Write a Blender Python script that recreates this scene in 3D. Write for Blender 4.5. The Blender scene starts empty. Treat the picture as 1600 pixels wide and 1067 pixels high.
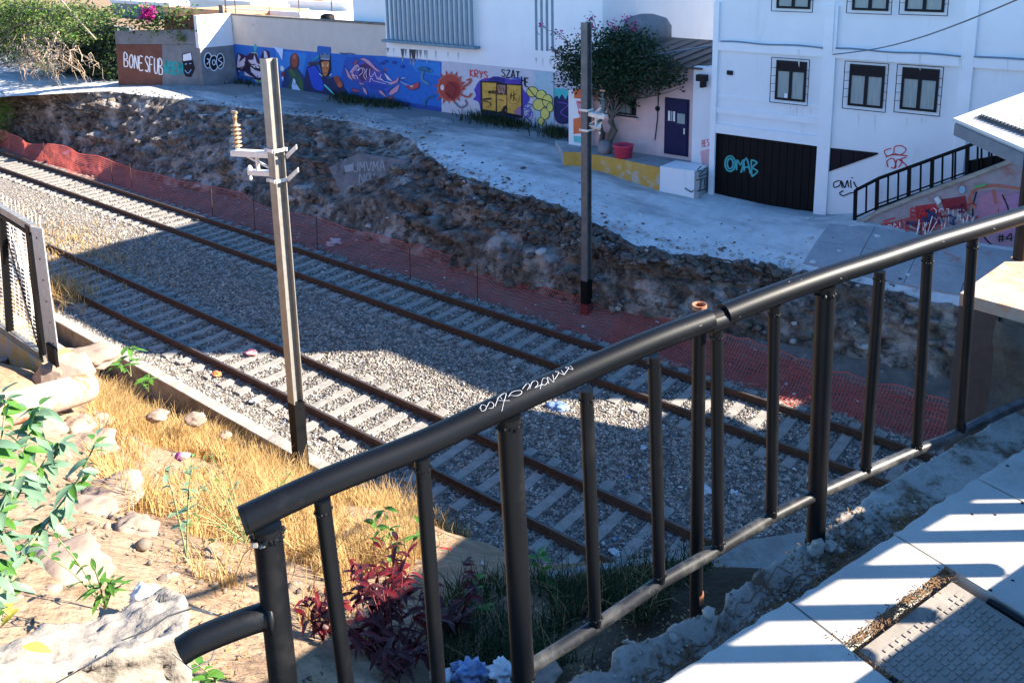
import bpy, math, random
import numpy as np
from mathutils import Vector, Matrix, Euler, noise
random.seed(7); rng = np.random.default_rng(7)
SC = bpy.context.scene
COL = SC.collection
# ------------------------------------------------------------------ camera
F = 1319.0; PPX, PPY = 887.0, 216.0; CAMZ = 10.4          # focal length and optical centre in 1600 px units
def _cr(x, y):
    v = np.array([x-PPX, -(y-PPY), -F]); return v/np.linalg.norm(v)
_a = _cr(-910, -60); _b = _cr(1900, -75)
_X = -_a; _Y = _b-np.dot(_b, _X)*_X; _Y /= np.linalg.norm(_Y); _Z = np.cross(_X, _Y)
ROT = np.stack([_X, _Y, _Z]); CAMP = np.array([0, 0, CAMZ])
cam = bpy.data.cameras.new('camera'); cam_o = bpy.data.objects.new('camera', cam); COL.objects.link(cam_o)
cam.sensor_width = 36; cam.sensor_fit = 'HORIZONTAL'; cam.lens = F/1600*36
cam.shift_x = (800-PPX)/1600; cam.shift_y = (PPY-533.5)/1600
cam.clip_start = .05; cam.clip_end = 2000
cam_o.matrix_world = Matrix([list(ROT[0])+[0], list(ROT[1])+[0], list(ROT[2])+[CAMZ], [0, 0, 0, 1]])
SC.camera = cam_o
# ------------------------------------------------------------------ light
SUN_EL = math.radians(32); SUN_H = Vector((.79, .61, 0)).normalized()
to_sun = Vector((SUN_H.x*math.cos(SUN_EL), SUN_H.y*math.cos(SUN_EL), math.sin(SUN_EL)))
w = bpy.data.worlds.new('World'); SC.world = w; w.use_nodes = True
nt = w.node_tree; nt.nodes.clear()
sky = nt.nodes.new('ShaderNodeTexSky'); sky.sky_type = 'NISHITA'; sky.sun_disc = False
sky.sun_elevation = SUN_EL; sky.sun_rotation = math.atan2(SUN_H.x, SUN_H.y)
sky.altitude = 1800; sky.air_density = 1.0; sky.dust_density = .2; sky.ozone_density = 4.5
bg = nt.nodes.new('ShaderNodeBackground'); bg.inputs['Strength'].default_value = .081
wo = nt.nodes.new('ShaderNodeOutputWorld')
tint = nt.nodes.new('ShaderNodeMix'); tint.data_type = 'RGBA'; tint.blend_type = 'MULTIPLY'; tint.inputs['Factor'].default_value = 1; tint.inputs['B'].default_value = (.72, 1.09, 1.26, 1)   # camera white balance for the whole sky
nt.links.new(sky.outputs[0], tint.inputs['A']); nt.links.new(tint.outputs['Result'], bg.inputs[0]); nt.links.new(bg.outputs[0], wo.inputs[0])
sl = bpy.data.lights.new('sun', 'SUN'); sl.energy = 5.0; sl.angle = math.radians(.5); sl.color = (1, .9, .76)
so = bpy.data.objects.new('sun', sl); COL.objects.link(so); so.rotation_euler = to_sun.to_track_quat('Z', 'Y').to_euler()
SC.view_settings.view_transform = 'Standard'; SC.view_settings.look = 'None'
SC.view_settings.gamma = 1; SC.view_settings.use_curve_mapping = False; SC.view_settings.exposure = 2.1
# ------------------------------------------------------------------ pixel <-> place helpers (1600 px photograph)
def ray(x, y): return ROT @ _cr(x, y)
def onz(x, y, z):
    r = ray(x, y); return CAMP+r*((z-CAMZ)/r[2])
def ony(x, y, Y):
    r = ray(x, y); return CAMP+r*(Y/r[1])
def onx(x, y, X):
    r = ray(x, y); return CAMP+r*(X/r[0])
def atd(x, y, D):
    r = ray(x, y); return CAMP+r*(D/math.hypot(r[0], r[1]))
def onp(x, y, p, n):
    r = ray(x, y); p = np.array(p); n = np.array(n)
    return CAMP+r*(np.dot(p-CAMP, n)/np.dot(r, n))
def proj(P):
    c = (np.atleast_2d(P)-CAMP) @ ROT
    return np.stack([PPX+F*c[:, 0]/-c[:, 2], PPY-F*c[:, 1]/-c[:, 2]], 1)
# ------------------------------------------------------------------ mesh helpers
def wloc(o):
    v = Vector((0, 0, 0))
    while o is not None: v += o.location; o = o.parent
    return v
def setp(o, label=None, cat=None, group=None, kind=None):
    if label: o['label'] = label
    if cat: o['category'] = cat
    if group: o['group'] = group
    if kind: o['kind'] = kind
    return o
def thing(name, label, cat, loc=(0, 0, 0), group=None):
    o = bpy.data.objects.new(name, None); COL.objects.link(o); o.location = Vector([float(c) for c in loc])
    o.empty_display_size = .2
    return setp(o, label, cat, group)
def link(name, me, parent=None, loc=None, rot=None, scale=None):
    o = bpy.data.objects.new(name, me); COL.objects.link(o)
    if parent is not None: o.parent = parent
    if loc is not None:
        o.location = Vector([float(c) for c in loc])-(wloc(parent) if parent is not None else Vector((0, 0, 0)))
    if rot is not None: o.rotation_euler = rot
    if scale is not None: o.scale = scale
    return o
def np_mesh(name, V, Fc, mats, parent=None, kind=None, midx=None, smooth=False, sharp=None):
    """V (n,3); Fc: array (m,k) with constant k"""
    V = np.asarray(V, dtype=np.float64)
    if parent is not None: V = V-np.array(wloc(parent))
    Fc = np.asarray(Fc, dtype=np.int32); m, k = Fc.shape
    me = bpy.data.meshes.new(name)
    me.vertices.add(len(V)); me.vertices.foreach_set('co', V.astype(np.float32).ravel())
    me.loops.add(m*k); me.loops.foreach_set('vertex_index', Fc.ravel())
    me.polygons.add(m); me.polygons.foreach_set('loop_start', np.arange(0, m*k, k, dtype=np.int32))
    if midx is not None: me.polygons.foreach_set('material_index', np.asarray(midx, dtype=np.int32))
    if smooth: me.polygons.foreach_set('use_smooth', np.ones(m, dtype=bool))
    me.update(calc_edges=True); me.validate()
    for q in (mats if isinstance(mats, (list, tuple)) else [mats]): me.materials.append(q)
    o = link(name, me, parent)
    if kind: o['kind'] = kind
    return o
class MB:
    def __init__(s): s.v = []; s.f = []; s.m = []; s.sm = []
    def add(s, vs, fs, mi=0, smooth=False):
        b = len(s.v); s.v += [tuple(float(c) for c in q) for q in vs]
        for f in fs: s.f.append([b+i for i in f]); s.m.append(mi); s.sm.append(smooth)
        return s
    def hexa(s, b, t, mi=0):   # two quads (bottom, top), same order, counter-clockwise seen from top
        return s.add(list(b)+list(t), [(3, 2, 1, 0), (4, 5, 6, 7), (0, 1, 5, 4), (1, 2, 6, 5), (2, 3, 7, 6), (3, 0, 4, 7)], mi)
    def box(s, a, b, mi=0):
        x0, y0, z0 = a; x1, y1, z1 = b
        x0, x1 = min(x0, x1), max(x0, x1); y0, y1 = min(y0, y1), max(y0, y1); z0, z1 = min(z0, z1), max(z0, z1)
        return s.hexa([(x0, y0, z0), (x1, y0, z0), (x1, y1, z0), (x0, y1, z0)], [(x0, y0, z1), (x1, y0, z1), (x1, y1, z1), (x0, y1, z1)], mi)
    def bar(s, p, q, wd, ht, up=(0, 0, 1), mi=0):   # rectangular bar p->q
        p, q = Vector(p), Vector(q); d = (q-p).normalized(); u = Vector(up)
        x = d.cross(u)
        if x.length < 1e-4: x = d.cross(Vector((0, 1, 0)))
        x.normalize(); u = x.cross(d)
        c = [(-1, -1), (1, -1), (1, 1), (-1, 1)]
        A = [p+x*(i*wd/2)+u*(j*ht/2) for i, j in c]; B = [q+x*(i*wd/2)+u*(j*ht/2) for i, j in c]
        return s.hexa(A, B, mi)
    def tube(s, pts, r, n=10, mi=0, cap=True, smooth=True):
        pts = [Vector(p) for p in pts]; rs = r if isinstance(r, (list, tuple)) else [r]*len(pts)
        d0 = (pts[1]-pts[0]).normalized(); u = d0.orthogonal().normalized(); base = len(s.v); rings = []
        for i, p in enumerate(pts):
            d = (pts[min(i+1, len(pts)-1)]-pts[max(i-1, 0)]).normalized()
            u = (u-d*u.dot(d)); u = u.normalized() if u.length > 1e-6 else d.orthogonal().normalized()
            w_ = d.cross(u)
            rings.append([p+(u*math.cos(2*math.pi*k/n)+w_*math.sin(2*math.pi*k/n))*rs[i] for k in range(n)])
        vs = [q for rg in rings for q in rg]
        fs = [(i*n+k, i*n+(k+1) % n, (i+1)*n+(k+1) % n, (i+1)*n+k) for i in range(len(pts)-1) for k in range(n)]
        s.add(vs, fs, mi, smooth)
        if cap:
            s.add(rings[0], [tuple(range(n))[::-1]], mi); s.add(rings[-1], [tuple(range(n))], mi)
        return s
    def pipe(s, p, q, ro, ri, n=16, mi=0, mi2=None):   # open hollow tube
        s.tube([p, q], ro, n, mi, cap=False)
        p, q = Vector(p), Vector(q); d = (q-p).normalized(); u = d.orthogonal().normalized(); w_ = d.cross(u)
        rg = lambda c, r: [c+(u*math.cos(2*math.pi*k/n)+w_*math.sin(2*math.pi*k/n))*r for k in range(n)]
        A, B, C, D_ = rg(p, ro), rg(p, ri), rg(q, ri), rg(q, ro)
        vs = A+B+C+D_
        fs = [(k, n+k, n+(k+1) % n, (k+1) % n) for k in range(n)]+[(n+k, 2*n+k, 2*n+(k+1) % n, n+(k+1) % n) for k in range(n)] + \
             [(2*n+k, 3*n+k, 3*n+(k+1) % n, 2*n+(k+1) % n) for k in range(n)]
        return s.add(vs, fs, mi if mi2 is None else mi2, True)
    def lathe(s, prof, c, n=14, mi=0, axis=(0, 0, 1)):
        ax = Vector(axis).normalized(); u = ax.orthogonal().normalized(); w_ = ax.cross(u); c = Vector(c)
        vs = [c+ax*h+(u*math.cos(2*math.pi*k/n)+w_*math.sin(2*math.pi*k/n))*r for r, h in prof for k in range(n)]
        fs = [(i*n+k, i*n+(k+1) % n, (i+1)*n+(k+1) % n, (i+1)*n+k) for i in range(len(prof)-1) for k in range(n)]
        fs += [tuple(range(n))[::-1], tuple((len(prof)-1)*n+k for k in range(n))]
        return s.add(vs, fs, mi, True)
    def prism(s, poly, vec, mi=0):   # polygon (3-D points) extruded by vec
        n = len(poly); P = [Vector(p) for p in poly]; v = Vector(vec)
        return s.add(P+[p+v for p in P], [tuple(range(n))[::-1], tuple(range(n, 2*n))]+[(i, (i+1) % n, n+(i+1) % n, n+i) for i in range(n)], mi)
    def rock(s, c, r, seed=0, mi=0, flat=1.0, rough=.28):
        V, Fc = ico1(); rr = random.Random(seed)
        vs = []
        sx, sy, sz = (rr.uniform(.75, 1.25) for _ in range(3))
        for q in V:
            k = 1+rr.uniform(-rough, rough)
            vs.append((c[0]+q[0]*r*k*sx, c[1]+q[1]*r*k*sy, c[2]+q[2]*r*k*sz*flat))
        return s.add(vs, [tuple(f) for f in Fc], mi)
    def build(s, name, mats, parent=None, kind=None, bevel=0):
        me = bpy.data.meshes.new(name); off = wloc(parent) if parent is not None else Vector((0, 0, 0))
        me.from_pydata([(x-off.x, y-off.y, z-off.z) for x, y, z in s.v], [], s.f)
        for q in (mats if isinstance(mats, (list, tuple)) else [mats]): me.materials.append(q)
        me.polygons.foreach_set('material_index', s.m); me.polygons.foreach_set('use_smooth', s.sm); me.update()
        o = link(name, me, parent)
        if kind: o['kind'] = kind
        if bevel:
            b = o.modifiers.new('bevel', 'BEVEL'); b.width = bevel; b.segments = 2; b.limit_method = 'ANGLE'
        return o
_ico = {}
def ico1():
    if 1 not in _ico:
        t = (1+5**.5)/2
        V = np.array([(-1, t, 0), (1, t, 0), (-1, -t, 0), (1, -t, 0), (0, -1, t), (0, 1, t), (0, -1, -t), (0, 1, -t), (t, 0, -1), (t, 0, 1), (-t, 0, -1), (-t, 0, 1)])/math.hypot(1, t)
        Fc = np.array([(0, 11, 5), (0, 5, 1), (0, 1, 7), (0, 7, 10), (0, 10, 11), (1, 5, 9), (5, 11, 4), (11, 10, 2), (10, 7, 6), (7, 1, 8), (3, 9, 4), (3, 4, 2), (3, 2, 6), (3, 6, 8), (3, 8, 9), (4, 9, 5), (2, 4, 11), (6, 2, 10), (8, 6, 7), (9, 8, 1)])
        _ico[1] = (V, Fc)
    return _ico[1]
def rocks_np(P, R, rough=.3, flat=.75):
    """many deformed icosahedra as arrays"""
    V, Fc = ico1(); n = len(P)
    S = rng.uniform(.7, 1.3, (n, 1, 3))*np.array([1, 1, flat])
    K = 1+rng.uniform(-rough, rough, (n, 12, 1))
    a = rng.uniform(0, 2*math.pi, n); ca, sa = np.cos(a), np.sin(a)
    Q = V[None]*K*S*np.asarray(R)[:, None, None]
    X = Q[..., 0]*ca[:, None]-Q[..., 1]*sa[:, None]; Y = Q[..., 0]*sa[:, None]+Q[..., 1]*ca[:, None]
    Q = np.stack([X, Y, Q[..., 2]], -1)+np.asarray(P)[:, None, :]
    return Q.reshape(-1, 3), (Fc[None]+(np.arange(n)*12)[:, None, None]).reshape(-1, 3)
def in_poly(px, poly):
    x, y = px[:, 0], px[:, 1]; r = np.zeros(len(px), bool); n = len(poly)
    for i in range(n):
        (x0, y0), (x1, y1) = poly[i], poly[(i+1) % n]
        c = ((y0 > y) != (y1 > y)) & (x < (x1-x0)*(y-y0)/((y1-y0) or 1e-9)+x0); r ^= c
    return r
def tps(pts):
    """thin-plate surface z(x,y) through control points"""
    P = np.array(pts, float); n = len(P); XY = P[:, :2]
    d2 = ((XY[:, None]-XY[None])**2).sum(-1); K = np.where(d2 > 0, d2*np.log(np.maximum(d2, 1e-12)), 0)+np.eye(n)*.3
    A = np.zeros((n+3, n+3)); A[:n, :n] = K; A[:n, n:] = np.c_[np.ones(n), XY]; A[n:, :n] = A[:n, n:].T
    c = np.linalg.solve(A, np.r_[P[:, 2], 0, 0, 0])
    def f(x, y):
        x = np.asarray(x, float); y = np.asarray(y, float)
        d = (x[..., None]-XY[:, 0])**2+(y[..., None]-XY[:, 1])**2
        return (np.where(d > 0, d*np.log(np.maximum(d, 1e-12)), 0)*c[:n]).sum(-1)+c[n]+c[n+1]*x+c[n+2]*y
    return f
def fr(x, y, z=0, s=1., o=5):
    return noise.fractal(Vector((x*s, y*s, z*s)), 1.0, 2.0, o)
# ------------------------------------------------------------------ materials
def mat(name, c, c2=None, scale=4, rough=.85, bump=0, bscale=30, metal=0, c3=None, s3=1.2, t3=(.52, .64), spec=.3, stretch=(1, 1, 1), vor=False, bdist=.02, trans=0, s3stretch=None, detail=6, band=(.3, .7)):
    m = bpy.data.materials.new(name); m.use_nodes = True; n = m.node_tree; L = n.links.new
    b = n.nodes['Principled BSDF']; b.inputs['Roughness'].default_value = rough; b.inputs['Metallic'].default_value = metal
    b.inputs['Specular IOR Level'].default_value = spec
    c = tuple(c)+(1,)
    b.inputs['Base Color'].default_value = c
    tc = n.nodes.new('ShaderNodeTexCoord')
    def mp(st):
        q = n.nodes.new('ShaderNodeMapping'); q.inputs['Scale'].default_value = st; L(tc.outputs['Object'], q.inputs['Vector']); return q
    mpn = mp(stretch)
    col = None
    if c2 is not None:
        tx = n.nodes.new('ShaderNodeTexNoise'); tx.inputs['Scale'].default_value = scale; tx.inputs['Detail'].default_value = detail; tx.inputs['Roughness'].default_value = .65
        L(mpn.outputs[0], tx.inputs['Vector'])
        r = n.nodes.new('ShaderNodeValToRGB'); r.color_ramp.elements[0].color = c; r.color_ramp.elements[1].color = tuple(c2)+(1,)
        r.color_ramp.elements[0].position = band[0]; r.color_ramp.elements[1].position = band[1]
        L(tx.outputs['Fac'], r.inputs[0]); col = r.outputs[0]
        if vor:
            v = n.nodes.new('ShaderNodeTexVoronoi'); v.inputs['Scale'].default_value = vor; L(mpn.outputs[0], v.inputs['Vector'])
            sp = n.nodes.new('ShaderNodeSeparateColor'); L(v.outputs['Color'], sp.inputs[0]); L(sp.outputs[0], r.inputs[0])
    if c3 is not None:
        t3n = n.nodes.new('ShaderNodeTexNoise'); t3n.inputs['Scale'].default_value = s3; t3n.inputs['Detail'].default_value = 8; t3n.inputs['Roughness'].default_value = .7
        L(mp(s3stretch or stretch).outputs[0], t3n.inputs['Vector'])
        r3 = n.nodes.new('ShaderNodeMapRange'); r3.inputs[1].default_value = t3[0]; r3.inputs[2].default_value = t3[1]; L(t3n.outputs['Fac'], r3.inputs[0])
        mx = n.nodes.new('ShaderNodeMix'); mx.data_type = 'RGBA'; L(r3.outputs[0], mx.inputs['Factor'])
        if col is not None: L(col, mx.inputs['A'])
        else: mx.inputs['A'].default_value = c
        mx.inputs['B'].default_value = tuple(c3)+(1,); col = mx.outputs['Result']
    if col is not None: L(col, b.inputs['Base Color'])
    if bump:
        bn = n.nodes.new('ShaderNodeTexNoise'); bn.inputs['Scale'].default_value = bscale; bn.inputs['Detail'].default_value = 5
        L(mpn.outputs[0], bn.inputs['Vector'])
        bp = n.nodes.new('ShaderNodeBump'); bp.inputs['Strength'].default_value = bump; bp.inputs['Distance'].default_value = bdist
        L(bn.outputs['Fac'], bp.inputs['Height']); L(bp.outputs[0], b.inputs['Normal'])
    if trans:
        tl = n.nodes.new('ShaderNodeBsdfTranslucent'); ms = n.nodes.new('ShaderNodeMixShader'); ms.inputs[0].default_value = trans
        if col is not None: L(col, tl.inputs[0])
        else: tl.inputs[0].default_value = c
        L(b.outputs[0], ms.inputs[1]); L(tl.outputs[0], ms.inputs[2]); L(ms.outputs[0], n.nodes['Material Output'].inputs[0])
    return m
_pm = {}
def paint(c, rough=.7):
    k = tuple(round(x, 3) for x in c)
    if k not in _pm:
        _pm[k] = mat('spray_paint', c, tuple(min(1, x*1.25+.01) for x in c), scale=6, rough=rough, spec=.25)
    return _pm[k]
def S(r, g, b):   # sRGB 0-255 -> linear
    return tuple((v/255/12.92 if v/255 <= .04045 else ((v/255+.055)/1.055)**2.4) for v in (r, g, b))
M = {}
M['ballast'] = mat('ballast', (.11, .10, .09), (.32, .29, .26), vor=22, rough=.95, bump=1, bscale=26, bdist=.06, spec=.15)
M['stone_bal'] = mat('ballast_stone', (.14, .12, .10), (.37, .32, .265), vor=9, rough=.95, spec=.15)
M['dirt'] = mat('dirt', (.10, .085, .075), (.2, .17, .15), scale=2, rough=1, bump=.6, bscale=12, c3=(.32, .29, .27), s3=5, t3=(.58, .7), spec=.1)
M['rust'] = mat('rusty_steel', (.045, .022, .014), (.10, .048, .028), scale=8, rough=.8, bump=.2, bscale=60, spec=.3)
M['railhead'] = mat('rail_head', (.09, .06, .05), (.16, .12, .10), scale=6, rough=.45, metal=.6, spec=.5)
M['sleeper'] = mat('sleeper_concrete', (.21, .195, .175), (.33, .305, .275), scale=5, rough=.92, bump=.3, bscale=40, c3=(.2, .17, .15), s3=4, t3=(.58, .75), spec=.15)
M['concrete'] = mat('concrete', (.26, .235, .205), (.4, .37, .33), scale=4, rough=.93, bump=.5, bscale=18, c3=(.22, .19, .16), s3=2.5, t3=(.52, .7), spec=.15)
M['concrete_dark'] = mat('weathered_concrete', (.15, .125, .10), (.27, .23, .19), scale=2.5, rough=.95, bump=.6, bscale=16, c3=(.08, .065, .05), s3=2, t3=(.5, .7), spec=.1)
M['pave'] = mat('brushed_concrete', (.40, .375, .34), (.50, .475, .43), scale=4, rough=.88, bump=.25, bscale=55, c3=(.3, .26, .22), s3=1.7, t3=(.58, .75), stretch=(1, 1, 1), spec=.2, bdist=.006)
M['rock'] = mat('bank_rock', (.035, .03, .027), (.24, .20, .17), scale=2.6, rough=.97, bump=1, bscale=6, bdist=.12, c3=(.42, .385, .36), s3=.9, t3=(.5, .66), band=(.34, .68), spec=.1)
M['rock_brown'] = mat('brown_stone', (.06, .05, .042), (.2, .165, .135), scale=6, rough=.95, bump=.6, bscale=20, spec=.1)
M['rock_pale'] = mat('pale_rubble', (.28, .26, .25), (.55, .53, .51), scale=4, rough=.95, bump=.4, bscale=25, spec=.1)
M['street'] = mat('dusty_street', (.5, .5, .5), (.68, .68, .68), scale=2.2, rough=.95, bump=.3, bscale=14, c3=(.25, .26, .27), s3=.6, t3=(.5, .72), stretch=(1, 1, 1), s3stretch=(.45, 1.5, 1), spec=.15)
M['white_wall'] = mat('white_wall_paint', (.74, .745, .76), (.82, .82, .83), scale=.7, rough=.8, bump=.12, bscale=40, c3=(.64, .64, .64), s3=1.1, t3=(.58, .8), s3stretch=(1.6, 1.6, .25), spec=.25)
M['white_trim'] = mat('white_trim_paint', (.78, .78, .79), (.84, .84, .85), scale=2, rough=.8, spec=.25)
M['beige_wall'] = mat('beige_wall_paint', (.52, .45, .40), (.6, .53, .47), scale=1.2, rough=.9, bump=.15, bscale=30, c3=(.36, .33, .33), s3=.8, t3=(.6, .7), spec=.15, s3stretch=(.5, 1, 1.5))
M['lilac_wall'] = mat('grey_lilac_paint', (.46, .46, .52), (.56, .56, .62), scale=1.5, rough=.9, spec=.15)
M['blue_mural'] = mat('blue_mural_paint', (.01, .075, .34), (.02, .15, .5), scale=.9, rough=.75, c3=(.012, .05, .22), s3=.5, t3=(.5, .7), spec=.2)
M['brown_wall'] = mat('reddish_brown_wall', (.14, .06, .045), (.2, .09, .07), scale=2, rough=.9, bump=.2, spec=.15)
M['grey_wall'] = mat('grey_block_wall', (.17, .17, .18), (.26, .26, .27), scale=2, rough=.95, bump=.4, bscale=14, spec=.1)
M['pink_wall'] = mat('pink_wall_paint', (.62, .42, .40), (.72, .55, .53), scale=1.6, rough=.9, bump=.25, bscale=25, c3=(.45, .2, .17), s3=.9, t3=(.6, .72), spec=.15)
M['orange_wall'] = mat('orange_wall_paint', (.6, .16, .06), (.68, .24, .1), scale=2, rough=.9, spec=.15)
M['black_metal'] = mat('black_painted_steel', (.0015, .002, .003), (.003, .0035, .005), scale=5, rough=.45, spec=.25, bump=.08, bscale=140, bdist=.002, c3=(.016, .015, .014), s3=5, t3=(.56, .74))
M['black_flat'] = mat('black_paint', (.003, .003, .004), (.006, .006, .007), scale=3, rough=.6, spec=.15)
M['galv'] = mat('galvanised_steel', (.20, .19, .175), (.29, .275, .25), scale=6, rough=.5, metal=.3, spec=.5, bump=.05, c3=(.17, .14, .105), s3=1.2, t3=(.5, .7), s3stretch=(3, 3, .3))
M['galv_white'] = mat('pale_zinc_steel', (.62, .6, .56), (.75, .73, .7), scale=8, rough=.45, metal=.2, spec=.5)
M['insul'] = mat('tan_porcelain', (.26, .15, .07), (.38, .24, .13), scale=9, rough=.3, spec=.6)
M['net'] = mat('orange_net_plastic', (.78, .16, .13), (.84, .23, .19), scale=3, rough=.6, spec=.3, trans=.6)
M['yellow'] = mat('yellow_kerb_paint', (.5, .27, .05), (.58, .36, .1), scale=3, rough=.9, c3=(.45, .42, .4), s3=1.6, t3=(.55, .62), spec=.15)
M['blue_door'] = mat('dark_blue_door_paint', (.005, .009, .045), (.008, .014, .07), scale=3, rough=.55, spec=.2)
M['glass'] = mat('window_glass', (.004, .009, .018), rough=.3, spec=.12)
M['curtain'] = mat('pale_curtain', (.22, .26, .26), (.42, .44, .4), scale=3, rough=.95, stretch=(14, 14, .4))
M['frame'] = mat('dark_window_frame', (.004, .007, .012), rough=.5, spec=.2)
M['teal_metal'] = mat('teal_louver_paint', (.12, .2, .26), (.18, .27, .33), scale=4, rough=.6)
M['tub'] = mat('pink_plastic', (.62, .04, .09), (.68, .06, .12), scale=3, rough=.35, spec=.5)
M['dry'] = mat('dry_grass', (.40, .24, .08), (.56, .38, .16), scale=1.3, rough=.8, spec=.2, trans=.35)
M['dry2'] = mat('dead_stems', (.26, .16, .07), (.42, .28, .13), scale=2, rough=.9, trans=.2)
M['soil'] = mat('dry_soil', (.20, .13, .08), (.33, .235, .16), scale=3, rough=1, bump=1, bscale=14, bdist=.05, c3=(.13, .085, .055), s3=2.2, t3=(.55, .7), spec=.1)
M['boulder'] = mat('pale_pink_boulder', (.21, .155, .12), (.33, .255, .205), scale=3, rough=.95, bump=.5, bscale=14, spec=.1, c3=(.36, .27, .2), s3=3, t3=(.55, .7))
M['leaf_bluegreen'] = mat('glaucous_leaf', (.12, .22, .13), (.2, .31, .2), scale=9, rough=.5, spec=.4, trans=.3)
M['leaf_green'] = mat('fresh_green_leaf', (.05, .15, .02), (.12, .26, .04), scale=8, rough=.5, spec=.35, trans=.3)
M['leaf_dark'] = mat('dark_leaf', (.010, .026, .014), (.03, .06, .028), scale=4, rough=.6, spec=.25, trans=.15)
M['leaf_tree'] = mat('olive_leaf', (.10, .15, .03), (.22, .27, .08), scale=2, rough=.6, spec=.3, trans=.3)
M['leaf_yellow'] = mat('yellowing_leaf', (.5, .42, .05), (.6, .5, .12), scale=6, rough=.6, trans=.3)
M['red_leaf'] = mat('crimson_leaf', (.07, .004, .006), (.22, .014, .016), scale=9, rough=.45, spec=.4, trans=.25)
M['stem'] = mat('green_stem', (.16, .2, .09), (.22, .25, .12), scale=4, rough=.7)
M['bark'] = mat('grey_bark', (.10, .08, .065), (.18, .15, .12), scale=8, rough=.95, bump=.5, stretch=(3, 3, .6))
M['twig'] = mat('bare_twig', (.30, .22, .15), (.42, .33, .24), scale=6, rough=.9)
M['magenta'] = mat('magenta_bract', (.5, .02, .22), (.62, .05, .32), scale=5, rough=.6, trans=.3)
M['terracotta'] = mat('stained_pipe', (.34, .25, .19), (.44, .35, .28), scale=3, rough=.85, c3=(.36, .13, .06), s3=3, t3=(.52, .62), bump=.3, bscale=20)
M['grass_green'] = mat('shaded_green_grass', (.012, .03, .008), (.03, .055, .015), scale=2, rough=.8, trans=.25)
M['iron'] = mat('cast_iron_cover', (.2, .175, .15), (.32, .285, .245), scale=7, rough=.7, metal=.3, bump=.3, bscale=60, bdist=.004, c3=(.34, .31, .27), s3=5, t3=(.5, .7), spec=.3)
M['litter_leaf'] = mat('dry_leaf_litter', (.14, .075, .035), (.24, .14, .07), scale=9, rough=.9)
M['white_plastic'] = mat('white_plastic', (.5, .51, .53), rough=.4, spec=.4)
M['blue_plastic'] = mat('blue_plastic_bag', (.015, .08, .28), (.26, .34, .45), scale=16, rough=.35, spec=.4)
M['corrug'] = mat('dark_roof_sheet', (.05, .045, .045), (.1, .085, .08), scale=3, rough=.7)
M['white_metal'] = mat('white_roof_metal', (.5, .5, .49), (.6, .6, .58), scale=3, rough=.5, spec=.4)
M['stucco_orange'] = mat('orange_stucco', (.62, .28, .12), (.7, .38, .2), scale=1, rough=.9)
M['roof_white'] = mat('white_roof_coating', (.68, .64, .58), (.8, .76, .7), scale=.6, rough=.9)
M['red_roof'] = mat('red_roof_coating', (.45, .13, .08), (.52, .2, .12), scale=.8, rough=.9)
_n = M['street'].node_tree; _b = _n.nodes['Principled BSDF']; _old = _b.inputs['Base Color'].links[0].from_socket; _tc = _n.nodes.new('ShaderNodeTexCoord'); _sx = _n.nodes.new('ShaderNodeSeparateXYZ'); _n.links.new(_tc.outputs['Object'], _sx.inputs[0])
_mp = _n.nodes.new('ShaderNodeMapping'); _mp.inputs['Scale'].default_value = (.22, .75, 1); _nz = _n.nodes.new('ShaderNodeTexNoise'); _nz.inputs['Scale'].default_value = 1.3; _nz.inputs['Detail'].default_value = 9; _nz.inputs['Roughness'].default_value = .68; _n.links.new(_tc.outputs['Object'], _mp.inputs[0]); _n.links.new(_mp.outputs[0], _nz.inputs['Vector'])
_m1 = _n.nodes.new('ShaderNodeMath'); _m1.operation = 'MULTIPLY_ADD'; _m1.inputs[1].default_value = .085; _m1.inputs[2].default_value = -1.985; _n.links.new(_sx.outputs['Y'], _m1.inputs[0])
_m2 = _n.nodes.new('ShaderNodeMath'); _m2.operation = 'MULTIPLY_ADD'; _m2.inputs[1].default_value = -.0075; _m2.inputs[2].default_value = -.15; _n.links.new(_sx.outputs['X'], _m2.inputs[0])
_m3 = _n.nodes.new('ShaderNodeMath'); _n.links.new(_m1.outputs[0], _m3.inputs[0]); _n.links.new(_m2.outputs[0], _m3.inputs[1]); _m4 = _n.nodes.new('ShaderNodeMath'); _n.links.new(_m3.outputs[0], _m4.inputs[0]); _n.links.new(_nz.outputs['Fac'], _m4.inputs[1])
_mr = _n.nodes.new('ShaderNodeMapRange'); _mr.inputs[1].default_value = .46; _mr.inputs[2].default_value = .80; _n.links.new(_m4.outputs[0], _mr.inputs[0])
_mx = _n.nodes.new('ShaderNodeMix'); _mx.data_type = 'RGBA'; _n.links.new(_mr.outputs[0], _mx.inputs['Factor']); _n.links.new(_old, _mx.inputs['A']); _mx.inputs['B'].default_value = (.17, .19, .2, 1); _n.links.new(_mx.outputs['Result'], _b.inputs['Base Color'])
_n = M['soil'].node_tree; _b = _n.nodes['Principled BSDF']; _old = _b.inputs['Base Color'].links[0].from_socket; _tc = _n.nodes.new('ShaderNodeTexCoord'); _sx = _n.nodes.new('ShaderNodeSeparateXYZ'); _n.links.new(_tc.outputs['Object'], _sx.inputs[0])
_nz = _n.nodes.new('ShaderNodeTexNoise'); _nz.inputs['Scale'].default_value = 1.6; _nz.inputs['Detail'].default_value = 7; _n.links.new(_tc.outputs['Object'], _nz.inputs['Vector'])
_m1 = _n.nodes.new('ShaderNodeMath'); _m1.operation = 'MULTIPLY_ADD'; _m1.inputs[1].default_value = .35; _m1.inputs[2].default_value = 1.35; _n.links.new(_sx.outputs['X'], _m1.inputs[0]); _m4 = _n.nodes.new('ShaderNodeMath'); _n.links.new(_m1.outputs[0], _m4.inputs[0]); _n.links.new(_nz.outputs['Fac'], _m4.inputs[1])
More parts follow.
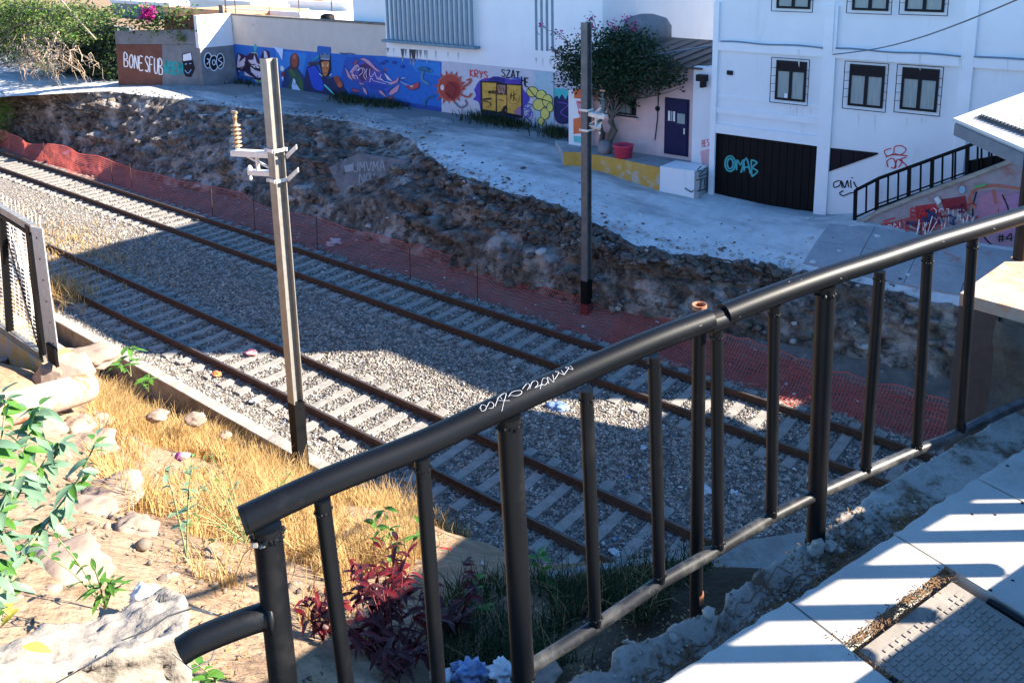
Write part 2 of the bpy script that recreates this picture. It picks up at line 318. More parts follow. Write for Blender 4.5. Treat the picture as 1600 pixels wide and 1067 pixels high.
_mr = _n.nodes.new('ShaderNodeMapRange'); _mr.inputs[1].default_value = .5; _mr.inputs[2].default_value = .85; _n.links.new(_m4.outputs[0], _mr.inputs[0])
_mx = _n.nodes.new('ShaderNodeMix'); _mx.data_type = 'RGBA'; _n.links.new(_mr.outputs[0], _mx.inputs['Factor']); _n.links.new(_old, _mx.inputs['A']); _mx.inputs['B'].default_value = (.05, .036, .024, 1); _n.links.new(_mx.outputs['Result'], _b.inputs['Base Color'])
_n = M['pave'].node_tree; _b = _n.nodes['Principled BSDF']; _tc = _n.nodes.new('ShaderNodeTexCoord'); _mp = _n.nodes.new('ShaderNodeMapping'); _mp.inputs['Rotation'].default_value = (0, 0, .315); _mp.inputs['Scale'].default_value = (3, 260, 3)
_nz = _n.nodes.new('ShaderNodeTexNoise'); _nz.inputs['Scale'].default_value = 1; _nz.inputs['Detail'].default_value = 3; _bp = _n.nodes.new('ShaderNodeBump'); _bp.inputs['Strength'].default_value = .35; _bp.inputs['Distance'].default_value = .004
_n.links.new(_tc.outputs['Object'], _mp.inputs[0]); _n.links.new(_mp.outputs[0], _nz.inputs['Vector']); _n.links.new(_nz.outputs['Fac'], _bp.inputs['Height']); _n.links.new(_bp.outputs[0], _b.inputs['Normal'])
# ================================================================== SETTING: ground, ballast, bank, street
top_px = [(-140, 165, 2.3), (0, 150, 2.9), (60, 147, 3.15), (170, 143, 3.35), (290, 158, 3.25), (430, 176, 3.12), (560, 192, 3.0), (640, 216, 2.95), (700, 268, 2.65), (790, 300, 2.55), (870, 322, 2.4), (935, 350, 2.2), (1000, 385, 2.05), (1100, 402, 1.95), (1250, 422, 1.9), (1400, 455, 1.9), (1500, 482, 1.9), (1640, 530, 1.9)]
TOP = np.array([onz(*q) for q in top_px]); TOP = TOP[np.argsort(TOP[:, 0])]
FOOT = np.array([(-75, 17.5, .1), (-62, 19.3, .15), (-50, 20.0, .15), (-43, 19.5, .15), (-38, 19.4, .1), (-33, 20.0, .1), (-28, 20.1, .1), (-20, 19.5, .15), (-16.7, 19.4, .2), (-14.2, 19.55, .25), (-12.4, 19.5, .45), (-8, 20.3, .35), (-4, 20.9, .3), (2, 21.5, .3)], float)
def topat(x):
    j = fr(float(x), 3, 0, .9, 5)*.2+fr(float(x), 7, 0, 4, 3)*.06 if x > -43 else 0
    return np.interp(x, TOP[:, 0], TOP[:, 1])+j, np.interp(x, TOP[:, 0], TOP[:, 2])+j*.1
def footat(x): return np.interp(x, FOOT[:, 0], FOOT[:, 1]), np.interp(x, FOOT[:, 0], FOOT[:, 2])
def grid(name, xs, ts, fn, m, kind='structure', parent=None, smooth=False):
    V = np.array([fn(x, t) for x in xs for t in ts]); n = len(ts)
    i, j = np.meshgrid(np.arange(len(xs)-1), np.arange(n-1), indexing='ij')
    a = (i*n+j).ravel(); Fc = np.stack([a, a+n, a+n+1, a+1], 1)
    return np_mesh(name, V, Fc, m, parent, kind, smooth=smooth)
# wide ground sheet to the horizon (below everything)
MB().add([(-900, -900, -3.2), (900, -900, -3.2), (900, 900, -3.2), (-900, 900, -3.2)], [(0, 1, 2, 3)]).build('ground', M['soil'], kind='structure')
# near-side hill
hp = [(-60, 9.3, -.4), (-40, 9.3, -.4), (-26, 9.3, -.45), (-22, 9.3, -.8), (-18, 9.3, -.8), (-15, 9.2, -.35), (-13.64, 9.04, -.05), (-11, 9.3, .0), (-9, 9.4, .1), (-6, 10.2, .0), (-3, 11, 0)]
for x, y, D in [(-120, 1060, 3.9), (0, 1060, 4.1), (440, 1060, 4.2), (200, 940, 5.0), (0, 900, 5.4), (100, 860, 6.0), (250, 850, 6.5), (400, 880, 7), (0, 780, 7.5), (150, 780, 8), (300, 780, 10), (100, 700, 9.5), (220, 700, 12), (330, 720, 13.6), (420, 740, 15), (0, 640, 10.2), (100, 600, 11.2), (-200, 700, 9), (-200, 500, 16),
                (560, 850, 8.2), (640, 880, 7.6), (600, 930, 6.3), (560, 1060, 4.5), (700, 1000, 5.2), (740, 930, 5.7), (850, 950, 5.3), (850, 1060, 4.4), (1000, 950, 5.0), (1100, 900, 5.3), (620, 800, 10.5), (700, 850, 9.6)]:
    hp.append(tuple(atd(x, y, D)))
hill = tps(hp)
def hillz(x, y):
    z = hill(x, y)
    return np.clip(z, -1.2, 8.1)
def on_hill(px, py, f=hillz):
    r = ray(px, py); t = 1.0
    while t < 60:
        p = CAMP+r*t
        if p[2] < float(f(p[0], p[1])): break
        t += .05
    return p
hx = np.concatenate([np.arange(-60, -20, .5), np.arange(-20, -9, .25), np.arange(-9, 1.01, .13)]); hy = np.concatenate([np.arange(-3, 9.39, .13), [9.4]])
HX, HY = np.meshgrid(hx, hy, indexing='ij'); HZ = hillz(HX, HY)
HN = np.array([[fr(x, y, 0, .9, 6)*.10+fr(x, y, 3, 4, 3)*.025 for y in hy] for x in hx]); HZ = HZ+HN*np.minimum(1, (9.6-HY))
n_ = len(hy); ii, jj = np.meshgrid(np.arange(len(hx)-1), np.arange(n_-1), indexing='ij'); a_ = (ii*n_+jj).ravel()
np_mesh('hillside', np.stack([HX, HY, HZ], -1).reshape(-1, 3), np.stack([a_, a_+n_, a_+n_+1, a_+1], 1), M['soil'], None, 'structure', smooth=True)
# ballast bed
def toff(x): return .10*math.exp(-((x+15)/8.5)**2)-.03
YN, YF, HG = 11.56, 16.775, .7525
def bal_z(x, y):
    z = -.215
    z += .07*math.exp(-((y-14.15)/.9)**2)
    if y < 10.2: z += (10.2-y)/.55*.14
    if y > 18: z -= min(.06, (y-18)*.15)
    return z+fr(x, y, 0, .7, 4)*.022+fr(x, y, 9, 5, 2)*.008
grid('ballast_bed', np.concatenate([np.arange(-90, -40, .8), np.arange(-40, 8.1, .2)]), np.arange(9.62, 18.41, .2), lambda x, y: (x, y, bal_z(x, y)), M['ballast'], smooth=True)
def dirt_z(x, y):
    yf, zf = footat(x); t = np.clip((y-18.2)/(yf+.5-18.2), 0, 1)
    return -.30+(zf+.34)*t**1.3+fr(x, y, 4, 1.1, 4)*.05*min(1, (y-18)*1.5)
grid('dirt_verge', np.concatenate([np.arange(-90, -40, .8), np.arange(-40, 8.1, .25)]), np.linspace(18.2, 21.6, 22), lambda x, y: (x, y, dirt_z(x, y)), M['dirt'], smooth=True)
# rock bank
bank = thing('rock_bank', 'rocky earth bank between the railway and the upper street', 'bank', (-25, 20, 0)); del bank['category']; del bank['label']; bank['kind'] = 'structure'
def rocky(x, t): return min(1, max(0, .5+1.5*fr(x*.8, t*3.2, 11, .33, 4)+.25*(x > -22)))
def bank_pt(x, t, disp=True):
    yt, zt = topat(x); yf, zf = footat(x); yf -= .12*(1-t); yt = max(yt, yf+.25)
    y = yf+(yt-yf)*t; z = zf-.25*(1-t)**6+(zt-zf)*(t**.72)
    if disp:
        e = min(1, t*5)*min(1, (1-t)*6)
        p = Vector((x*.55, y*.5, z*.75))
        d, pts = noise.voronoi(p*1.3+Vector((fr(x, y, z, .8, 3)*.4,)*3)); cell = min(.55, d[1]-d[0])
        d2, _ = noise.voronoi(p*3.6); cell2 = min(.5, d2[1]-d2[0])
        k = fr(x, y, z, .38, 6)*.5+(cell-.25)*1.1+(cell2-.2)*.5+fr(x, y, z, 3, 3)*.12+abs(fr(x*.4, y, z*1.6, .9, 3))*.35
        zz_ = z*1.25+fr(x*.5, y, z, .8, 3)*.6; k += (.5-(zz_-math.floor(zz_)))*.34; k *= (.3+.7*min(1, (zt-zf)/2.6))*(.38+.62*rocky(x, t))
        y -= k*1.05*e; z += k*.5*e
    return (x, y, z)
grid('rock_face', np.concatenate([np.arange(-80, -45, .3), np.arange(-45, 2.1, .1)]), np.linspace(0, 1, 40), bank_pt, M['rock'], kind=None, parent=bank)
# loose rubble on the bank (uncountable)
P_, R_ = [], []
for k in range(3600):
    x = random.uniform(-56, -5); t = random.betavariate(1.6, 1.1) if random.random() < .75 else random.uniform(0, .12)
    if fr(x, t*6, 2, .25, 3) < -.12 and random.random() < .8: continue
    q = bank_pt(x, t); P_.append(q); R_.append(min(.2, .02+random.expovariate(24)))
for k in range(330):
    x = random.uniform(-48, -6); t = random.uniform(.05, .85); q = bank_pt(x, t); P_.append((q[0], q[1]+.08, q[2]-.05)); R_.append(random.uniform(.12, .34)*(.6 if x > -20 else 1)) if rocky(x, t) > .45 else P_.pop()
V, Fc = rocks_np(P_, R_, rough=.5, flat=.6); mi = np.repeat((rng.random(len(P_)) < .3).astype(int)+ (rng.random(len(P_)) < .12).astype(int), 20)
np_mesh('rubble', V, Fc, [M['rock'], M['rock_brown'], M['rock_pale']], bank, 'stuff', midx=mi)
# masonry stones that show one by one
stone_me = []
for k in range(7):
    mb = MB(); mb.rock((0, 0, 0), 1, seed=k+50, rough=.36); me = bpy.data.meshes.new('stone'); me.from_pydata(mb.v, [], mb.f); me.materials.append(M['rock_brown'] if k % 3 else M['rock']); stone_me.append(me)
def stone(p, r, par, mm=None, fl=.7):
    return link('stone', mm or random.choice(stone_me), par, p, (random.uniform(-.4, .4), random.uniform(-.4, .4), random.uniform(0, 6.3)), (r*random.uniform(.85, 1.3), r*random.uniform(.7, 1), r*fl*random.uniform(.8, 1.15)))
for k in range(85):                                            # dark cobbles along the upper edge
    x = np.interp(k/84, [0, .25, 1], [-24.5, -19.5, -6.5])+random.uniform(-.1, .1); q = bank_pt(x, .985, False)
    stone((q[0], q[1]-.1+random.uniform(-.15, .1), q[2]-random.uniform(-.03, .14)), random.uniform(.1, .2), bank)
cnt = 0
for row in range(9):                                           # masonry face
    x = -19.6+random.uniform(0, .3)
    while x < -8.2 and cnt < 205:
        t = .93-row*.075-max(0, (-17.5-x))*.03
        if t > .42 and not (x > -12.5 and row > 4):
            q = bank_pt(x, t); stone((q[0], q[1]-.03, q[2]), random.uniform(.1, .165), bank, fl=.55); cnt += 1
        x += random.uniform(.27, .42)
# street sheet
sp = [tuple(q) for q in TOP]
for x, y, z in [(-70, 24, 3.4), (-60, 23, 3.4), (-50, 24, 3.5), (-48, 22.1, 3.48), (-46, 23.4, 3.48), (-44, 25, 3.48), (-44.9, 26.8, 3.4), (-36, 26.8, 3.5), (-30, 26.8, 3.5), (-25, 26.8, 3.5), (-20, 26.7, 3.3), (-17, 24.6, 2.85), (-14.2, 24.3, 2.6), (-12.6, 24.8, 2.52), (-9.1, 24.8, 2.52), (-8.5, 24.8, 2.55), (-7.3, 23.7, 2.83), (-3, 23.6, 2.85), (3, 23.6, 2.9), (-60, 30, 3.4), (-30, 30, 3.5), (-10, 30, 2.5), (3, 30, 2.8)]:
    sp.append((x, y, z))
streetf = tps(sp)
def street_pt(x, t):
    yt, zt = topat(x); y = yt+(27.3-yt)*t
    return (x, y, float(streetf(x, y))+fr(x, y, 2, .6, 4)*.03*min(1, t*12)-(0 if t > 0 else .06))
grid('street', np.concatenate([np.arange(-80, -45, 1.), np.arange(-45, 6.1, .3)]), np.linspace(0, 1, 40), street_pt, M['street'], smooth=True)
def sz(x, y): return float(streetf(x, y))
P_, R_ = [], []
for k in range(2000):
    x = random.uniform(-46, -5); yt, zt = topat(x); y = yt+abs(random.gauss(0, .5))*(1.6 if -28 < x < -10 else .8)+random.choice([0]*9+[random.uniform(0, 3)])
    if y < 26: P_.append((x, y, sz(x, y)+.01)); R_.append(min(.09, .01+random.expovariate(40)))
V, Fc = rocks_np(P_, R_, rough=.4, flat=.6); np_mesh('street_rubble', V, Fc, [M['rock_pale'], M['street'], M['rock_brown']], None, 'stuff', midx=np.repeat(rng.choice(3, len(P_), p=[.45, .35, .2]), 20))
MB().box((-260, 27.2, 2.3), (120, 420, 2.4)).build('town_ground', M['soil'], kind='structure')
# ================================================================== RAILWAY
def track(lbl, yc, xs0, xs1, x_ref, pitch, curve):
    rt = thing('railway_track', lbl, 'railway track', ((xs0+xs1)/2, yc, -.2))
    off = toff if curve else (lambda x: 0.0)
    prof = [(-.07, -.165), (.07, -.165), (.07, -.15), (.012, -.135), (.012, -.045), (.035, -.035), (.035, -.004), (.028, 0), (-.028, 0), (-.035, -.004), (-.035, -.035), (-.012, -.045), (-.012, -.135), (-.07, -.15)]
    xs = np.arange(xs0, xs1+.01, 1.5)
    for s in (-1, 1):
        mb = MB(); n = len(prof); vs = []; 
        for x in xs: vs += [(x, yc+s*HG+off(x)+a, b) for a, b in prof]
        for i in range(len(xs)-1):
            for k in range(n):
                k2 = (k+1) % n
                mb_f = (i*n+k, i*n+k2, (i+1)*n+k2, (i+1)*n+k)
                mb.f.append(mb_f[::-1]); mb.m.append(1 if k in (6, 7, 8) else 0); mb.sm.append(False)
        mb.v = vs; mb.build('rail', [M['rust'], M['railhead']], rt)
    # one sleeper mesh shared by all
    mb = MB(); sec = [(-1.27, -.16), (-.62, -.165), (-.3, -.185), (.3, -.185), (.62, -.165), (1.27, -.16)]
    for (y0, z0), (y1, z1) in zip(sec, sec[1:]):
        for hw0, hw1, zz in ((.145, .115, 0),):
            mb.hexa([(-.145, y0, -.36), (.145, y0, -.36), (.145, y1, -.36), (-.145, y1, -.36)], [(-.115, y0, z0), (.115, y0, z0), (.115, y1, z1), (-.115, y1, z1)])
    for s in (-1, 1):
        for d in (-.1, .1):
            mb.box((-.05, s*HG+d-.03, -.165), (.05, s*HG+d+.03, -.125), 1)
    me = bpy.data.meshes.new('sleeper'); me.from_pydata(mb.v, [], mb.f); me.materials.append(M['sleeper']); me.materials.append(M['rust']); me.polygons.foreach_set('material_index', mb.m)
    k0 = math.ceil((xs0-x_ref)/pitch); xl = []
    for k in range(k0, int((xs1-x_ref)/pitch)+1):
        x = x_ref+k*pitch+random.uniform(-.015, .015); xl.append(x)
        link('sleeper', me, rt, (x, yc+off(x)+random.uniform(-.03, .03), random.uniform(-.012, .008)), (0, 0, random.uniform(-.012, .012)))
    return rt, xl
t1, sx1 = track('nearer railway track beside the low concrete wall, partly in shade', YN, -45, 4.5, -14.71, .68, True)
t2, sx2 = track('farther railway track beside the orange safety net', YF, -95, 6, -15.46, .635, False)
# ballast stones
N = 150000
x = -np.exp(rng.uniform(np.log(2.2), np.log(44), N)); y = rng.uniform(9.66, 18.5, N)
px = proj(np.stack([x, y, np.full(N, -.2)], 1)); ok = (px[:, 0] > -20) & (px[:, 0] < 1540) & (px[:, 1] < 1000)
s1 = np.array(sx1); s2 = np.array(sx2)
def on_sleeper(x, y, sx, yc):
    i = np.clip(np.searchsorted(sx, x), 1, len(sx)-1); d = np.minimum(abs(x-sx[i-1]), abs(x-sx[i])); return (d < .135) & (abs(y-yc) < 1.3)
keep = rng.random(N)
o1 = on_sleeper(x, y, s1, YN); o2 = on_sleeper(x, y, s2, YF)
ok &= ~(o1 & (keep > .16)) & ~(o2 & (keep > .05))
for yc in (YN, YF):
    for s in (-1, 1): ok &= abs(y-(yc+s*HG)) > .09
ok &= keep < np.clip(1.25-(-x-8)/40, .3, 1)
x, y = x[ok], y[ok]
z = np.array([bal_z(a, b) for a, b in zip(x, y)])
r = rng.uniform(.013, .027, len(x))*np.where(rng.random(len(x)) < .06, 1.5, 1)*(1+(-x)/60)
V, Fc = rocks_np(np.stack([x, y, z+r*.25], 1), r, rough=.34, flat=.75)
M['stone_bal_d'] = mat('ballast_stone_dark', (.10, .095, .09), (.2, .185, .17), vor=9, rough=.95, spec=.15)
M['stone_bal_l'] = mat('ballast_stone_pale', (.34, .32, .29), (.46, .44, .4), vor=9, rough=.95, spec=.15)
cl = rng.random(len(x)); st_ = .28+.3*((abs(y-YN) < .62) | (abs(y-YF) < .62)); mi = np.repeat(np.where(cl < st_, 1, np.where(cl > .86, 2, 0)), 20)
np_mesh('ballast_stones', V, Fc, [M['stone_bal'], M['stone_bal_d'], M['stone_bal_l']], None, 'stuff', midx=mi)
# low concrete wall along the near track
wl = thing('retaining_wall', 'low concrete retaining wall between the dry grass and the near track', 'wall', (-18, 9.52, -.9))
xs = [-27.5]
while xs[-1] < -8.9: xs.append(xs[-1]+2.45)
for i in range(len(xs)-1):
    a, b = xs[i]+.008, min(xs[i+1], -8.7)-.008
    mb = MB(); n = 9; zt = [-.02+random.uniform(-.02, .015) for _ in range(n)]
    for k in range(n-1):
        u0, u1 = a+(b-a)*k/(n-1), a+(b-a)*(k+1)/(n-1); j0, j1 = random.uniform(-.02, .02), random.uniform(-.02, .02)
        mb.hexa([(u0, 9.40, -1.8), (u1, 9.40, -1.8), (u1, 9.64, -1.8), (u0, 9.64, -1.8)], [(u0, 9.41, zt[k]), (u1, 9.41, zt[k+1]), (u1, 9.64, zt[k+1]), (u0, 9.64, zt[k])])
    mb.build('wall_panel', M['concrete_dark'] if i % 3 == 1 else M['concrete_dark'], wl)
    cp = MB(); cp.hexa([(a, 9.385, -.0), (b, 9.385, -.0), (b, 9.655, -.0), (a, 9.655, -.0)], [(a, 9.39, .035), (b, 9.39, .035), (b, 9.65, .035), (a, 9.65, .035)]); cp.build('wall_cap', M['concrete'], wl)
# ================================================================== CATENARY POLES
def mast(base, H, lbl, group, dark):
    X0, Y0 = base[0], base[1]
    r = thing('catenary_pole', lbl, 'pole', (X0, Y0, base[2]-.4), group)
    hw, hd, tf = .105, .115, .018                          # width along the track, depth across, flange thickness
    mb = MB(); z0, z1 = base[2]-.4, base[2]+H
    mb.box((X0-hw, Y0-hd, z0), (X0+hw, Y0-hd+tf, z1)); mb.box((X0-hw, Y0+hd-tf, z0), (X0+hw, Y0+hd, z1))
    mb.box((X0-.008, Y0-hd+tf, z0), (X0+.008, Y0+hd-tf, z1-.002))
    mb.build('mast', M['galv'] if X0 > -13.7 else mat('dark_galvanised_steel', (.10, .10, .105), (.17, .17, .175), scale=4, rough=.55, metal=.2, c3=(.07, .065, .06), s3=1.5, t3=(.5, .7), s3stretch=(3, 3, .3)), r)
    mb = MB(); mb.box((X0-hw-.012, Y0-hd-.012, z0), (X0+hw+.012, Y0+hd+.012, z0+(2.0 if dark else 1.25))); mb.build('base_wrap', M['black_flat'], r) if dark == 2 else None
    return r
PB1 = (-13.64, 9.04, 0); PB2 = (-13.72, 19.14, 0)
# the poles carry a short two-armed bracket with a porcelain stack
def bracket(r, base, zb, armX, armY, ins):
    X0, Y0 = base[0], base[1]; hw, hd = .105, .115; T = M['galv_white']
    d = Vector((armX, armY, 0)); L_ = d.length; d.normalize(); s = Vector((-d.y, d.x, 0))
    c = Vector((X0, Y0, zb))
    def clamp(z):
        mb = MB()
        for sx in (-1, 1):
            mb.box((X0+sx*(hw+.014)-.012, Y0-hd-.05, z-.03), (X0+sx*(hw+.014)+.012, Y0+hd+.05, z+.03))
        for sy in (-1, 1): mb.box((X0-hw-.05, Y0+sy*(hd+.012)-.012, z-.032), (X0+hw+.05, Y0+sy*(hd+.012)+.012, z+.032))
        mb.build('clamp', T, r)
    clamp(zb+.42); clamp(zb-.16)
    st = c+d*.1
    mb = MB(); mb.bar(st+Vector((0, 0, .36)), st+d*L_+Vector((0, 0, .3)), .17, .025); mb.bar(st+s*.085+Vector((0, 0, .31)), st+s*.085+d*L_+Vector((0, 0, .25)), .02, .1); mb.bar(st-s*.085+Vector((0, 0, .31)), st-s*.085+d*L_+Vector((0, 0, .25)), .02, .1); mb.build('upper_arm', T, r)
    mb = MB(); mb.bar(st+Vector((0, 0, -.02)), st+d*L_*.62+Vector((0, 0, -.06)), .12, .025); mb.bar(st+s*.06+Vector((0, 0, -.06)), st+s*.06+d*L_*.62+Vector((0, 0, -.1)), .018, .08); mb.build('lower_arm', T, r)
    mb = MB(); mb.bar(st+d*L_*.4+Vector((0, 0, -.05)), st+d*L_*.4+Vector((0, 0, .3)), .05, .05); mb.bar(st+Vector((0, 0, .02)), st+d*L_*.75+Vector((0, 0, .24)), .05, .03); mb.build('strut', T, r)
    mb = MB(); e = st+d*L_*.62+Vector((0, 0, -.1)); mb.lathe([(.035, -.05), (.05, -.02), (.05, .03), (.02, .08)], e+Vector((0, 0, .06))); mb.lathe([(.02, 0), (.035, .04), (.02, .09)], e+Vector((0, 0, -.16))); mb.build('arm_end_bolt', T, r)
    # ears behind the mast
    mb = MB()
    for z in (zb+.42, zb-.02): mb.prism([(X0+hw+.02, Y0+hd, z-.1), (X0+hw+.3, Y0+hd+.05, z+.12), (X0+hw+.3, Y0+hd+.05, z+.03), (X0+hw+.05, Y0+hd, z-.18)], (0, .02, 0))
    mb.build('gusset', T, r)
    b = st+d*(L_-.1)+Vector((0, 0, .31)); rk_ = .72 if ins > .65 else .5
    q = MB(); q.lathe([(.035, 0), (.04, .05), (.03, .06)], b); q.build('insulator_base', T, r)
    stk = MB(); prof = []; n = 6
    for k in range(n):
        z = .06+k*.115*ins; prof += [(.05*rk_, z), (.125*rk_, z+.012), (.13*rk_, z+.03), (.055*rk_, z+.075*ins)]
    top = .06+n*.115*ins; prof += [(.045*rk_, top), (.045*rk_, top+.1*ins), (.06*rk_, top+.11*ins), (.06*rk_, top+.2*ins), (.03*rk_, top+.22*ins)]
    stk.lathe(prof, b, 16); o = stk.build('insulator', M['insul'] if ins > .65 else mat('grey_green_porcelain', (.10, .13, .13), (.16, .2, .2), rough=.3, spec=.5), r)
    cp = MB(); cp.bar(b+Vector((-.08, 0, top+.2)), b+Vector((.08, 0, top+.2)), .04, .05); cp.build('insulator_cap', M['insul'], o)
m1 = mast(PB1, 8.58, 'nearer steel mast rising from dry grass by the low wall, tan insulator on its arm', 'catenary masts of the railway', 1)
m2 = mast(PB2, 8.58, 'grey steel mast standing in the red netting at the foot of the rock bank', 'catenary masts of the railway', 1)
bracket(m1, PB1, 6.45, -.98, -.18, .7); bracket(m2, PB2, 5.7, .5, .08, .62)
mb = MB(); mb.box((PB2[0]-.12, PB2[1]-.13, -.35), (PB2[0]+.12, PB2[1]+.13, 1.0)); mb.build('dark_sleeve', M['black_flat'], m2)
mb = MB(); mb.box((PB2[0]-.124, PB2[1]-.134, -.36), (PB2[0]+.124, PB2[1]+.134, .28)); mb.build('red_sleeve', mat('dull_red_paint', (.12, .015, .02), (.2, .03, .03), rough=.8), m2)
mb = MB(); mb.box((PB1[0]-.108, PB1[1]-.118, -.35), (PB1[0]+.108, PB1[1]+.118, 1.7)); mb.build('black_foot', M['black_flat'], m1)  # black box around the lower part of the nearer mast
# ================================================================== ORANGE NET
def net_curve(x):
    """cross-section of the net at x: list of (y, z) from lower to upper edge"""
    u = np.interp(x, [-60, -46, -39, -33, -26, -8, 0], [0, .05, .35, .7, .95, 1, 1])     # 0 upright, 1 lying on the ground
    yb = 17.95+.10*math.sin(x*.9)+.06*math.sin(x*2.3); zb = -.22
    sag = .1*math.sin(x*1.3)+.16*math.sin(x*.55+1)
    h = np.interp(x, [-60, -44, -36, -30, -22, -10, 0], [1.0, 1.05, 1.15, 1.25, 1.2, 1.15, 1.15])
    yt = yb+.25+u*1.35+sag*.4; zt = zb+h*(1-u)+u*.5+sag*.6*(1-u*.6)
    pts = []
    for k in range(15):
        t = k/14; s = math.sin(math.pi*t)
        y = yb+(yt-yb)*t+.10*s*fr(x, t*2, 0, .9, 3); z = zb+(zt-zb)*t-u*.22*s+.12*fr(x, t*3, 5, 1.2, 4)*u
        if u > .3: z = max(z, dirt_z(x, max(18.2, y))+.02)
        pts.append((y, z))
    return pts
xs = np.arange(-62, -2.9, .085); G = np.array([[(x, y, z) for y, z in net_curve(x)] for x in xs])
nx, nt_ = G.shape[:2]; Vn, Fn = [], []
for k in range(nt_):                                           # long strands
    w_ = .010 if 0 < k < nt_-1 else .022
    a = G[:, k].copy(); b = a.copy(); w_ = w_*np.interp(a[:, 0], [-42, -34], [2.2, 1.35]); a[:, 2] -= w_/2; b[:, 2] += w_/2; a[:, 1] -= .002; b[:, 1] += w_*.5
    base = sum(len(v) for v in Vn); Vn += [a, b]; i = np.arange(nx-1); Fn.append(np.stack([base+i, base+i+1, base+nx+i+1, base+nx+i], 1))
for i in range(nx):                                            # short strands
    a = G[i].copy(); b = a.copy(); ww_ = float(np.interp(G[i][0][0], [-42, -34], [.014, .009])); a[:, 0] -= ww_; b[:, 0] += ww_
    base = sum(len(v) for v in Vn) if i == 0 else base+2*nt_
    if i == 0: base = sum(len(v) for v in Vn)
    Vn += [a, b]; k = np.arange(nt_-1); Fn.append(np.stack([base+k, base+nt_+k, base+nt_+k+1, base+k+1], 1))
nett = thing('safety_net', 'long orange plastic safety net sagging along the foot of the rock bank', 'safety net', (-32, 18.2, -.2))
np_mesh('netting', np.concatenate(Vn), np.concatenate(Fn), M['net'], nett, 'stuff')
# second heap of netting on the ground at the right
hp2 = []
xs = np.arange(-12.5, -3.2, .08); G = np.array([[(x, 18.35+t*1.25+.12*math.sin(x*1.7+t*3), dirt_z(x, 18.35+t*1.25)+.03+.16*abs(fr(x, t*2, 8, 1.6, 4))+.12*math.sin(math.pi*t)**2) for t in np.linspace(0, 1, 16)] for x in xs])
Vn, Fn = [], []; nx, nt_ = G.shape[:2]; base = 0
for k in range(nt_):
    a = G[:, k].copy(); b = a.copy(); a[:, 1] -= .008; b[:, 1] += .008; Vn += [a, b]; i = np.arange(nx-1); Fn.append(np.stack([base+i, base+i+1, base+nx+i+1, base+nx+i], 1)); base += 2*nx
for i in range(nx):
    a = G[i].copy(); b = a.copy(); a[:, 0] -= .008; b[:, 0] += .008; Vn += [a, b]; k = np.arange(nt_-1); Fn.append(np.stack([base+k, base+nt_+k, base+nt_+k+1, base+k+1], 1)); base += 2*nt_
np_mesh('fallen_net', np.concatenate(Vn), np.concatenate(Fn), M['net'], None)
setp(bpy.data.objects['fallen_net'], 'crumpled red netting lying in a heap behind the right half of the handrail', 'safety net')
# thin rods holding the net
rods = [(38, 262), (94, 256), (176, 290), (219, 297), (325, 342), (396, 362), (510, 388), (640, 440), (757, 468)]
for k, (a, b) in enumerate(rods):
    p = onz(a, b, -.25); h = 1.35 if k in (3, 4, 5, 6, 8) else 1.15
    mb = MB(); mb.tube([(p[0], 18.12, -.5), (p[0]+random.uniform(-.04, .04), 18.16, -.25+h)], .016, 6)
    o = mb.build('net_rod', M['rust']); setp(o, 'thin rusty rod propping up the orange net, '+('leftmost', 'second from the left', 'third from the left', 'fourth from the left', 'just left of the nearer mast', 'partly behind the nearer mast', 'first right of the nearer mast', 'second right of the nearer mast', 'nearest the farther mast')[k]+' ', 'rod', 'thin rods of the orange net')
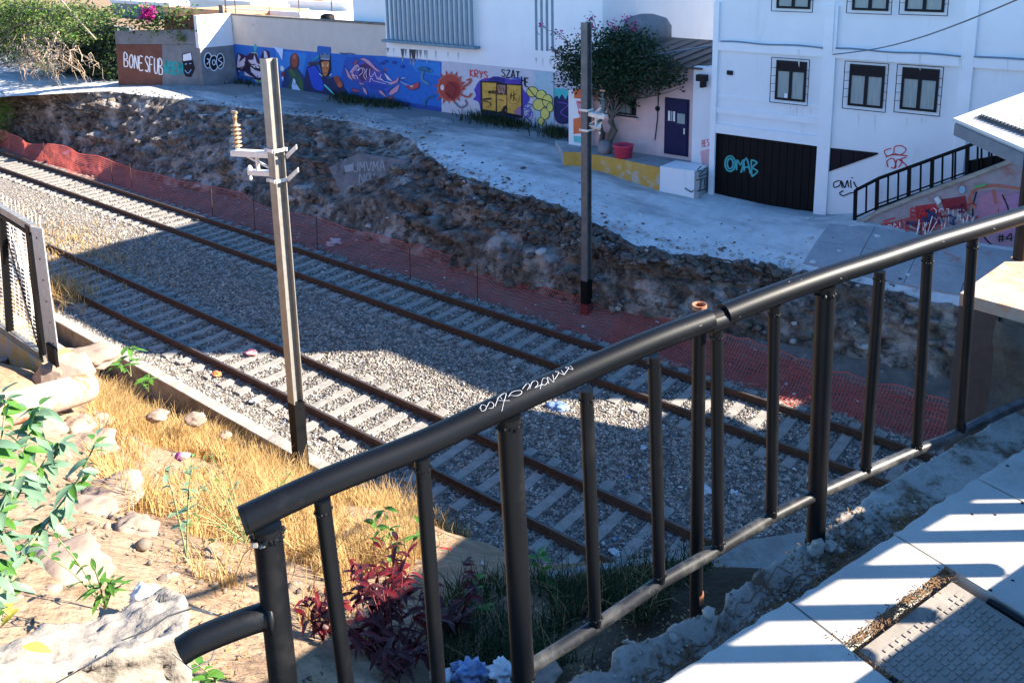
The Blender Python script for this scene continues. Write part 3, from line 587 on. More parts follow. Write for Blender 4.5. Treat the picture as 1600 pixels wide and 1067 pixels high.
# ================================================================== PAINTED MARKS (flat paint on walls)
FONT = {'A': [[(0, 1), (.45, 0), (.6, 0), (1, 1)], [(.2, .65), (.85, .62)]], 'B': [[(0, 1), (0, 0), (.7, .08), (.75, .38), (.1, .48), (.9, .6), (.85, .95), (0, 1)]], 'C': [[(.95, .15), (.4, 0), (0, .45), (.35, 1), (.95, .85)]],
        'D': [[(0, 1), (0, 0), (.7, .15), (.95, .55), (.6, .95), (0, 1)]], 'E': [[(.9, 0), (0, .04), (0, 1), (.95, .96)], [(0, .5), (.75, .46)]], 'F': [[(.95, 0), (0, .05), (0, 1)], [(0, .5), (.7, .45)]],
        'G': [[(.95, .15), (.4, 0), (0, .5), (.4, 1), (.95, .8), (.95, .5), (.5, .52)]], 'I': [[(.5, 0), (.5, 1)]], 'K': [[(0, 0), (0, 1)], [(.9, 0), (.05, .55), (.95, 1)]], 'L': [[(0, 0), (0, 1), (.9, .95)]],
        'M': [[(0, 1), (.1, 0), (.5, .6), (.9, 0), (1, 1)]], 'N': [[(0, 1), (.05, 0), (.9, 1), (.95, 0)]], 'O': [[(.5, 0), (.05, .35), (.15, .85), (.55, 1), (.95, .65), (.85, .15), (.5, 0)]], 'P': [[(0, 1), (0, 0), (.8, .1), (.8, .45), (0, .55)]],
        'R': [[(0, 1), (0, 0), (.8, .1), (.75, .45), (.05, .52), (.95, 1)]], 'S': [[(.95, .12), (.4, 0), (.05, .25), (.9, .65), (.7, .98), (0, .9)]], 'T': [[(0, .04), (1, 0)], [(.5, .02), (.48, 1)]], 'U': [[(0, 0), (.05, .8), (.45, 1), (.9, .8), (.95, 0)]],
        'V': [[(0, 0), (.5, 1), (1, 0)]], 'Y': [[(0, 0), (.5, .5), (1, 0)], [(.5, .5), (.45, 1)]], 'Z': [[(0, .05), (.95, 0), (.05, .95), (1, 1)]], 'H': [[(0, 0), (0, 1)], [(.95, 0), (.95, 1)], [(0, .5), (.95, .45)]], '4': [[(.75, 1), (.75, 0), (0, .65), (1, .62)]], '#': [[(.3, 0), (.2, 1)], [(.75, 0), (.65, 1)], [(0, .35), (1, .3)], [(0, .7), (1, .65)]],
        'a': [[(.85, .45), (.3, .4), (.05, .75), (.35, 1), (.8, .85), (.85, .45), (.95, 1)]], 'j': [[(.6, .4), (.6, 1.2), (.1, 1.25)], [(.6, .15), (.62, .2)]], 'l': [[(.4, 0), (.45, 1)]], 'i': [[(.5, .4), (.5, 1)], [(.5, .1), (.52, .16)]], 'g': [[(.8, .45), (.25, .4), (.1, .75), (.5, .9), (.8, .5), (.8, 1.3), (.1, 1.3)]],
        'o': [[(.5, .4), (.1, .6), (.2, .95), (.6, 1), (.9, .7), (.5, .4)]], 'p': [[(.1, 1.3), (.1, .4), (.8, .5), (.75, .9), (.1, .95)]], 's': [[(.85, .45), (.3, .4), (.2, .6), (.85, .8), (.5, 1), (.1, .95)]], 't': [[(.5, 0), (.5, 1), (.8, .95)], [(.15, .35), (.85, .35)]], 'z': [[(.1, .42), (.9, .4), (.1, 1), (.95, .97)]], 'h': [[(.1, 0), (.1, 1)], [(.1, .55), (.7, .45), (.85, 1)]], 'n': [[(.1, .4), (.1, 1)], [(.1, .55), (.7, .42), (.85, 1)]], 'r': [[(.1, .4), (.15, 1)], [(.15, .6), (.8, .42)]], 'f': [[(.9, .05), (.5, 0), (.45, 1)], [(.1, .45), (.85, .42)]], 'b': [[(.1, 0), (.1, 1), (.8, .95), (.8, .5), (.1, .5)]]}
def text(s, x0, y0, x1, y1, h, sl=0.0, gap=.25):
    """strokes for a word: baseline-top line from (x0,y0) to (x1,y1), letter height h (pixels)"""
    n = len(s); out = []
    ux, uy = (x1-x0)/n, (y1-y0)/n
    for i, ch in enumerate(s):
        for st in FONT.get(ch, []):
            out.append([(x0+ux*(i+u*(1-gap))-v*h*sl, y0+uy*(i+u*(1-gap))+v*h) for u, v in st])
    return out
def spl(P, n=5):
    P = [np.array(p, float) for p in P]; Q = [P[0]]+P+[P[-1]]; o = []
    for i in range(1, len(Q)-2):
        p0, p1, p2, p3 = Q[i-1:i+3]
        for k in range(n):
            t = k/n; o.append(.5*((2*p1)+(p2-p0)*t+(2*p0-5*p1+4*p2-p3)*t*t+(3*p1-p0-3*p2+p3)*t**3))
    return [tuple(q) for q in o]+[tuple(P[-1])]
def ell(cx, cy, a, b, n=18, rot=0, a0=0, a1=2*math.pi):
    c, s = math.cos(rot), math.sin(rot); o = []
    for k in range(n):
        t = a0+(a1-a0)*k/(n-1 if a1-a0 < 6.2 else n); o.append((cx+a*math.cos(t)*c-b*math.sin(t)*s, cy+a*math.cos(t)*s+b*math.sin(t)*c))
    return o
def graffiti(name, parent, fn, nrm, items, label=None, base=.004, step=.0015):
    mb = MB(); mats = []; idx = {}; nrm = np.array(nrm, float)
    for li, it in enumerate(items):
        kind, c, pts = it[0], it[1], it[2]
        mm = paint(c); 
        if mm.name not in idx: idx[mm.name] = len(mats); mats.append(mm)
        off = nrm*(base+step*li); mi = idx[mm.name]
        if kind == 'f':
            mb.add([np.array(fn(*p))+off for p in pts], [tuple(range(len(pts)))], mi)
        else:
            wd = it[3]; P = spl(pts, 4) if (len(it) > 4 and it[4]) else pts
            if len(P) < 2: continue
            P = [np.array(p, float) for p in P]; L_, R_ = [], []
            for i, p in enumerate(P):
                d = P[min(i+1, len(P)-1)]-P[max(i-1, 0)]; ln = np.hypot(*d) or 1; nn = np.array([-d[1], d[0]])/ln*wd/2*random.uniform(.85, 1.12)
                L_.append(np.array(fn(*(p+nn)))+off); R_.append(np.array(fn(*(p-nn)))+off)
            n = len(P); mb.add(L_+R_, [(i, i+1, n+i+1, n+i) for i in range(n-1)], mi)
    o = mb.build(name, mats, parent)
    if label: o['label'] = label
    return o
WHITE = (.72, .72, .75); BLK = (.008, .008, .012); RED = (.5, .03, .04); ORG = (.55, .16, .05); TEAL = (.02, .3, .3); NAVY = (.01, .015, .08); PURP = (.12, .06, .3); PINK = (.55, .22, .3); GOLD = (.52, .3, .05); YEL = (.55, .5, .12); LBLUE = (.25, .42, .7)
def W(Y): return lambda x, y: ony(x, y, Y)
# ================================================================== LEFT GRAFFITI WALLS
A0 = onz(182, 133, 3.5); A1 = onz(318, 133, 3.5); dA = (A1-A0); dA[2] = 0; dA /= np.linalg.norm(dA); nA = np.array([dA[1], -dA[0], 0])
def WA(x, y): return onp(x, y, A0, nA)
r = thing('block_wall', 'reddish brown and grey block wall with white letters at the far left of the street', 'wall', A0)
def wallstrip(name, q, m, th=.25, push=0.0):   # quad in photograph pixels on plane WA -> slab
    P = [WA(*p)+nA*push for p in q]; mb = MB(); mb.prism(P[::-1], -nA*th); return mb.build(name, m, r)
wallstrip('wall_base', [(181, 70), (253, 70), (254, 142), (186, 142)], M['brown_wall']); wallstrip('wall_base', [(253.2, 70), (318, 70), (318, 142), (254.2, 142)], M['grey_wall'])
wallstrip('wall_top', [(180, 49), (313, 46), (314, 69.6), (181, 69.6)], M['grey_wall'], push=.02)
wallstrip('brick_course', [(256, 26), (310, 24), (312, 45.6), (256, 47)], M['brown_wall'], push=-.05)
graffiti('white_lettering', r, WA, nA, [('s', WHITE, st, 1.8, True) for st in text('BONE', 194, 83, 226, 90, 21)+text('SFUB', 227, 88, 256, 94, 24)])
graffiti('teal_lettering', r, WA, nA, [('s', TEAL, st, 3.2, True) for st in text('ABEM', 257, 97, 287, 99, 18)])
graffiti('hat_face', r, WA, nA, [('f', BLK, [(285, 95), (301, 93), (305, 108), (299, 121), (290, 120), (284, 108)]), ('f', WHITE, [(286, 86), (298, 83), (300, 94), (286, 96)]), ('s', BLK, [(285, 85), (299, 82.5), (300, 95), (285, 97), (285, 85)], 1.2), ('s', LBLUE, [(289, 101), (292, 100)], 1.5), ('s', LBLUE, [(296, 100), (299, 99.5)], 1.5), ('s', LBLUE, [(289, 110), (294, 115), (299, 109)], 1.2, True)])
# return wall facing the sun
B0 = onz(318, 134, 3.5); XB = B0[0]
def WB(x, y): return onx(x, y, XB)
r2 = thing('end_wall', 'short whitewashed end wall with black bubble letters left of the blue mural', 'wall', B0)
zt = WB(350, 22)[2]; yb1 = WB(352, 60)[1]
mb = MB(); mb.box((XB-.3, B0[1], 2.5), (XB, 26.78, 5.55)); mb.build('wall_base', M['grey_wall'], r2)
mb = MB(); mb.box((XB-.3, B0[1]-.03, 5.55), (XB+.01, 26.78, zt)); mb.build('wall_top', M['white_wall'], r2)
it = []
for cx, cy, a in [(325, 95, 8), (334, 99, 9), (344, 96, 8)]: it += [('f', BLK, ell(cx, cy, a*.75, 12)), ('s', WHITE, ell(cx, cy, a*.75, 12)+ell(cx, cy, a*.75, 12)[:1], 1.4)]
it += [('s', WHITE, [(323, 92), (327, 95), (323, 101)], 1.6, True), ('s', WHITE, ell(334, 98, 2.4, 4)+[(336.4, 98)], 1.4), ('s', WHITE, [(346, 90), (341, 94), (347, 99), (342, 104)], 1.6, True)]
graffiti('bubble_lettering', r2, WB, (1, 0, 0), it)
# ================================================================== MURAL WALL
YM = 26.8; WM = W(YM)
mw = thing('mural_wall', 'long beige street wall painted with a blue graffiti mural', 'wall', (-38, YM, 3.3))
xl = WM(352, 68)[0]; xr = WM(604, 70)[0]; zc = 7.3
mb = MB(); mb.box((xl, YM, 2.4), (xr, YM+.3, 7.22)); mb.build('wall', M['beige_wall'], mw)
mb = MB(); mb.box((xl-.1, YM-.05, 7.22), (xr, YM+.35, 7.30)); mb.build('coping', M['concrete_dark'], mw)
mb = MB(); mb.box((xl-.15, YM-.12, 2.4), (xl+.25, YM-.004, 7.75)); mb.build('corner_pillar', M['concrete_dark'], mw)
blue = [(354, 68), (430, 76), (520, 84), (560, 86), (600, 88), (640, 92), (690, 97), (690, 182), (354, 140)]
graffiti('blue_field', mw, WM, (0, -1, 0), [('f', (.012, .11, .42), blue), ('f', (.01, .05, .26), [(354, 125), (430, 138), (520, 150), (690, 168), (690, 184), (354, 142)]), ('f', (.012, .07, .33), [(540, 90), (585, 88), (600, 110), (640, 120), (640, 150), (560, 150), (530, 130)]), ('f', (.02, .17, .5), [(430, 80), (480, 84), (470, 130), (440, 120)]), ('f', (.02, .17, .5), [(640, 96), (688, 99), (688, 120), (650, 112)]), ('f', (.012, .11, .42), [(497, 72), (517, 74), (517, 88), (497, 86)])])['label'] = 'bright blue painted field'
# wildstyle piece
def ZZ(P, ox, oy, k): return [(ox+x/k, oy+y/k) for x, y in P]
z1 = lambda P: ZZ(P, 350, 60, 8)
z2 = lambda P: ZZ(P, 520, 70, 8)
LW = (.5, .47, .58); GL = (.2, .38, .2)
it = [('f', (.05, .3, .35), ell(399, 75, 2.5, 6)), ('f', GL, z1(spl([(290, 230), (340, 180), (420, 190), (400, 280), (300, 270), (290, 230)], 4))), ('f', GL, z1(spl([(370, 510), (420, 480), (500, 450), (500, 530), (430, 560), (370, 510)], 4))), ('f', (.03, .01, .05), z1([(165, 185), (230, 200), (280, 225), (330, 185), (410, 195), (440, 290), (500, 140), (570, 170), (580, 260), (500, 420), (460, 530), (400, 520), (300, 480), (180, 470), (150, 360)]))]
for P in [[(180, 190), (215, 235), (190, 300), (272, 238), (265, 330), (230, 385), (160, 360)], [(300, 272), (368, 268), (385, 200), (415, 300), (440, 330), (500, 250), (495, 340), (440, 380), (360, 370)], [(330, 350), (400, 400), (470, 420), (500, 400), (480, 490), (420, 500), (340, 420)], [(180, 400), (270, 420), (330, 462), (400, 502), (340, 486), (270, 470), (190, 450)], [(500, 150), (538, 170), (560, 250), (505, 250)]]: it += [('f', LW, z1(P)), ('s', BLK, z1(P+P[:1]), .7)]
it += [('s', BLK, z1(P), 1.6) for P in [[(190, 380), (240, 360), (250, 400), (300, 360), (330, 410)], [(360, 350), (385, 390), (400, 350), (420, 400)], [(430, 340), (470, 370), (460, 410)], [(260, 300), (300, 330), (320, 380)], [(425, 470), (435, 520)], [(310, 300), (350, 330), (400, 330)]]]
it += [('f', (.02, .1, .3), z1(spl([(190, 420), (230, 410), (265, 430), (255, 480), (205, 480), (190, 420)], 3))), ('f', (.45, .55, .75), z1([(620, 100), (700, 120), (750, 130), (735, 280), (690, 190)])), ('f', (.5, .58, .6), z1([(715, 350), (740, 345), (765, 390), (740, 415), (712, 400)])), ('f', (.14, .02, .05), z1([(715, 430), (765, 420), (770, 470), (735, 490)])), ('f', (.4, .5, .7), z1([(725, 490), (755, 480), (748, 540)]))]
graffiti('white_wildstyle_lettering', mw, WM, (0, -1, 0), it, base=.012)
# two plain painted figures
it = [('f', (.01, .03, .12), z1(spl([(760, 400), (860, 330), (960, 420), (1040, 560), (1060, 700), (740, 690), (760, 400)], 4))), ('f', (.015, .07, .05), z1([(800, 410), (870, 345), (930, 430), (990, 540), (1030, 690), (860, 680), (790, 640), (840, 520)])), ('f', (.04, .1, .03), z1([(810, 400), (850, 380), (900, 470), (880, 500)])), ('f', (.04, .1, .03), z1([(930, 480), (970, 540), (1000, 680), (960, 640)])), ('f', (.05, .02, .03), ell(460.6, 97, 7.5, 14)), ('f', (.22, .05, .035), ell(460.8, 95, 5.2, 11)), ('f', (.34, .09, .06), ell(460.5, 89, 3, 4)), ('f', (.4, .5, .68), z1([(870, 500), (895, 520), (900, 560), (980, 680), (860, 670), (850, 600)])), ('s', BLK, z1([(870, 560), (885, 590), (905, 560)]), .8),
      ('f', (.008, .015, .07), z1(spl([(1040, 360), (1150, 330), (1210, 430), (1300, 500), (1420, 480), (1500, 600), (1520, 720), (1030, 700), (1040, 360)], 4))), ('f', (.01, .05, .42), z1(spl([(1050, 380), (1140, 350), (1200, 440), (1250, 640), (1120, 620), (1050, 380)], 4))), ('f', (.012, .09, .34), z1([(1170, 110), (1340, 125), (1338, 250), (1170, 230)])), ('f', (.006, .01, .03), z1([(1200, 200), (1335, 210), (1345, 400), (1310, 490), (1240, 480), (1195, 330)])), ('f', (.12, .16, .22), z1([(1205, 195), (1240, 215), (1265, 180), (1295, 215), (1330, 200), (1325, 270), (1215, 265)])), ('s', (.5, .55, .7), z1([(1215, 260), (1325, 268)]), .8), ('f', (.42, .14, .05), z1(spl([(1225, 300), (1270, 290), (1318, 300), (1310, 410), (1270, 480), (1235, 410), (1225, 300)], 4))), ('f', (.6, .32, .2), z1([(1225, 300), (1262, 350), (1235, 360)])), ('f', (.6, .32, .2), z1([(1318, 300), (1285, 350), (1310, 360)])), ('s', BLK, z1([(1240, 372), (1262, 380)]), 1), ('s', BLK, z1([(1285, 380), (1306, 370)]), 1), ('s', (.15, .03, .02), z1([(1255, 440), (1272, 430), (1292, 440)]), 1), ('f', (.02, .26, .28), z1([(1105, 275), (1195, 208), (1200, 232), (1130, 280)])), ('f', (.03, .03, .05), z1([(1060, 300), (1200, 290), (1195, 330), (1060, 340)])), ('f', (.24, .05, .03), z1(spl([(1380, 490), (1420, 470), (1490, 560), (1480, 610), (1430, 600), (1380, 490)], 4))), ('f', (.38, .1, .05), ell(532, 133, 3.4, 4)), ('s', (.1, .5, .5), z1([(1262, 580), (1390, 705)]), 2), ('s', (.5, .6, .6), z1([(1200, 440), (1240, 475)]), 1.2), ('s', (.5, .6, .6), z1([(1330, 470), (1360, 445)]), 1.2)]
graffiti('painted_figures', mw, WM, (0, -1, 0), it, base=.012)
# pink and violet swirling piece
PK = (.46, .24, .34); PKD = (.26, .06, .12)
it = [('f', (.08, .06, .3), z2(spl([(210, 360), (300, 260), (400, 220), (520, 300), (620, 370), (640, 440), (500, 470), (400, 480), (280, 440), (210, 360)], 4))), ('f', (.015, .05, .3), z2(spl([(430, 480), (560, 460), (700, 510), (700, 600), (600, 580), (480, 560), (430, 480)], 4))), ('f', (.06, .02, .1), z2([(330, 260), (420, 230), (500, 300), (430, 440), (370, 470), (320, 400)]))]
for P, c in [([(340, 182), (390, 165), (460, 200), (540, 290), (610, 345), (550, 335), (470, 270), (390, 205)], PK), ([(630, 312), (690, 280), (760, 300), (795, 340), (720, 350), (660, 335)], PKD), ([(150, 270), (205, 350), (262, 462), (190, 405)], PK), ([(250, 240), (300, 190), (330, 200), (280, 270)], PKD), ([(230, 330), (300, 260), (330, 270), (260, 350), (300, 440), (250, 420)], PK), ([(310, 465), (415, 495), (360, 505)], PK), ([(370, 520), (425, 560), (442, 645), (395, 595)], PK), ([(250, 545), (350, 570), (330, 595), (250, 585)], PKD), ([(570, 560), (625, 580), (690, 668), (600, 610)], PK), ([(680, 660), (770, 640), (760, 690), (700, 690)], PKD), ([(700, 622), (740, 560), (845, 490), (822, 585), (742, 632)], PK), ([(640, 340), (700, 390), (765, 465), (690, 435)], (.55, .5, .62)), ([(690, 492), (800, 440), (842, 398), (825, 470), (745, 505)], PK), ([(850, 432), (880, 405), (945, 412), (885, 432)], (.2, .35, .6)), ([(850, 440), (930, 480), (1000, 500), (930, 520), (860, 490)], (.1, .2, .5)), ([(920, 515), (1000, 500), (1092, 468), (1082, 540), (992, 567)], (.4, .05, .06)), ([(960, 510), (1030, 500), (1000, 540)], (.5, .4, .4)), ([(640, 560), (700, 520), (760, 530), (700, 600)], (.02, .08, .4))]:
    it += [('f', c, z2(P)), ('s', (.03, .01, .06), z2(P+P[:1]), .6)]
it += [('s', (.62, .5, .66), z2(P), .9, True) for P in [[(230, 350), (290, 270), (330, 260), (340, 310), (300, 320)], [(330, 330), (370, 290), (390, 340), (340, 390)], [(390, 290), (420, 330), (400, 390), (430, 440)], [(440, 300), (430, 360), (440, 420)], [(480, 300), (475, 380), (500, 400), (540, 350)], [(540, 340), (560, 400), (600, 420), (620, 370)], [(560, 420), (610, 440), (640, 430)], [(480, 470), (490, 420), (520, 440)], [(600, 400), (640, 450), (700, 470), (760, 480)], [(250, 380), (310, 390), (330, 430)], [(520, 450), (600, 470), (680, 490)]]]
for x, y in [(598, 99), (617, 98), (630, 104), (604, 96)]: it.append(('f', (.012, .05, .25), ell(x, y, 3, 2.6, 8)))
it += [('s', NAVY, [(533, 83+random.uniform(-.5, .5)), (540, 84.5), (548, 83.5), (557, 85.5)], 1.4), ('f', (.008, .02, .1), [(520, 148), (600, 156), (640, 160), (640, 168), (520, 152)])]
it += [('f', (.02, .1, .22), z2(spl([(1070, 300), (1130, 270), (1210, 290), (1230, 350), (1170, 330), (1100, 330), (1070, 300)], 3)))]
graffiti('pink_swirl_piece', mw, WM, (0, -1, 0), it, base=.012)
# ================================================================== WHITE LOUVRE BUILDING (continues the mural wall)
lb = thing('white_building', 'tall white street building with a big louvred window above the graffiti', 'building', (-26, YM, 3.3))
x0, x1 = WM(604, 65)[0], WM(942, 40)[0]; z6 = WM(604, 65)[2]
zB = 9.1; D_ = 12
ztt = 9.1
lo = [(604.5, 90), (690, 96), (690, 101), (893, 122)]
mb = MB(); mb.box((x0, YM-.03, 5.8), (x1, YM+D_, ztt)); mb.build('wall', M['white_wall'], lb)
mb = MB(); mb.box((x0, YM-.018, 2.4), (x1, YM+D_-.01, 5.798)); mb.build('wall_base', M['lilac_wall'], lb)
mb = MB(); mb.box((WM(532, 30)[0], YM+.8, 6.9), (x0-.01, YM+9, ztt)); mb.build('side_wing', M['white_wall'], lb)
graffiti('blue_field', lb, W(YM-.018), (0, -1, 0), [('f', (.012, .11, .42), [(604, 89), (640, 92), (690, 97), (690, 182), (604, 166)]), ('f', (.01, .05, .26), [(604, 156), (690, 168), (690, 184), (604, 168)]), ('f', (.02, .17, .5), [(640, 96), (688, 99), (688, 120), (650, 112)])])
# louvred window
q = [WM(612, -20), WM(750, -10), WM(750, 76), WM(612, 66)]
xa, xb = q[3][0], q[2][0]; zb_ = WM(612, 64)[2]-.02
lw = MB(); lw.box((xa, YM-.09, zb_+.1), (xb, YM-.032, 8.95)); o = lw.build('louvre_window', M['white_trim'], lb)
mb = MB(); mb.box((xa-.2, YM-.45, zb_-.02), (xb+.05, YM-.031, zb_+.1)); mb.build('sill', M['teal_metal'], o)
ns = 19
for k in range(ns):
    xk = xa+(xb-xa)*(k+.5)/ns
    mb = MB(); mb.box((xk-.06, YM-.34, zb_+.101), (xk+.06, YM-.28, 8.9)); mb.build('louvre_slat', M['teal_metal'] if k % 1 == 0 else M['white_trim'], o)
for k in range(4):
    xk = WM(839+k*8.4, 60)[0]; mb = MB(); mb.box((xk-.055, YM-.05, WM(840, 79)[2]), (xk+.055, YM-.02, 8.9)); mb.build('slit_window', M['teal_metal'], lb)
it = []
for x, w_, h_, d in [(629, 5, 20, .06), (634, 3, 14, .2), (641, 3, 24, .03), (646, 7, 25, .02), (652, 3, 18, .15), (657, 4, 14, .2), (664, 3, 13, .25), (667, 2, 20, .3), (606, 4, 9, .25), (681, 2, 16, .4), (716, 2, 14, .45), (615, 2, 14, .5), (700, 2, 12, .5), (838, 3, 10, .45), (860, 4, 16, .5), (848, 2, 20, .55)]:
    y = 75+(x-604)*.068; d_ = d*.9
    for q in range(3): it.append(('f', (d_+.12*q+.02, d_+.12*q+.02, d_+.12*q+.03), [(x-w_*(.6-.15*q), y), (x+w_*(.6-.15*q), y), (x+w_*(.35-.1*q), y+h_*(.6+.2*q)), (x-w_*(.3-.1*q), y+h_*(.5+.25*q))][::1]))
it = it[::-1]
for q in range(0, len(it), 3): graffiti('rain_stain', lb, W(YM-.03), (0, -1, 0), it[q:q+3])
mb = MB(); xa, xb = WM(836, 110)[0], WM(866, 112)[0]; mb.box((xa, YM-.06, 3.2), (xb, YM-.019, WM(840, 112)[2])); dd = mb.build('metal_door', mat('pale_blue_metal', (.3, .45, .52), (.4, .55, .62), rough=.6), lb)
# paint on the base
WL = W(YM-.018); it = []
for k in range(16):
    a = k*2*math.pi/16+.1; R1 = random.uniform(26, 32); it.append(('f', (.36, .05, .035), [(704+15*math.cos(a-.2), 137+17*math.sin(a-.2)), (704+R1*.85*math.cos(a), 137+R1*math.sin(a)), (704+15*math.cos(a+.2), 137+17*math.sin(a+.2))]))
it += [('f', (.34, .05, .035), ell(704, 137, 19, 21)), ('f', (.22, .02, .02), ell(708, 141, 12, 14)), ('s', (.45, .12, .08), ell(704, 137, 19, 21)+ell(704, 137, 19, 21)[:1], 1.5), ('f', (.6, .5, .5), ell(692, 137, 3, 4.5)), ('s', (.1, .0, .01), [(700, 128), (708, 132), (714, 140), (708, 152)], 1.2, True), ('s', (.1, .0, .01), [(696, 146), (704, 150), (712, 158)], 1.2, True), ('s', (.08, .2, .3), [(676, 112), (664, 110), (660, 124), (672, 132)], 3.5, True), ('s', (.02, .1, .2), [(680, 150), (668, 154), (664, 166)], 3, True), ('s', (.36, .07, .05), [(722, 138), (734, 130), (736, 124), (730, 126)], 3, True), ('s', (.36, .07, .05), [(722, 148), (732, 152), (738, 146)], 3, True), ('s', (.15, .12, .15), [(712, 160), (720, 168), (730, 164), (728, 156)], 2.5, True)]
graffiti('red_spiky_sun', lb, WL, (0, -1, 0), it, base=.014)
z3 = lambda P: ZZ(P, 660, 90, 6.67)
it = [('f', (.07, .04, .32), z3(spl([(540, 340), (600, 240), (700, 215), (800, 200), (900, 230), (1030, 240), (1050, 330), (1120, 430), (1060, 520), (1050, 620), (900, 640), (640, 590), (590, 470), (530, 440), (560, 400), (540, 340)], 4))), ('f', (.02, .02, .16), z3(spl([(700, 225), (740, 200), (800, 205), (860, 230), (840, 270), (700, 255), (700, 225)], 4))), ('f', BLK, z3([(605, 245), (785, 252), (880, 275), (1045, 280), (1048, 635), (880, 600), (790, 590), (610, 570)]))]
for P in [[(625, 260), (772, 268), (772, 345), (690, 350), (690, 375), (768, 380), (768, 560), (632, 540), (630, 445), (730, 440), (720, 420), (628, 430)], [(780, 388), (880, 390), (880, 495), (850, 512), (825, 560), (782, 570)], [(886, 285), (1033, 295), (1033, 605), (888, 575)]]: it += [('f', GOLD, z3(P)), ('s', (.2, .08, .02), z3(P+P[:1]), .8)]
it += [('f', (.3, .16, .12), z3([(785, 285), (870, 290), (868, 375), (790, 370)])), ('s', BLK, z3([(800, 300), (820, 350), (840, 310), (860, 360)]), 1.2), ('s', BLK, z3([(930, 370), (925, 440)]), 1.6), ('s', BLK, z3([(960, 355), (955, 460)]), 1.4), ('s', BLK, z3([(915, 410), (990, 380)]), 1), ('s', BLK, z3([(950, 400), (990, 455)]), 1), ('s', (.3, .15, .03), z3([(895, 420), (930, 480), (1000, 470), (1020, 400)]), 1, True), ('f', (.25, .14, .25), z3([(960, 560), (1033, 500), (1033, 605), (970, 590)])), ('s', BLK, z3([(640, 450), (710, 470), (720, 500)]), 1.6), ('s', BLK, z3([(800, 440), (850, 450)]), 1)]
for k in range(60): x = random.uniform(625, 1030); y = random.uniform(290, 540); it.append(('f', (.36, .17, .03), z3([(x, y), (x+random.uniform(5, 14), y+5), (x+6, y+random.uniform(15, 40))])))
it += [('s', (.05, .06, .35), z3(P), 1.3, True) for P in [[(1060, 490), (1110, 470), (1100, 530), (1160, 500)], [(1060, 560), (1120, 540), (1150, 600), (1080, 620)], [(1090, 580), (1170, 570), (1160, 640)], [(1050, 230), (980, 220), (930, 240)], [(1000, 250), (1040, 200)], [(900, 215), (960, 240)]]]
graffiti('gold_block_lettering', lb, WL, (0, -1, 0), it, base=.014)
graffiti('red_tag', lb, WL, (0, -1, 0), [('s', RED, st, 1.6, True) for st in text('KRYS', 735, 109, 764, 113, 11)], base=.014)
graffiti('black_tag', lb, WL, (0, -1, 0), [('s', BLK, st, 1.7, True) for st in text('SZAT', 784, 109, 814, 113, 11)], base=.014)
graffiti('black_tag', lb, WL, (0, -1, 0), [('s', BLK, st, 1.7, True) for st in text('HE', 815, 120, 828, 124, 13)], base=.014)
graffiti('blue_scribble', lb, WL, (0, -1, 0), [('s', (.06, .07, .3), st, 1.7, True) for st in [[(782, 124), (800, 121), (818, 126)], [(818, 168), (830, 172), (826, 184)], [(816, 160), (832, 164)], [(828, 176), (818, 188)], [(816, 178), (830, 190)]]], base=.014)
it = []
for cx, cy, a, b in [(832, 144, 9, 8), (846, 150, 8, 9), (842, 164, 9, 9), (856, 158, 8, 10), (852, 178, 7, 9), (846, 190, 5, 6), (860, 168, 5, 7)]: it += [('f', YEL, ell(cx, cy, a, b)), ('s', BLK, ell(cx, cy, a, b)+ell(cx, cy, a, b)[:1], 1)]
it += [('s', BLK, [(826, 138), (838, 152), (850, 156), (862, 160)], 1.2, True)]
graffiti('yellow_bubble_piece', lb, W(YM-.06), (0, -1, 0), it, base=.014)
it = [('f', NAVY, spl([(866, 152), (880, 148), (893, 154), (894, 186), (884, 194), (868, 188), (866, 152)], 4)), ('f', (.05, .4, .4), [(866, 138), (893, 140), (893, 154), (888, 148), (884, 156), (878, 147), (874, 155), (870, 147), (866, 154)]), ('s', PURP, [(872, 160), (888, 164), (876, 176), (888, 184)], 1.6, True)]
graffiti('navy_bubble_piece', lb, WL, (0, -1, 0), it, base=.014)
# ================================================================== LEAF HELPERS
def leaves(name, P, size, mats, parent=None, kind=None, up=.4, asp=.5, mi=None):
    """many small folded leaves at points P"""
    n = len(P); P = np.asarray(P)
    d = rng.normal(size=(n, 3)); d[:, 2] = d[:, 2]*.6-.15; d /= np.linalg.norm(d, axis=1)[:, None]
    nn = rng.normal(size=(n, 3)); nn[:, 2] = abs(nn[:, 2])+up; s = np.cross(d, nn); s /= np.linalg.norm(s, axis=1)[:, None]
    nn = np.cross(s, d); L_ = size*rng.uniform(.6, 1.3, (n, 1)); Wd = L_*asp
    a = P; b = P+d*L_*.5+s*Wd*.5+nn*L_*.06; c = P+d*L_-nn*L_*.08; e = P+d*L_*.5-s*Wd*.5+nn*L_*.06
    V = np.stack([a, b, c, e], 1).reshape(-1, 3); i = np.arange(n)*4
    Fc = np.concatenate([np.stack([i, i+1, i+2], 1), np.stack([i, i+2, i+3], 1)])
    if mi is None: mi = rng.integers(0, len(mats), n)
    return np_mesh(name, V, Fc, mats, parent, kind, midx=np.r_[mi, mi])
def clump_pts(cs, n, gap=.0):
    """points filling a set of ellipsoid clumps [(x,y,z,rx,ry,rz)], denser near the surface"""
    cs = np.array(cs, float); wv = cs[:, 3]*cs[:, 4]*cs[:, 5]; k = rng.choice(len(cs), n, p=wv/wv.sum())
    d = rng.normal(size=(n, 3)); d /= np.linalg.norm(d, axis=1)[:, None]; r = rng.random((n, 1))**.45
    P = cs[k, :3]+d*r*cs[k, 3:]*rng.uniform(.85, 1.18, (n, 1))
    return P
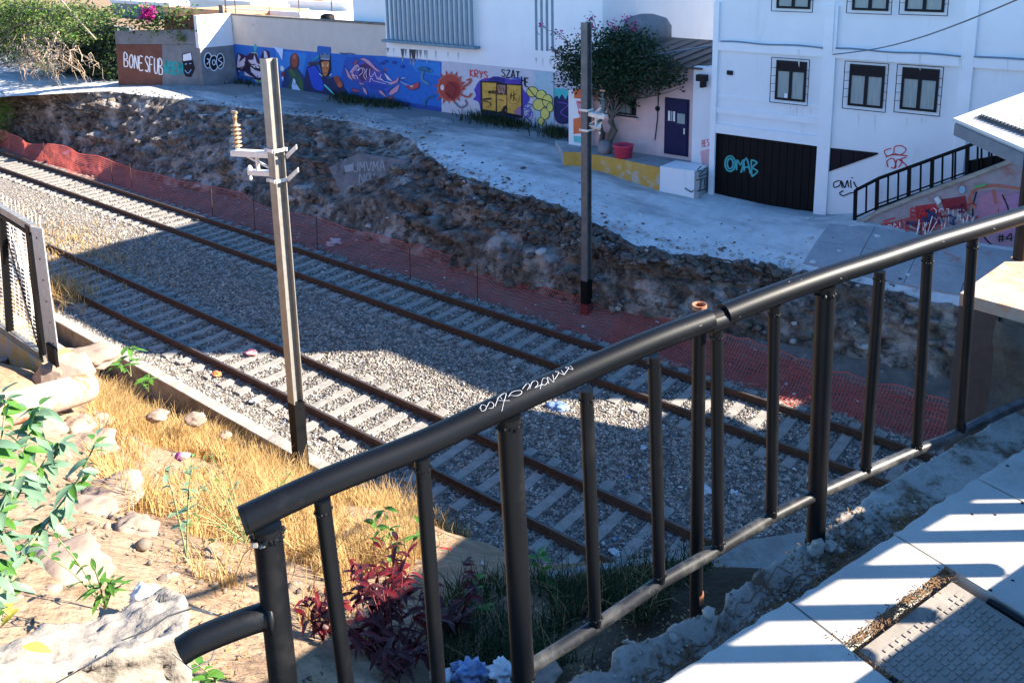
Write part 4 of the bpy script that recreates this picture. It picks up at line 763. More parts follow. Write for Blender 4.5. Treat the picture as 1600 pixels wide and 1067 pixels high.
def limb(mb, p, q, r0, r1, wob=.12, n=5):
    p, q = Vector(p), Vector(q); L_ = (q-p).length
    pts = [p.lerp(q, k/n)+Vector((random.uniform(-1, 1), random.uniform(-1, 1), random.uniform(-1, 1)))*wob*L_*.3*math.sin(math.pi*k/n) for k in range(n+1)]
    mb.tube(pts, [r0+(r1-r0)*k/n for k in range(n+1)], 6); return pts
# ================================================================== PINK HOUSE
YH = 25.4; WH = W(YH)
ph = thing('pink_house', 'small pink rendered house with a dark blue door and barred window', 'house', (-16, YH, 3.4))
hx0, hx1 = WH(897, 180)[0], WH(1086, 180)[0]; zr = WH(1085, 108)[2]
mb = MB(); mb.box((WH(928, 180)[0], YH, 2.3), (hx1, YH+4, zr)); mb.build('wall', M['pink_wall'], ph)
mb = MB(); mb.box((hx0, YH-.35, 2.3), (WH(928, 180)[0]-.005, YH+3, WH(900, 138)[2])); o = mb.build('side_wall', M['white_wall'], ph)
WS = W(YH-.35)
graffiti('orange_and_pink_paint', ph, WS, (0, -1, 0), [('f', (.55, .13, .05), [(897, 140), (925, 136), (925, 156), (897, 154)]), ('f', (.6, .14, .05), [(896, 186), (926, 180), (926, 206), (896, 210)]), ('f', (.55, .25, .3), [(900, 158), (920, 157), (924, 180), (906, 184)]), ('f', (.1, .45, .45), [(896, 212), (912, 214), (910, 224), (897, 222)]), ('s', RED, [(902, 160), (918, 164), (904, 176), (920, 180)], 2, True)])
mb = MB(); a, b = WH(1000, 70), WH(1086, 96); mb.hexa([(-18.4, YH-.3, zr+.05), (hx1+.35, YH-.3, zr+.02), (hx1+.35, YH+4, zr+.5), (-18.4, YH+4, zr+.55)], [(-18.4, YH-.3, zr+.1), (hx1+.35, YH-.3, zr+.07), (hx1+.35, YH+4, zr+.55), (-18.4, YH+4, zr+.6)]); mb.build('roof', M['corrug'], ph)
for k in range(9):
    mb = MB(); x = -17.8+k*.52; mb.bar((x, YH-.28, zr+.115), (x+.1, YH+3.9, zr+.57), .07, .03); mb.build('roof_rib', M['corrug'], ph)
mb = MB(); mb.bar((-15.3, YH+.3, zr+.35), (hx1+.2, YH+.8, zr+.75), .5, .04); mb.build('roof_sheet', mat('faded_blue_tarp', (.06, .1, .14), (.12, .17, .22), rough=.7), ph)
# door
d0, d1 = WH(1042, 155), WH(1073, 245)
mb = MB(); mb.box((d0[0]-.06, YH-.03, d1[2]), (d1[0]+.06, YH+.02, d0[2]+.06)); fr_ = mb.build('door_frame', M['blue_door'], ph)
mb = MB(); mb.box((d0[0], YH-.055, d1[2]+.02), (d1[0], YH-.03, d0[2])); dr = mb.build('door', M['blue_door'], ph)
for k in range(3):
    u0 = d0[0]+(d1[0]-d0[0])*(.12+k*.12); mb = MB(); mb.box((u0, YH-.065, d0[2]-.75), (u0+.07, YH-.056, d0[2]-.4)); mb.build('door_pane', M['white_trim'] if k != 1 else M['curtain'], dr)
u0 = d0[0]+(d1[0]-d0[0])*.55; mb = MB(); mb.box((u0, YH-.064, d0[2]-.8), (u0+.3, YH-.056, d0[2]-.45)); mb.build('door_pane', M['curtain'], dr)
mb = MB(); mb.box((d1[0]-.1, YH-.1, d0[2]-1.15), (d1[0]-.06, YH-.056, d0[2]-.95)); mb.build('handle', M['galv_white'], dr)
# barred window
w0, w1 = WH(952, 140), WH(994, 181)
mb = MB(); mb.box((w0[0], YH-.02, w1[2]), (w1[0], YH+.01, w0[2])); wi = mb.build('window', M['glass'], ph)
mb = MB(); mb.box((w0[0]+.45, YH-.03, w1[2]+.05), (w1[0]-.2, YH-.021, w0[2]-.2)); mb.build('curtain', M['curtain'], wi)
for k in range(7):
    x = w0[0]+(w1[0]-w0[0])*k/6; mb = MB(); mb.tube([(x, YH-.1, w1[2]-.05), (x, YH-.1, w0[2]+.1)], .012, 5); mb.build('window_bar', M['frame'], wi)
for z in (w1[2]-.04, (w0[2]+w1[2])/2):
    mb = MB(); mb.bar((w0[0]-.1, YH-.1, z), (w1[0]+.1, YH-.1, z), .03, .03); mb.build('grille_rail', M['frame'], wi)
mb = MB(); mb.box((w0[0]-.1, YH-.14, w1[2]-.14), (w1[0]+.12, YH-.002, w1[2]-.07)); mb.build('sill', M['pink_wall'], wi)
# meter and cable
mp_ = WH(1028, 170); mb = MB(); mb.lathe([(.09, 0), (.09, .05), (.06, .09)], (mp_[0], YH-.005, mp_[2]), 12, axis=(0, -1, 0)); mb.build('meter_box', M['frame'], ph)
mb = MB(); c = [WH(1030, 138), WH(1029, 160), WH(1028, 185), WH(1024, 219)]; mb.tube([(p[0], YH-.03, p[2]) for p in c], .018, 5); mb.build('cable', M['frame'], ph)
# step at the door, raised pavement with yellow edge, white plinth
rk = thing('raised_pavement', 'raised grey pavement with a worn yellow painted edge in front of the pink house', 'raised pavement', (-16, 24.7, 2.6))
pz = 3.38
e = [onz(880, 238, pz), onz(905, 238, pz), onz(960, 247, pz), onz(1031, 262, pz)]
P = [(q[0], q[1]) for q in e]+[(onz(1112, 262, pz)[0]+.0, e[3][1]+.15), (-12.86, YH-.01), (P0 := -19.7, YH-.01)]
mb = MB(); mb.prism([(a, b, 2.2) for a, b in P], (0, 0, pz-2.2)); mb.build('slab', mat('blue_grey_cement', (.24, .25, .26), (.36, .37, .38), scale=3, rough=.95, c3=(.5, .48, .46), s3=2, t3=(.6, .7)), rk)
mb = MB()
for (a, b) in zip(e[:-1], e[1:]):
    d = np.array([b[1]-a[1], a[0]-b[0]]); d = d/np.linalg.norm(d)*.03
    if d[1] > 0: d = -d
    mb.prism([(a[0], a[1], 2.2), (b[0], b[1], 2.2), (b[0]+d[0], b[1]+d[1], 2.2), (a[0]+d[0], a[1]+d[1], 2.2)], (0, 0, pz-2.2+.006))
mb.build('painted_edge', M['yellow'], rk)
pl = thing('white_plinth', 'low white wall with a black tag between the yellow kerb and the garage door', 'low wall', (-13.3, 24.4, 2.5))
a = onz(1031, 262, pz); b = onz(1112, 266, pz+.0)
mb = MB(); mb.prism([(a[0]+.02, a[1]-.03, 2.2), (-12.87, a[1]+.1, 2.2), (-12.87, YH-.4, 2.2), (a[0]+.02, YH-.4, 2.2)], (0, 0, pz-2.2+.05)); mb.build('wall', M['white_wall'], pl)
pn = np.array([.1/(-12.87-a[0]), -1, 0]); pn /= np.linalg.norm(pn)
WP = lambda x, y: onp(x, y, (a[0], a[1]-.03, 3), pn)
graffiti('black_tag', pl, WP, pn, [('s', BLK, st, 1.6, True) for st in [[(1096, 260), (1090, 266), (1098, 268)], [(1104, 262), (1092, 276), (1104, 272)], [(1088, 282), (1104, 278)], [(1096, 280), (1094, 298)], [(1101, 280), (1102, 296)], [(1089, 299), (1103, 296)]]], base=.006)
graffiti('black_squiggle', pl, WP, pn, [('s', BLK, [(1070, 294), (1080, 300), (1084, 297)], 1.6, True)], base=.006)
# return wall strip right of the house
sw = thing('party_wall', 'narrow white party wall strip with red tags between pink house and garage', 'wall', (-13.2, 25.2, 2.5))
mb = MB(); mb.box((hx1+.01, 25.2, 2.3), (-12.78, 28, WH(1100, 104)[2])); mb.build('wall', M['white_wall'], sw)
graffiti('red_tag', sw, W(25.2), (0, -1, 0), [('s', (.6, .12, .15), st, 1.4, True) for st in text('BEST', 1097, 220, 1113, 217, 10)]+[('f', (.62, .36, .38), [(1094, 236), (1111, 232), (1111, 262), (1098, 262)])])
mb = MB(); q = W(25.2)(1101, 122); mb.box((q[0]-.2, 24.95, q[2]-.1), (q[0]+.14, 25.19, q[2]+.12)); mb.box((q[0]-.02, 24.9, q[2]-.3), (q[0]+.08, 25.19, q[2]-.1)); mb.build('alarm_box', M['frame'], sw)
# tub, stone, broom
tc_ = onz(974, 246, pz); tb = MB(); tb.lathe([(.30, 0), (.36, .42), (.39, .43), (.39, .46), (.33, .46), (.28, .06)], tc_, 20); o = tb.build('wash_tub', M['tub']); setp(o, 'pink plastic wash tub on the raised pavement', 'tub')
q = onz(945, 240, pz); mb = MB(); mb.lathe([(.24, 0), (.27, .2), (.2, .42), (.1, .48)], q, 12); o = mb.build('grey_bucket', M['grey_wall']); setp(o, 'upturned grey bucket beside the tree trunk and pink tub', 'bucket')
# ================================================================== BOUGAINVILLEA
bt = onz(938, 232, pz); bgv = thing('bougainvillea', 'big dark bougainvillea with a twisted trunk over the pink house roof', 'tree', bt)
mb = MB(); mb.v; crown = [(onx_[0], onx_[1], onx_[2]) for onx_ in []]
cps = []
for px_, py_, rx, rz, Yc in [(905, 95, 1.05, .85, 24.6), (890, 118, .7, .6, 24.4), (945, 80, 1.15, .9, 24.7), (985, 75, 1.1, .8, 24.9), (1010, 100, 1.1, .85, 24.7), (960, 115, 1.2, .8, 24.5), (925, 125, .9, .6, 24.3), (1045, 115, .65, .5, 24.9), (975, 140, .6, .5, 24.5), (1020, 130, .65, .4, 24.8), (882, 90, .5, .5, 24.5), (960, 58, .7, .4, 24.8), (1000, 62, .7, .45, 24.9), (1055, 125, .4, .3, 25)]:
    c = ony(px_, py_, Yc); cps.append((c[0], c[1], c[2], rx, rx*.75, rz))
for k in range(22):
    b = random.choice(cps[:14]); a = random.uniform(0, 6.3); cps.append((b[0]+math.cos(a)*b[3]*1.05, b[1]+random.uniform(-.3, .3), b[2]+math.sin(a)*b[5]*1.05, random.uniform(.16, .4), .25, random.uniform(.14, .3)))
pts = []
for k in range(3):
    tgt = Vector(cps[[4, 5, 2][k]][:3]); pts += [limb(mb, Vector(bt)+Vector((random.uniform(-.1, .1), random.uniform(-.1, .1), -.1)), tgt, .11, .04, .35, 7)]
for c in cps: limb(mb, pts[random.randrange(3)][4], c[:3], .04, .012, .3)
mb.build('trunk', M['bark'], bgv)
leaves('crown', clump_pts(cps, 10500), .135, [M['leaf_dark'], M['leaf_dark'], mat('mid_dark_leaf', (.02, .05, .02), (.05, .09, .035), scale=4, rough=.6, trans=.2)], bgv)
sp_ = MB(); fl = []
for a, b, c_, d_ in [((892, 70), (872, 52), 24.5, .0), ((900, 62), (922, 30), 24.6, 0), ((950, 60), (978, 30), 24.8, 0), ((985, 55), (992, 36), 24.8, 0), ((880, 95), (868, 80), 24.4, 0), ((930, 60), (925, 26), 24.6, 0), ((890, 66), (845, 40), 24.4, 0), ((968, 58), (955, 36), 24.7, 0)]:
    p, q = ony(*a, c_), ony(*b, c_); limb(sp_, p, q, .018, .006, .3); fl.append(q)
    if random.random() < .7: fl.append(Vector(p).lerp(Vector(q), .6))
sp_.build('shoots', M['bark'], bgv)
P = np.concatenate([np.array(q)[None]+rng.normal(size=(16, 3))*.07 for q in fl]); leaves('flowers', P, .09, [M['magenta']], bgv, asp=.8)
P = np.concatenate([np.array(q)[None]+rng.normal(size=(10, 3))*.12 for q in fl]); leaves('shoot_leaves', P, .1, [M['leaf_dark']], bgv)
# ================================================================== BUILDINGS BEHIND THE HOUSE
Y_r = 39.6
nb = thing('rear_building', 'plain white building block with one sunlit edge rising behind the pink house', 'building', (-20, 33, 2.4))
xa = ony(942, 40, 33)[0]; xb = ony(1050, 40, 33)[0]; mb = MB(); mb.box((xa-3, 33, 2.4), (xb, 44, 12)); mb.build('wall', M['white_wall'], nb)
xc = ony(1094, 40, Y_r)[0]; mb = MB(); mb.box((xc-4.5, Y_r, 2.4), (xc, 52, 12.5)); mb.build('side_block', M['white_wall'], nb)
mb = MB(); q = ony(1042, 22, 33); mb.box((q[0]-.05, 32.9, q[2]-.12), (q[0]+.05, 32.99, q[2]+.1)); mb.build('wall_lamp', M['frame'], nb)
tk = thing('water_tank', 'round grey water tank on the roof behind the bougainvillea', 'water tank', ony(1010, 60, 29)); q = ony(1010, 62, 29)
mb = MB(); mb.lathe([(1.0, -.2), (1.0, .55), (.8, .85), (.3, 1.0)], q, 20); mb.build('tank_body', M['grey_wall'], tk); mb = MB(); mb.box((q[0]-1.3, q[1]-1.3, 2.4), (q[0]+1.3, q[1]+1.3, q[2]-.2)); mb.build('tank_stand', M['white_wall'], tk)
# ================================================================== WHITE APARTMENT BLOCK
YB = 24.8; WW = W(YB)
ab = thing('apartment_block', 'white three storey block with black garage door and dark barred windows', 'building', (-8, YB, 2.4))
xL = WW(1113, 150)[0]; zg0 = 2.5; g0, g1 = WW(1116, 209), WW(1272, 331)
X2 = -2.9
mb = MB()                                                      # shell with a real garage opening
gx0, gx1, gz1 = g0[0], g1[0], WW(1195, 217)[2]
mb.box((xL, YB, 1.6), (gx0, YB+16, 15.1)); mb.box((gx0, YB, gz1), (gx1, YB+16, 15.1)); mb.box((gx1, YB, 1.6), (X2, YB+16, 15.1)); mb.box((gx0, YB+.5, 1.6), (gx1, YB+16, gz1))
mb.build('wall', M['white_wall'], ab)
mb = MB(); mb.box((X2, YB, 1.6), (1.5, YB+8, 10.9)); mb.build('lower_wing', M['white_wall'], ab)
mb = MB(); mb.box((gx0, YB+.12, 2.4), (gx1, YB+.2, gz1)); gd = mb.build('garage_door', M['black_flat'], ab)
n = 14
for k in range(n):
    u = gx0+(gx1-gx0)*(k+.5)/n; mb = MB(); mb.box((u-(gx1-gx0)/n*.46, YB+.10, 2.42), (u+(gx1-gx0)/n*.46, YB+.119, gz1-.02)); mb.build('door_panel', M['black_flat'], gd)
WG = W(YB+.10)
graffiti('cyan_tag', gd, WG, (0, -1, 0), [('s', (.06, .32, .32), st, 2.6, True) for st in [ell(1141, 256, 8, 12)+[(1149, 256)], ell(1141, 256, 4.5, 8)+[(1145.5, 256)], [(1151, 266), (1152, 250), (1157, 258), (1162, 250), (1163, 268)], [(1158, 270), (1166, 247), (1173, 272)], [(1162, 262), (1171, 261)], [(1174, 250), (1175, 276)], [(1174, 250), (1183, 254), (1176, 262), (1184, 268), (1175, 276)]]], base=.006)
def trim(name, q0, q1, d=.08, m='white_trim'):
    a, b = WW(*q0), WW(*q1); mb = MB(); mb.box((a[0], YB-d, b[2]), (b[0], YB-.001, a[2])); return mb.build(name, M[m], ab)
# pilasters and bands (proud of the wall), recessed fields stay between them
zb1 = WW(1130, 62)[2]; 
for xa, xb in [(1113, 1121), (1283, 1303), (1497, 1517)]:
    a, b = WW(xa, 150)[0], WW(xb, 150)[0]; mb = MB(); mb.box((a, YB-.09, 2.2), (b, YB-.001, 8.9 if xa < 1400 else 9.8)); mb.build('pilaster', M['white_trim'], ab)
def band(z0, z1, xa, xb, d): mb = MB(); mb.box((xa, YB-d, z0), (xb, YB-.001, z1)); mb.build('band', M['white_trim'], ab)
pa, pb = WW(1121, 150)[0]+.003, WW(1283, 150)[0]-.003; pc, pd = WW(1303, 150)[0]+.003, WW(1497, 150)[0]-.003; pe = WW(1517, 150)[0]+.003
zt0, zt1 = WW(1130, 79)[2], WW(1130, 66)[2]
for A_, B_ in [(pa, pb), (pc, pd), (pe, 1.4)]: band(zt0, zt1, A_, B_, .088)
band(gz1, gz1+.3, pa, pb, .086); band(WW(1125, 177)[2], WW(1125, 168)[2], pa, pb, .05); band(WW(1125, 152)[2]-.02, WW(1125, 148)[2], pa, pb, .03)
for A_, B_ in [(pa+.1, pb), (pc, pd), (pe, 1.3)]:
    mb = MB(); z = zt1+.03; mb.tube([(A_+(B_-A_)*k/8, YB-.11, z+.02*math.sin(k*1.3)) for k in range(9)], .025, 6); mb.build('cable_run', mat('grey_cable', (.18, .22, .27), rough=.7), ab)
def window(q0, q1, open_=None):
    a, b = WW(*q0), WW(*q1); xa, xb, z0, z1 = a[0], b[0], b[2], a[2]; y = YB
    mb = MB(); mb.box((xa, y-.012, z0), (xb, y-.002, z1)); wo_ = mb.build('window', M['frame'], ab)
    h = z1-z0; zm = z1-h*.24; t = .07
    F_ = MB()
    F_.box((xa, y-.05, z0), (xa+t, y-.013, z1)); F_.box((xb-t, y-.05, z0), (xb, y-.013, z1)); F_.box((xa+t, y-.05, z1-t), (xb-t, y-.013, z1)); F_.box((xa+t, y-.05, z0), (xb-t, y-.013, z0+t)); F_.box((xa+t, y-.048, zm-t/2), (xb-t, y-.013, zm+t/2)); xm = (xa+xb)/2; F_.box((xm-t*.7, y-.049, z0+t), (xm+t*.7, y-.013, zm-t/2))
    F_.build('frame', M['frame'], wo_)
    for A_, B_ in [(xa+t, xm-t*.7), (xm+t*.7, xb-t)]:
        mb = MB(); nf = 9
        for k in range(nf):
            u0, u1 = A_+(B_-A_)*k/nf, A_+(B_-A_)*(k+1)/nf; d = .006*(k % 2)
            mb.add([(u0, y-.022-d, z0+t), (u1, y-.022-(.006-d), z0+t), (u1, y-.022-(.006-d), zm-t/2), (u0, y-.022-d, zm-t/2)], [(0, 1, 2, 3)])
        mb.build('curtain', M['curtain'], wo_)
    mb = MB(); mb.box((xa+t, y-.03, zm+t/2), (xb-t, y-.014, z1-t)); mb.build('pane', M['glass'], wo_)
    G = MB(); g = .12; yy = y-.13
    for z in (z0-g*.7, z1+g*.7): G.bar((xa-g, yy, z), (xb+g, yy, z), .02, .02)
    for xx in (xa-g, xb+g): G.bar((xx, yy, z0-g*.7), (xx, yy, z1+g*.7), .02, .02)
    for k in range(1, 5):
        z = z0+h*k/5
        for xx, sg in ((xa-g, 1), (xb+g, -1)): G.bar((xx, yy, z), (xx+sg*g, yy+.11, z), .012, .012)
    G.build('grille', M['frame'], wo_)
    return wo_
wins = [((1214, 94), (1258, 160)), ((1329, 100), (1379, 170)), ((1411, 105), (1463, 176)), ((1217, -56), (1266, 15)), ((1336, -52), (1388, 18)), ((1419, -48), (1475, 20))]
for q in wins: wn = window(*q)
mb = MB(); a = WW(1229, 150); mb.box((a[0]-.05, YB-.06, a[2]-.06), (a[0]+.05, YB-.052, a[2]+.08)); mb.build('window_sticker', M['white_trim'], ab)
a, b, c = WW(1295, 232), WW(1372, 240), WW(1293, 268); mb = MB(); mb.prism([(p[0], YB-.004, p[2]) for p in (a, c, b)], (0, .003, 0)); tw = mb.build('triangular_window', M['glass'], ab)
mb = MB()
for p, q in ((a, b), (b, c), (c, a)): mb.bar((p[0], YB-.02, p[2]), (q[0], YB-.02, q[2]), .03, .04)
for k in (1, 2, 3): mb.bar((a[0]+(b[0]-a[0])*k/4, YB-.018, a[2]+.0), (a[0]+(b[0]-a[0])*k/4, YB-.018, c[2]+(b[2]-c[2])*k/4), .02, .02)
mb.build('frame', M['frame'], tw)
a = WW(1141, 114); mb = MB(); mb.box((a[0]-.1, YB-.05, a[2]-.07), (a[0]+.1, YB-.002, a[2]+.07)); mb.build('vent_box', M['frame'], ab)
mb = MB(); a = WW(1109, 204); mb.box((a[0]+.05, YB-.08, a[2]-.08), (a[0]+.12, YB-.002, a[2]+.08)); mb.build('door_bell', M['frame'], ab)
mb = MB(); a, b = WW(1308, -30), WW(1301, 82); mb.box((a[0]-.02, YB-.13, b[2]), (a[0]+.02, YB-.092, a[2])); mb.build('drain_pipe', M['white_trim'], ab)
it = [('s', RED, P, 1.8, True) for P in [[(1393, 232), (1382, 236), (1386, 244), (1396, 240), (1398, 230), (1408, 228), (1416, 234), (1408, 242), (1398, 240)], [(1384, 246), (1396, 242), (1418, 244)], [(1388, 262), (1386, 252), (1396, 248), (1400, 262), (1392, 262)], [(1398, 262), (1402, 250), (1410, 252), (1404, 262)], [(1416, 246), (1406, 250), (1414, 256), (1418, 262)]]]
graffiti('red_tag', ab, WW, (0, -1, 0), it, base=.006)
graffiti('black_tag', ab, WW, (0, -1, 0), [('s', BLK, st, 2, True) for st in [[(1312, 282), (1303, 286), (1304, 293), (1312, 290), (1314, 282), (1316, 294)], [(1316, 284), (1320, 294), (1324, 282), (1326, 293)], [(1329, 282), (1330, 294)], [(1331, 277), (1332, 279)], [(1334, 284), (1338, 292), (1344, 296)], [(1318, 298), (1312, 302), (1318, 306), (1328, 302), (1340, 300)]]], base=.006)
for k in range(16):
    q = random.choice(wins[:3]); x = random.uniform(q[0][0]-6, q[1][0]+8); y = q[1][1]+random.uniform(4, 12)
    if k > 9: x = random.uniform(1125, 1590); y = 72+(x-1129)*.039+random.uniform(0, 5)
    w_ = random.uniform(1, 4); h_ = random.uniform(10, 36); c_ = random.uniform(.56, .68); graffiti('rain_stain', ab, WW, (0, -1, 0), [('f', (c_, c_, c_*.98), [(x, y), (x+w_, y), (x+w_*.7, y+h_), (x+w_*.3, y+h_*.8)])], base=.092 if y < 100 else .004)
# overhead cable
p = WW(1303, 85); q = atd(1640, -22, 16); mb = MB(); mb.tube([Vector((p[0], YB-.1, p[2])).lerp(Vector(q), k/12)-Vector((0, 0, .25*math.sin(math.pi*k/12))) for k in range(13)], .016, 5); o = mb.build('overhead_cable', mat('grey_sheath', (.12, .13, .15), rough=.7)); setp(o, 'thin overhead cable running up from the white block to the right', 'cable')
# ================================================================== STAIRS, RAILING AND STRINGER WALL
YS = 23.75; WST = W(YS)
st = thing('staircase_wall', 'sloping stair wall covered in red, pink and white graffiti beside the white block', 'stair wall', WST(1345, 352))
pl_ = [WST(*q) for q in [(1338, 353), (1372, 333), (1440, 306), (1511, 280), (1600, 247), (1700, 208), (1700, 440), (1600, 412), (1480, 384), (1395, 366)]]
mb = MB(); mb.prism([(q[0], YS, q[2]) for q in pl_][::-1], (0, 1.0, 0)); mb.build('stringer', mat('dirty_pink_grey_wall', (.27, .24, .26), (.38, .34, .36), scale=2, rough=.95, c3=(.3, .14, .14), s3=1.6, t3=(.52, .68)), st)
mb = MB(); P = [WST(*q) for q in [(1338, 353), (1372, 333), (1440, 306), (1511, 280), (1600, 247), (1700, 208)]]
for a, b in zip(P[:-1], P[1:]): mb.bar((a[0], YS+.1, a[2]+.05), (b[0], YS+.1, b[2]+.05), .34, .1)
mb.build('coping', M['concrete'], st)
it = [('f', (.3, .07, .08), [(1375, 352), (1420, 340), (1455, 322), (1470, 326), (1466, 352), (1440, 362), (1395, 360)]), ('f', (.26, .17, .24), [(1520, 300), (1560, 296), (1600, 300), (1620, 330), (1600, 380), (1550, 392), (1520, 380)]), ('f', (.35, .03, .04), [(1430, 322), (1462, 318), (1472, 340), (1456, 362), (1436, 356)]), ('f', (.2, .02, .03), [(1470, 312), (1508, 306), (1512, 324), (1476, 330)])]
it += [('f', (.36, .17, .25), spl([(1530, 308), (1550, 300), (1570, 306), (1566, 340), (1540, 350), (1526, 336), (1530, 308)], 4)), ('f', (.33, .17, .3), spl([(1574, 306), (1600, 304), (1612, 330), (1600, 360), (1570, 370), (1560, 350), (1574, 306)], 4))]
it += [('s', BLK, P, 2.4, True) for P in [[(1526, 300), (1520, 330), (1530, 360), (1560, 390), (1600, 392)], [(1566, 304), (1576, 330), (1566, 356)]]]
it += [('s', (.36, .12, .09), P, 5, True) for P in [[(1512, 330), (1520, 300), (1550, 290), (1600, 296)], [(1514, 310), (1524, 326)], [(1552, 296), (1556, 318)]]]
it += [('s', WHITE, P, 1.2, True) for P in text('RSTUD', 1456, 326, 1512, 326, 18)+text('ON', 1385, 352, 1410, 346, 12)]+[('s', RED, P, 2.2, True) for P in text('BAB', 1424, 326, 1462, 322, 14)+[[(1372, 358), (1380, 350), (1392, 348)], [(1394, 362), (1402, 352), (1412, 364)], [(1380, 346), (1400, 340)], [(1440, 350), (1452, 340), (1462, 352)]]]+[('s', BLK, P, 1.8, True) for P in text('#4', 1560, 366, 1586, 364, 12)]+[('f', (.25, .4, .5), ell(1504, 296, 5, 6)), ('f', (.6, .6, .62), [(1460, 310), (1466, 306), (1472, 314), (1466, 320)]), ('f', (.1, .3, .12), [(1522, 290), (1540, 286), (1542, 290), (1524, 294)])]
for k in range(34):
    x = random.uniform(1410, 1520); y0_ = 352-(x-1372)*.33; y = y0_+random.uniform(8, 34); it.append(('s', random.choice([(.2, .02, .03), (.3, .05, .06), (.12, .01, .03), (.27, .2, .24), (.03, .04, .12), (.34, .16, .16)]), [(x, y), (x+random.uniform(-6, 10), y+random.uniform(-9, 9)), (x+random.uniform(4, 16), y+random.uniform(-6, 6)), (x+random.uniform(8, 20), y+random.uniform(-9, 9))], random.uniform(1, 3.4), True))
for k in range(24): 
    x = random.uniform(1400, 1600); it.append(('s', random.choice([RED, (.5, .2, .2), WHITE, (.2, .02, .02)]), [(x, 370-(x-1400)*.1+random.uniform(-30, 0)), (x+random.uniform(-8, 8), 372-(x-1400)*.1), (x+random.uniform(0, 12), 350-(x-1400)*.1)], 1.2, True))
graffiti('graffiti_layers', st, WST, (0, -1, 0), it, base=.006)
sr = thing('stair_railing', 'black steel stair railing climbing to the right in front of the white block', 'railing', WST(1337, 352))
YR = YS+.1; WR = W(YR)
def rail(name, Q, wd=.06, h=.05):
    P = [WR(*q) for q in Q]; mb = MB()
    for a, b in zip(P[:-1], P[1:]): mb.bar((a[0], YR, a[2]), (b[0], YR, b[2]), wd, h)
    return mb.build(name, M['black_flat'], sr)
rail('handrail', [(1338, 297), (1373, 279), (1511, 229), (1548, 214), (1700, 152)], .07, .09); rail('lower_rail', [(1338, 339), (1372, 324), (1511, 275), (1600, 240), (1700, 200)], .05, .05); rail('middle_rail', [(1372, 319), (1511, 269)], .04, .04)
def yl(pts, x): return float(np.interp(x, [p[0] for p in pts], [p[1] for p in pts]))
hr = [(1338, 297), (1373, 279), (1511, 229), (1548, 214), (1700, 152)]; lr = [(1338, 339), (1372, 324), (1511, 275), (1600, 240), (1700, 200)]
for x in [1337, 1371, 1421, 1457, 1512]:
    a, b = WR(x, yl(hr, x)), WR(x-1.5, yl(lr, x)+14); mb = MB(); mb.bar((a[0], YR, a[2]), (b[0], YR, b[2]-.1), .09, .09, up=(0, 1, 0)); mb.build('post', M['black_flat'], sr)
for x in [1354, 1388, 1404, 1439, 1473, 1489, 1493, 1528, 1534, 1546, 1550, 1562, 1571, 1580, 1589, 1600, 1612]:
    a, b = WR(x, yl(hr, x)), WR(x-1, yl(lr, x)); mb = MB(); mb.bar((a[0], YR, a[2]), (b[0], YR, b[2]), .045, .045, up=(0, 1, 0)); mb.build('baluster', M['black_flat'], sr)
a = [WR(*q) for q in [(1512, 252), (1600, 236), (1600, 252), (1512, 284)]]; mb = MB(); mb.prism([(p[0], YR+.05, p[2]) for p in a][::-1], (0, .04, 0)); o = mb.build('kick_panel', M['black_flat'], sr)
# crossing pavement between street and footbridge
MB()
q = [onz(x, y, 2.86) for x, y in [(1345, 356), (1480, 383), (1640, 418)]]
cp = thing('crossing_pavement', 'bluish concrete pavement below the graffiti stair wall', 'pavement', q[0]); del cp['category']; del cp['label']; cp['kind'] = 'structure'
for i in range(5):
    for j in range(2):
        x0_, y0_ = -8.1+i*1.35, 21.62+j*.95
        zz = sz(x0_+.6, y0_+.45)+.05
        mb = MB(); z4 = [sz(x0_, y0_)+.05, sz(x0_+1.33, y0_)+.05, sz(x0_+1.33, y0_+.93)+.05, sz(x0_, y0_+.93)+.05]
        mb.hexa([(x0_, y0_, z4[0]-.12), (x0_+1.33, y0_, z4[1]-.12), (x0_+1.33, y0_+.93, z4[2]-.12), (x0_, y0_+.93, z4[3]-.12)], [(x0_, y0_, z4[0]), (x0_+1.33, y0_, z4[1]), (x0_+1.33, y0_+.93, z4[2]), (x0_, y0_+.93, z4[3])]); mb.build('paving_slab', M['slab2'] if 'slab2' in M else M.setdefault('slab2', mat('blue_grey_slab', (.26, .28, .3), (.36, .38, .4), scale=2, rough=.95, c3=(.4, .2, .16), s3=2.5, t3=(.6, .7), spec=.1)), cp)
# ================================================================== CANOPY
zc = 7.6
cn = thing('metal_canopy', 'white and grey sheet metal canopy with a mesh top jutting in at the right edge', 'canopy', onz(1495, 190, zc))
c0, c1, c2 = onz(1494, 190, zc), onz(1660, 262, zc-.0), onz(1660, 128, zc)
mb = MB(); mb.prism([c0, c1, (c1[0]+3, c1[1]+2, zc), (c2[0]+3, c2[1]+1, zc), c2], (0, 0, -.04)); mb.build('roof_sheet', mat('grey_sheet_metal', (.22, .22, .22), (.3, .3, .3), scale=3, rough=.5, spec=.4), cn)
d1 = Vector(c1)-Vector(c0); d2 = Vector(c2)-Vector(c0)
mb = MB(); mb.bar(Vector(c0)+Vector((0, 0, -.14)), Vector(c1)+Vector((0, 0, -.14)), .05, .2); mb.build('front_fascia', mat('grey_fascia', (.14, .15, .17), (.2, .21, .23), rough=.6), cn)
mb = MB(); mb.bar(Vector(c0)+Vector((0, 0, .03)), Vector(c1)+Vector((0, 0, .03)), .08, .05); mb.bar(Vector(c0)+Vector((0, 0, .02)), Vector(c2)+Vector((0, 0, .02)), .12, .05); mb.build('edge_flashing', M['white_metal'], cn)
